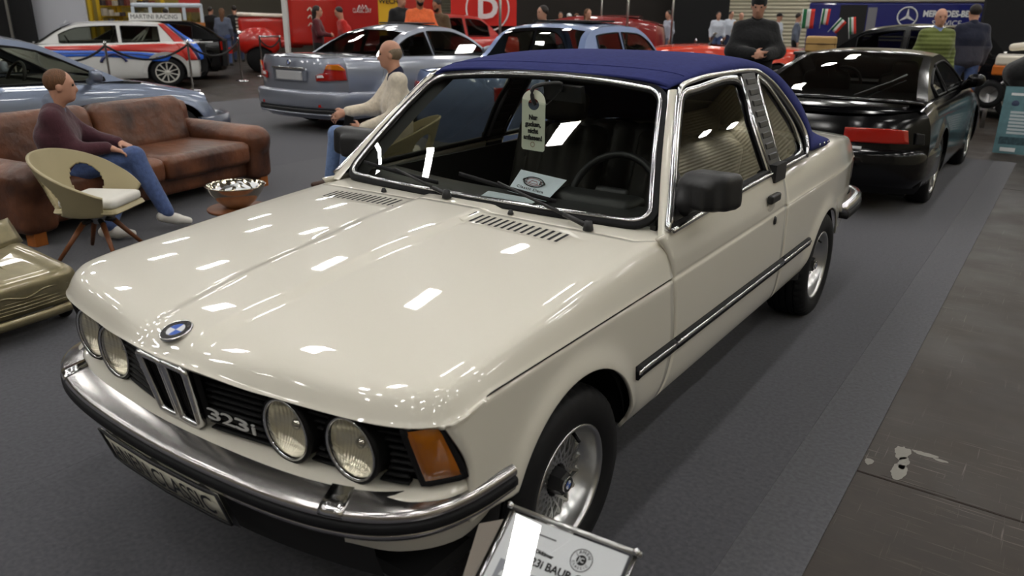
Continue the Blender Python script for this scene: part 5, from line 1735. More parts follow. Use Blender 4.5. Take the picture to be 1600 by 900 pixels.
    if seats:
        for s in (1, -1):
            ym = y0 + (y1 - y0) * .52
            sd = Sdf(.035)
            sd.rbox((s * .36, ym, belt_z - .12), (.23, .08, .28), .07, (.25, 0, 0), .02)
            sd.rbox((s * .36, ym - .08, belt_z + .20), (.12, .05, .08), .045, (.2, 0, 0), .02)
            obj('front_seat', *sd.mesh(), M_SEAT, root)
        obj('dashboard', *box(-hw + .15, hw - .15, y1 - .55, y1 - .1, belt_z - .15, belt_z + .01), M_DARKINT, root, smooth=False)
        sw = V3(-.36, y1 - .62, belt_z - .02)
        obj('steering_wheel', *tube([sw + V3(.18 * cos(a), .07 * sin(a), .17 * sin(a)) for a in np.linspace(0, 2 * pi, 25)[:-1]], .016, 6, closed=True), M_BLACK, root)
    if open_top: return root
    # cabin: shared y stations for sides and top
    br = sorted(set([p[0] for p in prof] + [w for ab in win for w in ab] + list(rear_glass) + list(front_glass)))
    st = []
    for a, b in zip(br[:-1], br[1:]):
        st += np.linspace(a, b, max(2, int((b - a) / .05) + 1), endpoint=False).tolist()
    st.append(br[-1])
    st = np.array(st)
    pz = pchip(st, prof)
    zt = np.maximum(pz - crown * 1.3, belt_z + .001)
    def gxx(z): return hw - .11 - tumble * np.maximum(z - belt_z, 0)
    rows = [0, .03, .07, .3, .5, .7, None, 1.0]
    side_paint, glass_cells = [], {}
    for s in (1, -1):
        Vp, Fp = [], []
        W_ = {k: ([], []) for k in range(len(win))}
        for i in range(len(st) - 1):
            ym = (st[i] + st[i + 1]) / 2
            wk = next((k for k, (a, b) in enumerate(win) if a <= ym <= b), None)
            col = []
            for q in (i, i + 1):
                h = zt[q] - belt_z
                top = max(.0, 1 - inset / max(h, .001))
                vv = [0, .03 * min(1, top / .1), .07 * min(1, top / .1), top * .35, top * .6, top * .8, top, 1.0]
                col.append([V3(s * gxx(belt_z + h * v), st[q], belt_z + h * v) for v in vv])
            for j in range(7):
                q4 = [col[0][j], col[1][j], col[1][j + 1], col[0][j + 1]]
                if s < 0: q4 = q4[::-1]
                tgt = W_[wk] if (wk is not None and 2 <= j <= 5) else (Vp, Fp)
                n0 = len(tgt[0])
                tgt[0].extend(q4); tgt[1].append((n0, n0 + 1, n0 + 2, n0 + 3))
        obj('cabin_side', np.array(Vp), Fp, paint, root)
        for k in W_:
            if W_[k][0]:
                v_ = np.array(W_[k][0])
                obj('side_window', v_, W_[k][1], glass, root)
                # black frame round the window
                yy = np.linspace(win[k][0], win[k][1], 14)
                hz = np.interp(yy, st, zt) - belt_z
                topz = belt_z + np.maximum(hz - inset, .07 * hz)
                lp = [V3(s * (gxx(z) + .004), y, z) for y, z in zip(yy, topz)] + [V3(s * (gxx(belt_z) + .002), y, belt_z + .02) for y in yy[::-1]]
                obj('window_seal', *sweep(lp + [lp[0]], circ(.010, 5), up=(s, 0, .3)), M_RUBBER, root)
    Vp, Fp = [], []; Vr, Fr = [], []; Vf, Ff = [], []
    us = [-1, -.96, -.88, -.6, -.3, 0, .3, .6, .88, .96, 1]
    for i in range(len(st) - 1):
        ym = (st[i] + st[i + 1]) / 2
        for j in range(len(us) - 1):
            q4 = []
            for (q, u) in ((i, us[j]), (i + 1, us[j]), (i + 1, us[j + 1]), (i, us[j + 1])):
                w = gxx(zt[q])
                z = zt[q] + (pz[q] - zt[q]) * (1 - abs(u) ** 2.6)
                q4.append(V3(u * w, st[q], z))
            q4 = q4[::-1]
            inner = abs((us[j] + us[j + 1]) / 2) < .9
            tgt = (Vr, Fr) if (inner and rear_glass[0] <= ym <= rear_glass[1]) else ((Vf, Ff) if (inner and front_glass[0] <= ym <= front_glass[1]) else (Vp, Fp))
            n0 = len(tgt[0]); tgt[0].extend(q4); tgt[1].append((n0, n0 + 1, n0 + 2, n0 + 3))
    def weld(V, F):
        V = np.array(V); key = {}; idx = []; out = []
        for v in V:
            k = tuple(np.round(v, 4))
            if k not in key: key[k] = len(out); out.append(v)
            idx.append(key[k])
        return np.array(out), [tuple(dict.fromkeys(idx[i] for i in f)) for f in F]
    v_, f_ = weld(Vp, Fp); obj('roof', v_, [f for f in f_ if len(f) > 2], roof_paint or paint, root)
    v_, f_ = weld(Vr, Fr); obj('rear_window', v_, [f for f in f_ if len(f) > 2], glass, root)
    v_, f_ = weld(Vf, Ff); obj('windscreen', v_, [f for f in f_ if len(f) > 2], glass, root)
    root['_hw'] = hw
    return root
def tailpatch(root, name, pts, m, spec, off=.012, thick=.02, parent=None):
    """a lamp or plate lying on the rounded tail: pts = [(x,z)...] outline; spec=(hw, round, L or None)"""
    hw, rd, L = spec
    c = np.mean(pts, axis=0)
    def f(x, z):
        d = rd * min(1, abs(x) / hw) ** 3.4
        return V3(x, (-off + d) if L is None else (L + off - d), z)
    dense = []
    for i in range(len(pts)):
        a, b = np.array(pts[i]), np.array(pts[(i + 1) % len(pts)])
        for t in np.linspace(0, 1, 6, endpoint=False): dense.append(a + (b - a) * t)
    o = obj(name, *patch_from_loop(dense, f, 5), m, parent or root)
    return solid(o, thick, 0)
M_SILVERG = mat('silver_grey_paint', C(120, 130, 150), .30, metal=.55, coat=1.0)
M_SILVERB = mat('silver_blue_paint', C(146, 151, 164), .30, metal=.55, coat=1.0)
M_LTBLUE = mat('light_blue_paint', C(126, 144, 184), .30, metal=.45, coat=1.0)
M_BLKPAINT = mat('black_paint', (.003, .003, .0035, 1), .12, spec=.45)
M_WHITEP = mat('white_paint', C(226, 226, 224), .3, coat=1.0)
M_REDP = mat('red_paint', C(190, 34, 24), .3, coat=1.0)
M_ORRED = mat('orange_red_paint', C(226, 62, 28), .3, coat=1.0)
M_DKRED = mat('dark_red_paint', C(140, 24, 22), .3, coat=1.0)

# ---- silver-blue coupe seen from behind (centre left)
E46 = car('coupe_car', 'silver blue coupe with red and amber tail lamps, seen from behind', (-6.95, 5.42, 0), 0, 4.49, 1.757,
          [(0, .985), (.35, 1.0), (1.0, .985), (2.6, .945), (3.3, .92), (4.0, .80), (4.49, .66)],
          [(.95, .985), (1.35, 1.20), (1.75, 1.355), (2.2, 1.415), (2.6, 1.405), (2.95, 1.325), (3.4, 1.07), (3.58, .94)], .955,
          (1.02, 3.745), .315, .215, M_SILVERB, win=((1.45, 2.05), (2.12, 3.28)), rear_glass=(1.0, 1.66), front_glass=(2.84, 3.5), round_r=.24, tumble=.50)
sp_ = (.8785, .24, None)
for s in (1, -1):
    lp = tailpatch(E46, 'tail_lamp', [(s * .50, .70), (s * .50, .78), (s * .60, .79), (s * .66, .92), (s * .80, .925), (s * .86, .86), (s * .87, .72)][::s], M_REDLENS, sp_)
    tailpatch(E46, 'amber_strip', [(s * .64, .86), (s * .67, .915), (s * .80, .92), (s * .855, .87), (s * .86, .845)][::s], M_AMBERLENS, sp_, .024, .01, lp)
    tailpatch(E46, 'reverse_lamp', [(s * .52, .745), (s * .52, .775), (s * .60, .785), (s * .62, .75)][::s], M_WHITE, sp_, .024, .01, lp)
tailpatch(E46, 'number_plate', [(-.26, .70), (.26, .70), (.26, .82), (-.26, .82)], mat('plate_grey', C(190, 190, 192), .4), sp_, .018, .01)
tailpatch(E46, 'plate_recess', [(-.33, .685), (.33, .685), (.34, .855), (-.34, .855)], M_SILVERB, sp_, .008, .01)
tailpatch(E46, 'boot_handle', [(-.33, .845), (.33, .845), (.33, .868), (-.33, .868)], M_CHROME, sp_, .026, .02)
roundel(E46, V3(0, -.018 + .10 * .12, .925), (1, 0, 0), (0, .25, 1), .040)
bp_ = smooth_path([(.885, .95, .45), (.885, .45, .47), (.86, .22, .48), (.74, .05, .48), (.4, -.03, .48), (0, -.05, .48), (-.4, -.03, .48), (-.74, .05, .48), (-.86, .22, .48), (-.885, .45, .47), (-.885, .95, .45)], 50)
bmp = obj('rear_bumper', *sweep(bp_[::-1], [(-.12, .10), (.0, .09), (.018, .06), (.018, -.10), (.0, -.14), (-.10, -.14)]), M_SILVERB, E46)
obj('bumper_insert', *sweep(bp_[::-1][8:42], [(.0, -.14), (.014, -.145), (.006, -.20), (-.02, -.20)]), M_BLACK, bmp)
obj('bumper_lip', *sweep(bp_[::-1][8:42], [(.0, -.20), (.012, -.20), (.006, -.225), (-.02, -.225)]), M_SILVERB, bmp)
for s in (1, -1): tailpatch(E46, 'bumper_reflector', [(s * .55, .37), (s * .75, .37), (s * .74, .405), (s * .56, .405)][::s], M_REDLENS, (.885, .22, None), .068, .01)
obj('fuel_flap', *sweep([V3(.874, y, z) for y, z in ((.92, .70), (1.12, .70), (1.14, .72), (1.14, .87), (1.12, .89), (.92, .89), (.90, .87), (.90, .72), (.92, .70))], circ(.004, 5), up=(1, 0, 0)), M_STEEL, E46)
obj('door_mirror', *xf(lathe([(0, .12), (.06, .10), (.075, 0), (.05, -.09), (0, -.11)], 16, axis='x'), (.95, 3.2, 1.02)), M_SILVERB, E46)
obj('sunroof', *xf(poly_prism(rrect(.86, .40, .05), .02), (0, 2.35, 1.41)), M_BLACK, E46, smooth=False)

# ---- silver car behind the sofa (nose to the right)
SIL = car('grey_coupe_car', 'silver grey coupe standing behind the leather sofa', (-6.62, -.72, 0), 0, 4.48, 1.74,
          [(0, .93), (.6, .98), (1.6, .93), (2.7, .90), (3.3, .875), (3.9, .78), (4.3, .66), (4.48, .55)],
          [(.75, .98), (1.15, 1.2), (1.6, 1.335), (2.1, 1.37), (2.45, 1.33), (2.9, 1.13), (3.35, .90)], .91,
          (.95, 3.67), .315, .21, M_SILVERG, glass=M_GLASS_T, win=((1.2, 1.62), (1.68, 3.05)), rear_glass=(.8, 1.35), front_glass=(2.50, 3.27), round_f=.42, lean_f=.22, tumble=.45)
for s in (1, -1):
    sd = Sdf(.02); sd.rbox((s * .97, 2.86, .985), (.085, .05, .06), .04, (0, 0, s * -.3), .02); sd.cone((s * .93, 2.86, .95), (s * .82, 2.88, .93), .03, .04, .03)
    obj('door_mirror', *sd.mesh(), M_SILVERG, SIL)
    obj('headlamp', *xf(lathe([(0, .05), (.10, .03), (.13, 0)], 20, axis='y'), (s * .66, 4.10, .68), (0, 0, -s * .6), (1.2, 1, .6)), M_CHROME, SIL)
obj('door_handle', *box(.866, .89, 1.62, 1.85, .745, .785), M_BLACK, SIL, smooth=False)
obj('side_moulding', *box(.868, .882, 1.4, 3.3, .70, .72), M_BLACK, SIL, smooth=False)
obj('front_bumper', *sweep(smooth_path([(.88, 3.95, .42), (.84, 4.25, .42), (.6, 4.45, .42), (0, 4.53, .42), (-.6, 4.45, .42), (-.84, 4.25, .42), (-.88, 3.95, .42)], 40), [(-.06, -.10), (.01, -.10), (.02, 0), (.01, .08), (-.06, .08)][::-1]), mat('dark_grey_paint', C(70, 76, 92), .35, coat=.6), SIL)

# ---- black sports coupe behind the cabriolet (right)
POR = car('sports_coupe_car', 'glossy black sports coupe with long red tail lamps, parked at the right', (.02, 5.05, 0), 0, 4.32, 1.735,
          [(0, .80), (.25, .86), (.7, .90), (1.6, .90), (2.6, .89), (3.1, .87), (3.8, .76), (4.32, .56)],
          [(.42, .885), (.9, 1.06), (1.35, 1.19), (1.8, 1.265), (2.15, 1.272), (2.45, 1.22), (2.9, 1.0), (3.1, .88)], .90,
          (.98, 3.38), .31, .215, M_BLKPAINT, win=((1.05, 1.55), (1.62, 2.75)), rear_glass=(.50, 1.62), front_glass=(2.35, 3.02), round_r=.26, tumble=.58, spokes=5)
sp_ = (.8675, .26, None)
for s in (1, -1):
    tailpatch(POR, 'tail_lamp', [(s * .27, .615), (s * .27, .725), (s * .60, .73), (s * .71, .72), (s * .73, .615)][::s], M_REDLENS, sp_, .014)
    tailpatch(POR, 'corner_lamp', [(s * .775, .61), (s * .775, .70), (s * .82, .69), (s * .83, .61)][::s], M_BLACK, sp_, .014)
    sd = Sdf(.02); sd.rbox((s * .91, 2.36, .985), (.08, .06, .06), .05, (0, 0, s * -.2), .02); sd.cone((s * .89, 2.38, .96), (s * .78, 2.42, .92), .04, .05, .03)
    obj('door_mirror', *sd.mesh(), M_BLKPAINT, POR)
obj('rear_bumper', *sweep(smooth_path([(.875, .8, .44), (.86, .35, .45), (.76, .10, .46), (.4, -.02, .46), (0, -.04, .46), (-.4, -.02, .46), (-.76, .10, .46), (-.86, .35, .45), (-.875, .8, .44)], 50)[::-1], [(-.12, .11), (0, .10), (.02, .06), (.02, -.12), (-.02, -.2), (-.10, -.2)]), M_BLKPAINT, POR)
tailpatch(POR, 'plate_lamp', [(.30, .565), (.42, .565), (.42, .585), (.30, .585)], M_WHITE, (.86, .26, None), .05, .01)
wg = smooth_path([(-.70, .44, .885), (-.66, .32, .915), (-.3, .18, .93), (0, .15, .935), (.3, .18, .93), (.66, .32, .915), (.70, .44, .885)], 40)
obj('tail_spoiler', *sweep(wg, [(-.05, -.012), (.05, -.016), (.07, .0), (.05, .014), (-.05, .016)]), M_BLKPAINT, POR)
obj('rear_wiper', *tube([(.20, .48, .935), (.42, .80, 1.04), (.50, .98, 1.09)], .007, 6), M_BLACK, POR)

# ---- light blue saloon between them
MER = car('saloon_car', 'light blue saloon with a sunroof behind the navy soft top', (-3.58, 4.95, 0), 0, 4.65, 1.74,
          [(0, .94), (.4, .97), (1.2, .96), (2.6, .93), (3.3, .91), (4.2, .84), (4.65, .72)],
          [(1.05, .96), (1.30, 1.15), (1.52, 1.37), (1.80, 1.46), (2.3, 1.48), (2.75, 1.46), (3.0, 1.38), (3.35, 1.08), (3.55, .92)], .935,
          (1.05, 3.85), .31, .2, M_LTBLUE, glass=M_GLASS_T, win=((1.72, 2.28), (2.36, 3.25)), rear_glass=(1.12, 1.62), front_glass=(2.98, 3.5), tumble=.34, inset=.075)
obj('sunroof', *xf(poly_prism(rrect(.84, .66, .05), .022), (0, 2.25, 1.474)), M_BLACK, MER, smooth=False)
for s in (1, -1):
    tailpatch(MER, 'tail_lamp', [(s * .42, .70), (s * .42, .84), (s * .84, .84), (s * .84, .70)][::s], M_REDLENS, (.87, .22, None))

# ---- white rally hatchback with red and blue stripes (far left)
def place(u, depth, rot): 
    p = gnd(u, depth)
    return (p.x, p.y, 0), rot
_lanc_rot = 2.70
_p = gnd(370, 17.8)
_d = V3(-sin(_lanc_rot), cos(_lanc_rot), 0)
LAN = car('rally_car', 'white rally hatchback with red and blue racing stripes', (_p.x - .78, _p.y - .36, 0), _lanc_rot, 3.9, 1.72,
          [(0, .93), (.5, .935), (1.5, .92), (2.6, .90), (2.9, .88), (3.5, .80), (3.9, .70)],
          [(.02, .90), (.25, 1.06), (.55, 1.28), (.75, 1.345), (1.5, 1.365), (2.1, 1.335), (2.35, 1.25), (2.75, .98), (2.9, .88)], .915,
          (.72, 3.20), .31, .215, M_WHITEP, glass=M_GLASS_T, win=((.78, 1.42), (1.50, 2.45)), rear_glass=(.06, .50), front_glass=(2.38, 2.85), round_r=.14, lean_r=.03, tumble=.36, spokes=10, rim=mat('white_rim', C(216, 214, 206), .4), inset=.055)
LAN.scale = (1, 1.13, 1)
# stripes lie on the left flank (-X side of the car)
M_STR_R = mat('stripe_red', C(196, 36, 26), .3, coat=.8); M_STR_B = mat('stripe_blue', C(40, 104, 220), .3, coat=.8); M_STR_N = mat('stripe_navy', C(24, 30, 92), .3, coat=.8)
hwL = .86
def flank(y, z):
    v = (z - .20) / (.92 - .20)
    if z <= .915:
        x = hwL + float(pchip(v, [(0, -.05), (.08, -.02), (.3, -.003), (.55, 0), (.8, -.016), (.93, -.045), (1, -.085)])) + .010
    else:
        x = hwL - .11 - .36 * (z - .915) + .012
    return V3(-x, y, z)
def stripe(name, pts, m, off=0.0):
    dense = []
    for i in range(len(pts)):
        a, b = np.array(pts[i]), np.array(pts[(i + 1) % len(pts)])
        for t in np.linspace(0, 1, 8, endpoint=False): dense.append(a + (b - a) * t)
    o = obj(name, *patch_from_loop(dense, lambda y, z: flank(y, z) + V3(-off, 0, 0), 5), m, LAN)
    return solid(o, .004, 0)
def band(name, lo, hi, m, off=0.0, n=28):
    a = smooth_path(lo, n); b = smooth_path(hi, n)
    o = obj(name, *grid([[flank(*(a[i] + (b[i] - a[i]) * t)) + V3(-off, 0, 0) for t in np.linspace(0, 1, 6)] for i in range(n)]), m, LAN)
    return solid(o, .004, 0)
band('stripe', [(2.7, .80), (1.8, .78), (1.0, .74), (.55, .66), (.36, .52)], [(2.7, .87), (1.8, .885), (1.0, .90), (.55, .905), (.20, .80)], M_STR_R)
band('stripe', [(.76, 1.31), (.62, 1.10), (.52, .93), (.40, .70), (.34, .56)], [(.66, 1.31), (.47, 1.10), (.34, .93), (.20, .70), (.15, .56)], M_STR_R, .001)
band('stripe', [(.65, 1.31), (.46, 1.10), (.33, .93), (.19, .70), (.14, .56)], [(.62, 1.31), (.41, 1.10), (.26, .93), (.13, .70), (.10, .56)], M_STR_N, .001)
band('stripe', [(.615, 1.31), (.405, 1.10), (.255, .93), (.125, .70), (.095, .56)], [(.57, 1.30), (.34, 1.09), (.15, .93), (.05, .72), (.04, .58)], M_STR_B, .001)
band('stripe', [(2.7, .66), (1.8, .66), (1.0, .56), (.70, .54)], [(2.7, .79), (1.8, .77), (1.0, .72), (.62, .645)], M_STR_B, .001)
band('stripe', [(2.6, .72), (1.8, .715), (1.2, .68), (.8, .60)], [(2.6, .735), (1.8, .73), (1.2, .70), (.8, .625)], M_STR_N, .004)
rb = obj('flank_badge', *tube([flank(1.62 + .22 * cos(a), .50 + .20 * sin(a)) for a in np.linspace(.25, pi - .25, 24)], .030, 6), M_STR_N, LAN)
obj('roof_board', *xf(cbox((0, 0, 0), (.03, .95, .16)), (-.1, .74, 1.445)), M_WHITEP, LAN, smooth=False)
lettering('roof_board_text', 'MARTINI RACING', .13, (-.118, .76, 1.445), (0, -1, 0), (0, 0, 1), M_INK, LAN, off=.0, fit=.84)
lettering('windscreen_text', 'MARTINI RACING', .10, (-.02, 2.28, 1.31), (-1, 0, 0), (0, -.55, .8), M_WHITE, LAN, off=.03, fit=.95)
obj('sun_strip', *grid([[(x, 2.22, 1.338), (x, 2.40, 1.245)] for x in np.linspace(-.52, .52, 8)]), M_STR_N, LAN, smooth=False)
obj('mudguard_flare', *xf(lathe([(.365, .0), (.43, -.03)], 24, axis='x', a0=0, a1=pi), (-.885, .72, .31)), M_WHITEP, LAN)
for k in range(3): obj('roll_bar', *tube([(-.5, 1.3 - .1 * k, .9), (-.45, .9, 1.25), (.45, .9 + .2 * k, 1.25)], .02, 6), M_WHITEP, LAN)

# ---- black hatch behind it
_p = gnd(398, 19.8)
BLK = car('hatchback_car', 'black hatchback seen from behind next to the rally car', (_p.x - .6, _p.y - .3, 0), 2.50, 4.0, 1.72,
          [(0, .90), (.5, .92), (2.6, .92), (3.3, .86), (4.0, .70)], [(.05, .92), (.5, 1.22), (.9, 1.36), (1.6, 1.40), (2.2, 1.36), (2.6, 1.15), (3.0, .92)], .915,
          (.75, 3.25), .31, .2, M_BLKPAINT, win=((.75, 1.4), (1.5, 2.55)), rear_glass=(.12, .72), front_glass=(2.25, 2.9), round_r=.16)
for s in (1, -1): tailpatch(BLK, 'tail_lamp', [(s * .62, .68), (s * .62, .88), (s * .82, .88), (s * .82, .68)][::s], M_REDLENS, (.86, .16, None))

# ================================================================== far background: stands, trucks, more cars, people
def frame(u, depth):
    """floor point under column u and the directions right and away there"""
    p = gnd(u, depth)
    a = Vector((p.x - 1.7274, p.y + 1.6321, 0)).normalized()
    return V3(p.x, p.y, 0), V3(a.y, -a.x, 0), V3(a.x, a.y, 0)
def frame_head(u, depth, z=1.62):
    """floor point of someone whose head shows at column u"""
    p = gnd(u, depth, z)
    a = Vector((p.x - 1.7274, p.y + 1.6321, 0)).normalized()
    return V3(p.x, p.y, 0), V3(a.y, -a.x, 0), V3(a.x, a.y, 0)
def zat(u, v, depth): return pix(u, v, depth).z
def wpx(du, depth): return du / 1203.0 * depth
def panel(name, u0, u1, depth, z0, z1, m, label=None, thick=.12, kind='structure', parent=None):
    """an upright partition facing the viewer's side, from image column u0 to u1"""
    a, b = gnd(u0, depth), gnd(u1, depth)
    A, B = V3(a.x, a.y, 0), V3(b.x, b.y, 0)
    t = unit(B - A); n = V3(t[1], -t[0], 0)
    V = [A + V3(0, 0, z0), B + V3(0, 0, z0), B + V3(0, 0, z1), A + V3(0, 0, z1)]
    V += [p - n * thick for p in V]
    o = obj(name, V, [(0, 1, 2, 3), (7, 6, 5, 4), (0, 4, 5, 1), (1, 5, 6, 2), (2, 6, 7, 3), (3, 7, 4, 0)], m, parent, smooth=False)
    if kind and parent is None: struct(o, label)
    return o
# partitions
panel('wall_1', -60, 64, 24, 0, 3.4, M_WALL_DK, 'black cloth partition at the far left')
panel('trim_1', 26, 30, 23.8, 0, 3.4, M_ALU, 'thin pole of the black partition', .04)
panel('wall_2', 66, 146, 24.4, 0, 3.4, mat('pale_panel', C(196, 198, 206), .7), 'white partition panel next to the black one')
panel('wall_3', 1046, 1132, 30, 0, 4.5, M_WALL_DK, 'black partition behind the red roadster')
panel('wall_4', 1516, 1760, 19, 0, 4.5, M_WALL_DK, 'black partition at the far right')
panel('wall_5', 800, 1048, 31, 0, 4.5, mat('dark_brown_partition', C(40, 36, 33), .9), 'dark partition behind the light blue saloon')
# yellow booth with shelves
M_YEL = mat('yellow_panel', C(222, 184, 40), .6)
yb = thing('exhibitor_booth', 'yellow exhibitor booth with stocked shelves at the far left', 'booth', (0, 0, 0))
panel('back_panel', 146, 320, 29, 0, 3.4, mat('dull_yellow', C(150, 130, 60), .7), parent=yb)
for u in (150, 163, 186, 194, 232, 262, 300): panel('post', u, u + 5, 28.4, 0, 3.4, M_YEL, parent=yb, thick=.1)
panel('poster', 200, 226, 28.5, 1.75, 2.25, mat('olive_poster', C(120, 116, 50), .7), parent=yb, thick=.05)
panel('sign_board', 290, 322, 28.2, 1.55, 2.2, mat('red_sign', C(196, 60, 54), .6), parent=yb, thick=.05)
for z in (1.0, 1.35, 1.7): panel('shelf', 170, 262, 28.3, z, z + .05, M_YEL, parent=yb, thick=.3)
_rs = random.Random(11)
cols_ = [C(70, 60, 60), C(180, 150, 60), C(120, 60, 50), C(60, 70, 90), C(190, 180, 160)]
for z in (1.05, 1.40, 1.75):
    for k in range(9):
        u = 174 + k * 9.4
        p = gnd(u, 28.15)
        h = .12 + .14 * _rs.random()
        ci = _rs.randrange(5)
        o = obj('shelf_box', *cbox((p.x, p.y, z + h / 2), (.16, .16, h)), mat('stock_%d' % ci, cols_[ci], .6), None, smooth=False)
        tag(o, 'small stocked box on the yellow booth shelves', 'box', 'boxes on the yellow booth shelves')
# red counter and yellow poster
rc = thing('red_counter', 'red information counter with white logo lettering', 'counter', (0, 0, 0))
panel('counter_front', 532, 602, 21, 0, 2.1, mat('red_laminate', C(176, 28, 24), .4), parent=rc, thick=.6)
p0, rt_, aw = frame(572, 20.98)
lettering('counter_text', 'CLASSIC DAYS', .16, p0 + V3(0, 0, zat(572, 17, 21)), rt_, (0, 0, 1), M_WHITE, rc, off=.02, fit=.52)
obj('counter_logo', *sweep([p0 - aw * .03 + rt_ * x + V3(0, 0, zat(572, 12, 21) + z) for x, z in ((-.13, -.05), (-.08, .05), (-.03, -.03), (0, .06), (.03, -.03), (.08, .05), (.13, -.05))], circ(.018, 6)), M_WHITE, rc)
yp = thing('yellow_poster', 'yellow poster stand with black heading beside the red counter', 'poster', (0, 0, 0))
panel('poster_sheet', 596, 626, 19.5, .9, 2.2, M_YEL, parent=yp, thick=.05)
p0, rt_, aw = frame(612, 19.48)
lettering('poster_text', 'WECH', .16, p0 + V3(0, 0, zat(612, 3, 19.5)), rt_, (0, 0, 1), M_INK, yp, off=.02, bold=.004)
panel('poster_foot', 600, 622, 19.5, 0, .9, M_STEEL, parent=yp, thick=.05)
# red wall with the white letter in a ring
rw = thing('red_booth_wall', 'bright red booth wall with a large white letter in a ring', 'booth', (0, 0, 0))
M_REDW = mat('red_wall', C(214, 44, 34), .5)
panel('red_panel', 706, 806, 21, 1.28, 3.2, M_REDW, parent=rw); panel('dark_plinth', 706, 806, 21.1, 0, 1.28, M_BLACKM, parent=rw)
p0, rt_, aw = frame(762, 20.9)
zc_ = zat(762, 14, 20.9)
lettering('ring_letter', 'D', .74, p0 + V3(0, 0, zc_), rt_, (0, 0, 1), M_WHITE, rw, off=.02, bold=.03)
obj('ring', *tube([p0 - aw * .03 + rt_ * (.56 * cos(a)) + V3(0, 0, zc_ + .56 * sin(a)) for a in np.linspace(0, 2 * pi, 49)[:-1]], .022, 6, closed=True), M_WHITE, rw)
o = obj('booth_pole', *rod(V3(*gnd(781, 16.6)), V3(*gnd(781, 16.6)) + V3(0, 0, 3.2), .03, n=10), M_ALU)
tag(o, 'slim metal pole in front of the red booth wall', 'pole')
o = obj('white_mast', *rod(V3(*gnd(455, 17.5)), V3(*gnd(455, 17.5)) + V3(0, 0, 3.2), .07, n=4), M_WHITEP, smooth=False)
tag(o, 'square white mast in front of the red truck', 'pole')
for u_, d_ in ((936, 26), (975, 20), (1044, 22)):
    o = obj('stand_pole', *rod(V3(*gnd(u_, d_)), V3(*gnd(u_, d_)) + V3(0, 0, 3.4), .03, n=8), M_ALU)
    tag(o, {936: 'thin bright pole above the dark red car', 975: 'pole beside the dark red car near the black partition', 1044: 'pole at the left edge of the black partition'}[u_], 'pole')

# ---- red vintage truck, nose to the left
p0, rt_, aw = frame(470, 21.5)
ang_ = atan2(rt_[1], rt_[0])
TR = thing('vintage_truck', 'red vintage lorry with cream bonnet top and white grille', 'truck', tuple(p0), ang_)
# local: +X to the right of the picture, +Y away
M_CREAMT = mat('truck_cream', C(228, 220, 204), .4, coat=.5)
sd = Sdf(.04); sd.rbox((-.95, .95, 1.12), (.62, .48, .34), .12, (0, 0, 0), .03); sd.rbox((-.70, .95, .75), (.85, .62, .12), .08, (0, 0, 0), .05)
obj('bonnet', *sd.mesh(), M_REDP, TR)
sd = Sdf(.04); sd.rbox((-.92, .95, 1.49), (.68, .52, .055), .05, (0, .03, 0), .03); obj('bonnet_top', *sd.mesh(), M_CREAMT, TR)
sd = Sdf(.05); sd.rbox((.60, .95, 1.35), (.80, .85, .65), .10); obj('cab', *sd.mesh(), M_REDP, TR)
sd = Sdf(.05); sd.rbox((.55, .95, 2.25), (.85, .88, .12), .10); obj('cab_roof', *sd.mesh(), M_CREAMT, TR)
for x in (-.12, .55, 1.28): obj('cab_pillar', *box(x, x + .10, .10, .18, 1.9, 2.2), M_CREAMT, TR, smooth=False)
for (a, b) in ((0, .53), (.67, 1.26)): obj('cab_window', *box(a, b, .12, .135, 1.88, 2.18), M_GLASS_D, TR, smooth=False)
for y in (.12, 1.78):
    sd = Sdf(.035); sd.ell((-1.05, y, .78), (.58, .20, .40), (0, 0, 0), .03); sd.ell((-1.05, y, .40), (.36, .30, .34), (0, 0, 0), .02, sub=True); obj('mudguard', *sd.mesh(), M_REDP, TR)
    simple = obj('wheel', *xf(lathe([(0, .08), (.18, .10), (.32, .10), (.36, .04), (.36, -.06), (.31, -.10), (0, -.10)], 32, axis='y'), (-1.05, y, .36)), M_TYRE, TR)
    obj('headlamp', *xf(lathe([(0, .03), (.10, .02), (.12, -.02), (.08, -.12), (0, -.16)], 20, axis='x'), (-1.58, y + (.12 if y < 1 else -.12), 1.0), scale=(-1, 1, 1)), M_CHROME, TR)
for k in range(7): obj('grille_bar', *box(-1.63, -1.58, .60, 1.30, .82 + .09 * k, .87 + .09 * k), M_CREAMT, TR, smooth=False)
obj('front_bumper', *box(-1.85, -1.75, .05, 1.85, .50, .66), M_REDP, TR, smooth=False)
obj('truck_bed', *box(1.45, 4.0, .05, 1.85, .75, 2.3), M_REDP, TR, smooth=False)
for k in range(3): obj('door_script', *tube(smooth_path([(.30, .09, 1.62 - .2 * k), (.38, .085, 1.70 - .2 * k), (.44, .085, 1.58 - .2 * k), (.52, .09, 1.66 - .2 * k)], 14), .018, 5), M_CREAMT, TR)

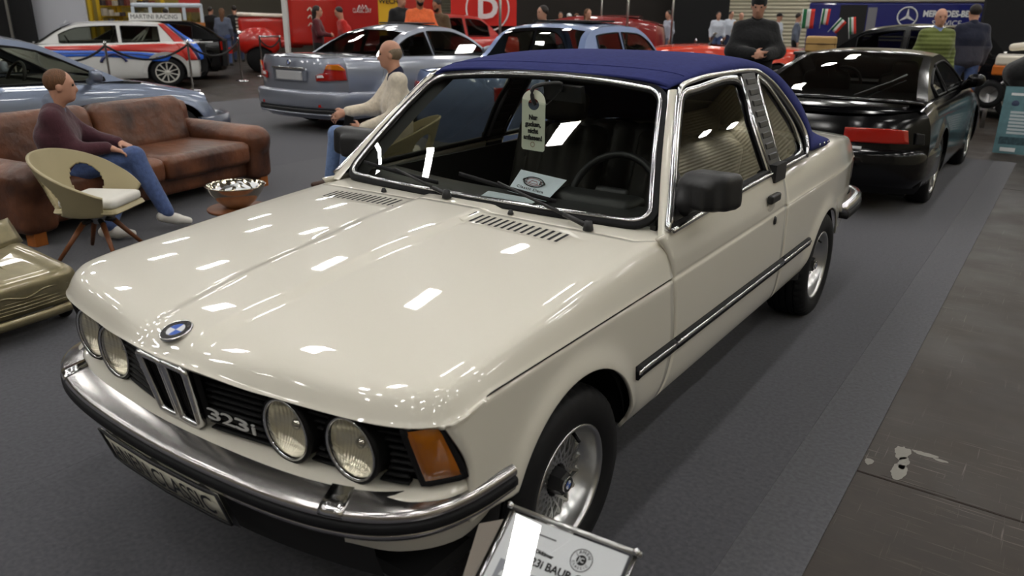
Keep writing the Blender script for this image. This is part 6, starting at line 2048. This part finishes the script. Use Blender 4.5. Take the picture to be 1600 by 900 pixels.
# ---- blue service truck with star emblem (far right)
p0, rt_, aw = frame(1392, 24)
ang_ = atan2(rt_[1], rt_[0])
ST = thing('service_truck', 'dark blue service truck with white star emblem and lettering', 'truck', tuple(p0), ang_)
M_BLUEP = mat('deep_blue_paint', C(26, 34, 112), .3, coat=1.0)
o = obj('truck_body', *box(-2.65, 2.55, 0, 2.2, .55, 2.02), M_BLUEP, ST, smooth=False); bevel(o, .06, 3)
o = obj('truck_roof', *box(-2.70, 2.60, -.05, 2.25, 2.02, 2.75), mat('truck_roof_cream', C(222, 216, 200), .4, coat=.5), ST, smooth=False); bevel(o, .10, 3)
for z in (1.02, .92): obj('pin_stripe', *box(-1.1, 2.5, -.006, .0, z, z + .03), M_CREAMT, ST, smooth=False)
obj('truck_door', *box(-1.72, -.95, -.01, .0, .6, 1.95), mat('truck_dark', C(16, 16, 18), .5), ST, smooth=False)
obj('door_panel', *box(-.92, -.66, -.012, .0, 1.10, 1.88), mat('door_grey', C(128, 128, 134), .5), ST, smooth=False)
rc_ = V3(.20, -.02, 1.62)
obj('star_ring', *tube([rc_ + V3(.27 * cos(a), 0, .27 * sin(a)) for a in np.linspace(0, 2 * pi, 41)[:-1]], .020, 6, closed=True), M_WHITE, ST)
for k in range(3):
    a = pi / 2 + k * 2 * pi / 3
    d = V3(cos(a), 0, sin(a)); n_ = V3(-sin(a), 0, cos(a))
    obj('star_ray', np.array([rc_ + d * .26, rc_ + n_ * .045, rc_ - n_ * .045, rc_ - d * .05]) + V3(0, -.012, 0), [(0, 1, 3, 2)], M_WHITE, ST, smooth=False)
lettering('truck_text', 'MERCEDES-BENZ', .24, (1.36, -.012, 1.70), (1, 0, 0), (0, 0, 1), M_WHITE, ST, off=.0, fit=1.50, bold=.010)
lettering('truck_text', 'SERVICE', .21, (1.28, -.012, 1.44), (1, 0, 0), (0, 0, 1), M_WHITE, ST, off=.0, fit=.78)
for x in (-1.9, 1.7): obj('wheel', *xf(lathe([(0, .1), (.2, .1), (.40, .1), (.42, 0), (.40, -.1), (0, -.1)], 28, axis='y'), (x, .16, .42)), M_TYRE, ST)

# ---- further cars
def car_at(u, depth, rot, shift=(0, 0), **k):
    p = gnd(u, depth)
    return car(loc=(p.x + shift[0], p.y + shift[1], 0), rotz=rot, **k)
LIM = car_at(1240, 15.6, -1.62, name='limousine_car', label='long black limousine with small flags, side on at the back right', L=4.9, W=1.8,
             zsh=[(0, .92), (.6, .96), (2.0, .95), (3.4, .93), (4.5, .84), (4.9, .72)], prof=[(.75, .96), (1.1, 1.22), (1.4, 1.40), (2.1, 1.47), (2.8, 1.44), (3.1, 1.34), (3.5, .93)], belt_z=.945,
             wheels=(1.0, 3.9), R=.32, rr=.2, paint=M_BLKPAINT, win=((1.25, 2.0), (2.1, 3.15)), rear_glass=(.85, 1.3), front_glass=(3.0, 3.45), tumble=.35)
RD1 = car_at(745, 18.2, 2.9, name='red_saloon_car', label='red saloon parked in front of the red booth wall', L=4.2, W=1.6,
             zsh=[(0, 1.0), (.5, 1.04), (2.6, 1.04), (3.4, .99), (4.2, .85)], prof=[(.7, 1.04), (1.05, 1.36), (1.35, 1.54), (2.1, 1.58), (2.5, 1.50), (2.9, 1.05)], belt_z=1.035,
             wheels=(.8, 3.3), R=.33, rr=.2, paint=M_REDP, win=((1.1, 1.75), (1.85, 2.7)), rear_glass=(.78, 1.22), front_glass=(2.5, 2.85), tumble=.35, shift=(-.9, 2.4))
RD2 = car_at(1036, 21.5, 1.95, name='dark_red_car', label='dark red car with rounded bonnet behind the light blue saloon', L=3.4, W=1.65,
             zsh=[(0, 1.28), (.5, 1.42), (1.2, 1.52), (2.2, 1.54), (2.9, 1.46), (3.4, 1.22)], prof=[(.8, 1.5), (1.2, 1.55), (1.6, 1.55), (2.2, 1.5)], belt_z=1.45,
             wheels=(.7, 2.7), R=.40, rr=.2, paint=M_DKRED, win=((1.0, 1.4),), rear_glass=(.85, 1.0), front_glass=(1.7, 2.1), open_top=True, seats=False, zl=.4)
obj('bonnet_skin', *grid([[(x, y, 1.535 + .05 * (1 - (x / .74) ** 2) - .02 * (y - 1.5) ** 2) for y in np.linspace(.7, 2.3, 8)] for x in np.linspace(-.74, .74, 9)]), M_DKRED, RD2)
ROA = car_at(1262, 17.6, 1.93, name='roadster_car', label='orange red open roadster behind the navy soft top', L=3.9, W=1.55,
             zsh=[(0, .84), (.6, .90), (1.6, .90), (2.4, .94), (3.3, .90), (3.9, .76)], prof=[(1.0, .90), (1.6, .94), (2.3, .94)], belt_z=.89,
             wheels=(.75, 3.05), R=.29, rr=.18, paint=M_ORRED, win=((1.2, 1.5),), rear_glass=(1.0, 1.1), front_glass=(2.1, 2.2), open_top=True)
P = [[(x, 2.25 + .06 * (x / .6) ** 2 - .12 * v, .94 + .26 * v) for v in (0, 1)] for x in np.linspace(-.62, .62, 11)]
obj('windscreen', *grid(P), M_GLASS, ROA); obj('screen_frame', *tube([p[1] for p in P], .014, 6), M_CHROME, ROA)
# pickup-like trailer with cream top (right)
p0, rt_, aw = frame(1562, 11.5)
CT = thing('utility_trailer', 'orange and cream utility trailer behind the man in navy', 'trailer', tuple(p0), atan2(rt_[1], rt_[0]))
o = obj('trailer_tub', *box(-.26, .45, 0, .9, .78, .92), mat('trailer_orange', C(196, 104, 30), .4, coat=.4), CT, smooth=False); bevel(o, .02)
o = obj('trailer_lid', *box(-.24, .42, .0, .85, .92, 1.06), M_CREAMT, CT, smooth=False); bevel(o, .03)
obj('trailer_wheel', *xf(lathe([(.12, .03), (.19, .05), (.21, 0), (.19, -.05), (.12, -.03)], 28, axis='y'), (-.24, .08, .50)), M_TYRE, CT)
obj('trailer_hub', *xf(lathe([(0, .04), (.10, .03), (.125, .02), (.125, -.02)], 20, axis='y'), (-.24, .08, .50)), M_STEEL, CT)
obj('trailer_frame', *join(rod((-.24, .1, .50), (.0, .1, .78), .025), rod((.3, .1, .78), (.3, .1, 0), .03), rod((-.24, .1, .50), (-.24, .1, .0), .03)), M_STEEL, CT)
sd = Sdf(.02); sd.cone((-.06, .3, 1.17), (.16, .3, 1.20), .055, .06, .03); sd.cone((.16, .3, 1.20), (.20, .3, 1.08), .05, .035, .04)
o = obj('spotlight', *sd.mesh(), M_CREAMT, None); o.location = CT.location; o.rotation_euler = CT.rotation_euler
tag(o, 'cream bulbous lamp standing on the trailer lid', 'lamp')
p0, rt_, aw = frame(1592, 11.0)
sd = Sdf(.022)
_rs = random.Random(4)
for k in range(14): sd.rbox((p0[0] + _rs.uniform(-.14, .14), p0[1] + _rs.uniform(-.12, .12), .62 + _rs.uniform(-.12, .12)), (.10, .09, .08), .01, (_rs.random() * 3, _rs.random() * 3, _rs.random() * 3), .01)
sd.cone((p0[0], p0[1], .5), (p0[0], p0[1], .05), .12, .18, .03)
o = obj('foil_cover', *sd.mesh(), mat('crumpled_foil', (.62, .66, .70, 1), .25, metal=.8), None, smooth=False)
tag(o, 'crumpled silver foil cover at the right edge', 'cover')

# suitcase on a dark luggage rack
p0, rt_, aw = frame(1268, 12.6)
RK = thing('luggage_rack', 'dark metal rack carrying the tan suitcase', 'rack', tuple(p0), atan2(rt_[1], rt_[0]))
obj('rack_top', *box(-.40, .40, -.2, .25, 1.0, 1.04), M_BLACK, RK, smooth=False)
for x in (-.36, .36):
    for y in (-.16, .2): obj('rack_leg', *rod((x, y, 0), (x, y, 1.0), .02, n=8), M_BLACK, RK)
sc_ = thing('suitcase', 'tan leather suitcase on the dark rack behind the black sports coupe', 'suitcase', (p0[0], p0[1], 1.0405), atan2(rt_[1], rt_[0]))
M_TANL = mat('tan_leather', C(186, 150, 92), .5)
o = obj('case_body', *box(-.24, .22, -.12, .14, 0, .24), M_TANL, sc_, smooth=False); bevel(o, .035, 3)
obj('case_lid_line', *box(-.242, .222, -.124, -.118, .12, .132), M_SHOEB, sc_, smooth=False)
obj('case_handle', *tube(smooth_path([(-.06, -.12, .13), (-.05, -.15, .13), (.04, -.15, .13), (.05, -.12, .13)], 12), .008, 6), M_SHOEB, sc_)

# small tricolour flags
def flag(u, v, depth, h, tilt, where, w=None, foot=False):
    p = pix(u, v, depth); f0 = frame(u, depth)
    rt_, aw = f0[1], f0[2]
    w = w or h * .55
    t = thing('flag', 'small tricolour flag ' + where, 'flag', (p.x, p.y, p.z - h * 1.15), 0, 'small tricolour flags by the limousine')
    top = V3(sin(tilt) * rt_[0], sin(tilt) * rt_[1], cos(tilt))
    obj('flag_pole', *rod((0, 0, 0), top * h * 1.25, .008, n=6), M_WHITE, t)
    if foot: obj('flag_foot', *join(rod((0, 0, 0), (0, 0, -(p.z - h * 1.15)), .010, n=6), xf(lathe([(0, .02), (.1, .01), (.11, 0)], 16), (0, 0, -(p.z - h * 1.15)))), M_STEEL, t)
    sidev = unit(rt_ * cos(tilt) - V3(0, 0, 1) * sin(tilt) * 1.0)
    for k, m in enumerate((mat('flag_green', C(40, 116, 72), .8), mat('flag_white', C(220, 220, 216), .8), mat('flag_red', C(208, 56, 44), .8))):
        G = [[top * h * (.25 + 1.0 * vv) + sidev * (w * (k + a) / 3) + aw * (.02 * sin(6 * (k + a) / 3 + 2 * vv)) for vv in np.linspace(0, 1, 6)] for a in np.linspace(0, 1, 4)]
        solid(obj('flag_band', *grid(G), m, t), .002, 0)
    return t
flag(1255, 17, 15.0, .36, 0.0, 'on the left end of the limousine', .22)
flag(1284, 16, 15.4, .30, .05, 'second from the left above the limousine roof', .15)
flag(1297, 24, 14.6, .26, .65, 'leaning right over the limousine roof', .14)
flag(1331, 30, 14.2, .30, -.15, 'above the middle of the limousine', .12)
flag(1441, 47, 12.5, .22, .35, 'beside the man in the green vest', .12, True)

# ---- rope barrier posts
def post(u, depth, where):
    p = gnd(u, depth)
    t = thing('barrier_post', 'chrome barrier post ' + where, 'post', (p.x, p.y, 0), 0, 'chrome barrier posts')
    obj('post_base', *lathe([(0, .03), (.08, .028), (.15, .012), (.16, 0)], 28), M_CHROME, t)
    obj('post_tube', *lathe([(.022, .02), (.022, .93), (.032, .94), (.032, .99), (.022, 1.0), (0, 1.02)], 18), M_CHROME, t)
    return V3(p.x, p.y, .92)
def rope(a, b, label, sag=.28):
    path = [a + (b - a) * t - V3(0, 0, sag * 4 * t * (1 - t)) for t in np.linspace(0, 1, 18)]
    o = obj('barrier_rope', *tube(path, .022, 8), M_BLACKM)
    tag(o, label, 'rope', 'black barrier ropes')
pa, pb, pc = post(176, 15.4, 'in front of the rally car door'), post(302, 16.2, 'at the tail of the rally car'), post(379, 18.6, 'left of the red truck')
rope(pa, pb, 'black rope sagging along the rally car'); rope(pb, pc, 'black rope between the rally car and the red truck'); rope(V3(*gnd(60, 14.6)) + V3(0, 0, .92), pa, 'black rope ahead of the rally car door')
pd, pe = post(411, 20.0, 'left one before the red truck mudguard'), post(442, 20.4, 'right one before the red truck mudguard')
rope(pd, pe, 'short black rope before the red truck mudguard', .2)
obj_r = obj('barrier_rail', *rod(pd + V3(0, 0, .06), pe + V3(0, 0, .06), .02, n=8), M_STEEL); tag(obj_r, 'straight rail across the two posts before the red truck', 'rail')
pf, pg, ph_ = post(972, 19.0, 'beside the dark red car'), post(1082, 20.5, 'in front of the black partition'), post(1122, 20.5, 'nearest the two men in white shirts')
rope(pf, pg, 'black rope in front of the black partition'); 
post(1552, 14.4, 'beside the information board at the right'); post(1285, 16.8, 'behind the flags and the limousine')

# ---- teal information board at the right edge
p0, rt_, aw = frame(1590, 9.35)
IB = thing('info_board', 'teal information board with text lines standing at the right edge', 'board', tuple(p0), atan2(rt_[1], rt_[0]))
M_TEAL = mat('teal_board', C(92, 128, 136), .5, noise=(9, .2))
o = obj('board_sheet', *xf(box(-.27, .27, -.012, .012, 0.01, .80), (0, 0, 0), (-.10, 0, 0)), M_TEAL, IB, smooth=False)
def bpt(x, z, o_=.014): return V3(x, -o_ * 1.0 + .10 * z, z)
for k in range(7): obj('text_line', *xf(cbox((0, 0, 0), (.34, .004, .026)), bpt(.0, .50 - .040 * k)), mat('line_pale', C(196, 206, 210), .6), IB, smooth=False)
for k, c_ in enumerate((C(60, 70, 96), C(190, 70, 60), C(200, 150, 110))): obj('round_picture', *xf(lathe([(0, -.002), (.038, 0), (.040, .002)], 24, axis='y'), bpt(-.14 + .15 * k, .60)), mat('pic_%d' % k, c_, .6), IB)
obj('title_line', *xf(cbox((0, 0, 0), (.40, .004, .03)), bpt(0, .71)), M_WHITE, IB, smooth=False)
obj('footer_picture', *xf(cbox((0, 0, 0), (.46, .004, .10)), bpt(0, .16)), mat('footer_dark', C(60, 84, 92), .6, noise=(30, .4)), IB, smooth=False)
for x in (-.12, .14): obj('footer_label', *xf(cbox((0, 0, 0), (.16, .004, .045)), bpt(x, .06)), M_WHITE, IB, smooth=False)
obj('board_stay', *join(rod((-.2, .05, .5), (-.2, .30, .004), .012), rod((.2, .05, .5), (.2, .30, .004), .012)), M_STEEL, IB)

# ---- standing visitors
def stand(label, u, depth, face_deg, top, bottom, h=1.76, hair=M_HAIR_DK, style='short', arms=None, group='visitors standing in the hall', vox=.022, **k):
    """face_deg: 0 = towards the viewer, 90 = to the right of the picture"""
    p0, rt_, aw = frame_head(u, depth)
    a = radians(face_deg)
    f = -aw * cos(a) + rt_ * sin(a)
    rot = atan2(-f[0], f[1])
    J = std_pose(h, **(arms or {}))
    if 'look' in k:
        lk = k.pop('look'); J['face'] = np.array(lk, float)
    return person(label, (p0[0], p0[1], .016 if (p0[1] < 8.95 and -11.1 < p0[0] < 1.36) else -.006), rot, J, top, bottom, hair, h=vox, hair_style=style, group=group, **k)
FRONT = dict(armL=((-.26, .08, 1.14), (-.06, .30, 1.10), (1, .5, 0)), armR=((.26, .08, 1.14), (.06, .30, 1.12), (-1, .5, 0)))
stand('man in black jacket and beanie holding his hands together', 1184, 8.9, 12, M_BLK, M_BLK, 1.80, M_BLK, 'beanie', FRONT, vox=.016, bulk=.035, look=(.25, 1, -.28), collar=M_BLK)
gm = stand('bald man in olive quilted vest at the black sports coupe', 1470, 10.8, 25, M_OLIVE, M_JEANS_D, 1.72, None, vox=.016, bulk=.02, look=(.2, 1, -.05), collar=mat('vest_blue_shirt', C(130, 150, 190), .8))
stand('man in two-tone navy hooded jacket walking away', 1524, 11.8, 205, M_TWO, M_JEANS, 1.80, M_HAIR_DK, 'short', dict(step=.26), vox=.016, bulk=.03, shoes=M_BLACK, collar=M_NAVYC)
p0, rt_, aw = frame_head(1606, 9.6, 1.0)
J = std_pose(1.74)
J.update(pel=V3(0, -.12, .92), chest=V3(0, .18, 1.08), neck=V3(0, .38, 1.16), head=V3(0, .52, 1.17), shL=V3(-.17, .34, 1.12), shR=V3(.17, .34, 1.12), elL=V3(-.2, .42, .86), elR=V3(.2, .42, .86), wrL=V3(-.12, .60, .74), wrR=V3(.12, .60, .74), hipL=V3(-.09, -.12, .91), hipR=V3(.09, -.12, .91), knL=V3(-.1, .02, .5), knR=V3(.1, .02, .5), anL=V3(-.11, -.05, .085), anR=V3(.11, -.05, .085), face=V3(0, .8, -.6))
f_ = rt_ * .95 + aw * .3
person('person in black bending forward at the right edge', (p0[0], p0[1], -.006), atan2(-f_[0], f_[1]), J, M_BLK, M_BLK, M_HAIR_DK, h=.02, bulk=.03, group='visitors standing in the hall')
stand('man in orange sweater behind the silver blue coupe', 656, 15.3, 10, M_ORANGE, M_JEANS_D, 2.0, M_HAIR_DK, 'short', FRONT, skin=M_SKIN2, beard=M_HAIR_DK)
stand('man in black standing left of the orange sweater', 626, 16.2, 40, M_BLK, M_BLK, 2.0, M_HAIR_DK, bulk=.04)
stand('bearded man in brown jacket looking down', 689, 15.7, -45, M_BROWNJ, M_JEANS_D, 1.88, M_HAIR_DK, 'short', dict(lean=.06), skin=M_SKIN2, beard=M_HAIR_DK, bulk=.02, look=(0, 1, -.35))
stand('woman in burgundy top holding a tray at the red truck', 494, 17.0, 80, cloth('wine_top', C(86, 24, 32)), M_BLK, 1.74, M_HAIR_DK, 'long', FRONT)
stand('man in red shirt leaning at the red counter', 541, 17.4, -75, M_REDC, M_BLK, 1.72, M_HAIR_DK, 'short', dict(lean=.12), look=(0, 1, -.4))
stand('long-haired woman in grey denim jacket seen from behind', 346, 23.6, 165, M_GREYC, M_JEANS, 1.70, M_HAIR_BR, 'long')
stand('man in dark jacket beside the long-haired woman', 366, 25.5, 175, M_BLK, M_JEANS_D, 1.80, M_HAIR_DK)
stand('visitor in dark red top behind the rally car', 258, 22.2, 170, M_BURG, M_BLK, 1.68, M_HAIR_DK)
stand('visitor in black beside the pale camper van', 328, 26.3, 140, M_BLK, M_BLK, 1.76, M_HAIR_DK, bulk=.03)
stand('man in black hooded coat behind the light blue saloon', 850, 13.2, -60, M_BLK, M_BLK, 1.74, M_HAIR_DK, bulk=.035)
stand('visitor in green shirt far behind the blue saloon', 876, 26, 0, M_GREENC, M_BLK, 1.70)
stand('visitor in pale pink top far behind the blue saloon', 889, 26.5, 20, cloth('pink_top', C(214, 190, 204)), M_BLK, 1.66, M_WHITE, 'cap')
stand('visitor in beige top with brown hair behind the blue saloon', 901, 26, 160, cloth('beige_top', C(214, 200, 184)), M_BLK, 1.66, M_HAIR_BR, 'long')
stand('visitor in black coat behind the blue saloon sunroof', 918, 18.4, 30, M_BLK, M_BLK, 1.74, M_HAIR_BR, 'long', bulk=.02)
stand('man in pale grey shirt at the edge of the black partition', 1046, 23.5, -60, cloth('pale_grey_shirt', C(168, 172, 186)), M_GREYC, 1.76)
stand('man in white shirt facing the viewer before the black partition', 1123, 27, 10, M_WHITEC, M_JEANS, 1.76)
stand('man in white shirt half behind the other white shirt', 1142, 27.6, 40, M_WHITEC, M_JEANS_D, 1.80)
stand('man in tan jacket beside the two white shirts', 1158, 26, 30, M_TANC, M_BLK, 1.74, None)
stand('visitor in white shirt and dark cap by the corrugated wall', 1217, 24, 60, M_WHITEC, M_BLK, 1.72, M_BLK, 'cap')
stand('visitor with dark hair behind the first flag', 1247, 23, 90, M_GREYC, M_BLK, 1.72)

# pale camper van far left behind the rally car
p0, rt_, aw = frame(296, 24.8)
VAN = thing('camper_van', 'pale camper van with a row of square windows, far left', 'van', tuple(p0), atan2(rt_[1], rt_[0]))
M_VANW = mat('van_white', C(206, 216, 226), .4, coat=.5); M_VANO = mat('van_ochre', C(186, 120, 60), .4, coat=.4)
o = obj('van_body', *box(-1.5, .60, .3, 1.9, .35, 1.15), mat('van_red', C(110, 34, 36), .4, coat=.4), VAN, smooth=False); bevel(o, .05)
obj('van_belt', *box(-1.5, .62, .28, 1.9, 1.12, 1.24), M_VANO, VAN, smooth=False)
o = obj('van_roof', *box(-1.5, .60, .3, 1.9, 1.68, 1.82), M_VANW, VAN, smooth=False); bevel(o, .05)
for x in (-1.5, -1.0, -.52, -.02, .50): obj('van_pillar', *box(x, x + .10, .3, .40, 1.22, 1.70), M_VANW, VAN, smooth=False)
for x in (-1.4, -.90, -.42, .08): obj('van_window', *box(x, x + .40, .33, .345, 1.24, 1.68), M_GLASS_T, VAN, smooth=False)
for x in (-1.1, .2): obj('wheel', *xf(lathe([(0, .07), (.28, .08), (.31, 0), (.28, -.08), (0, -.08)], 24, axis='y'), (x, .36, .31)), M_TYRE, VAN)
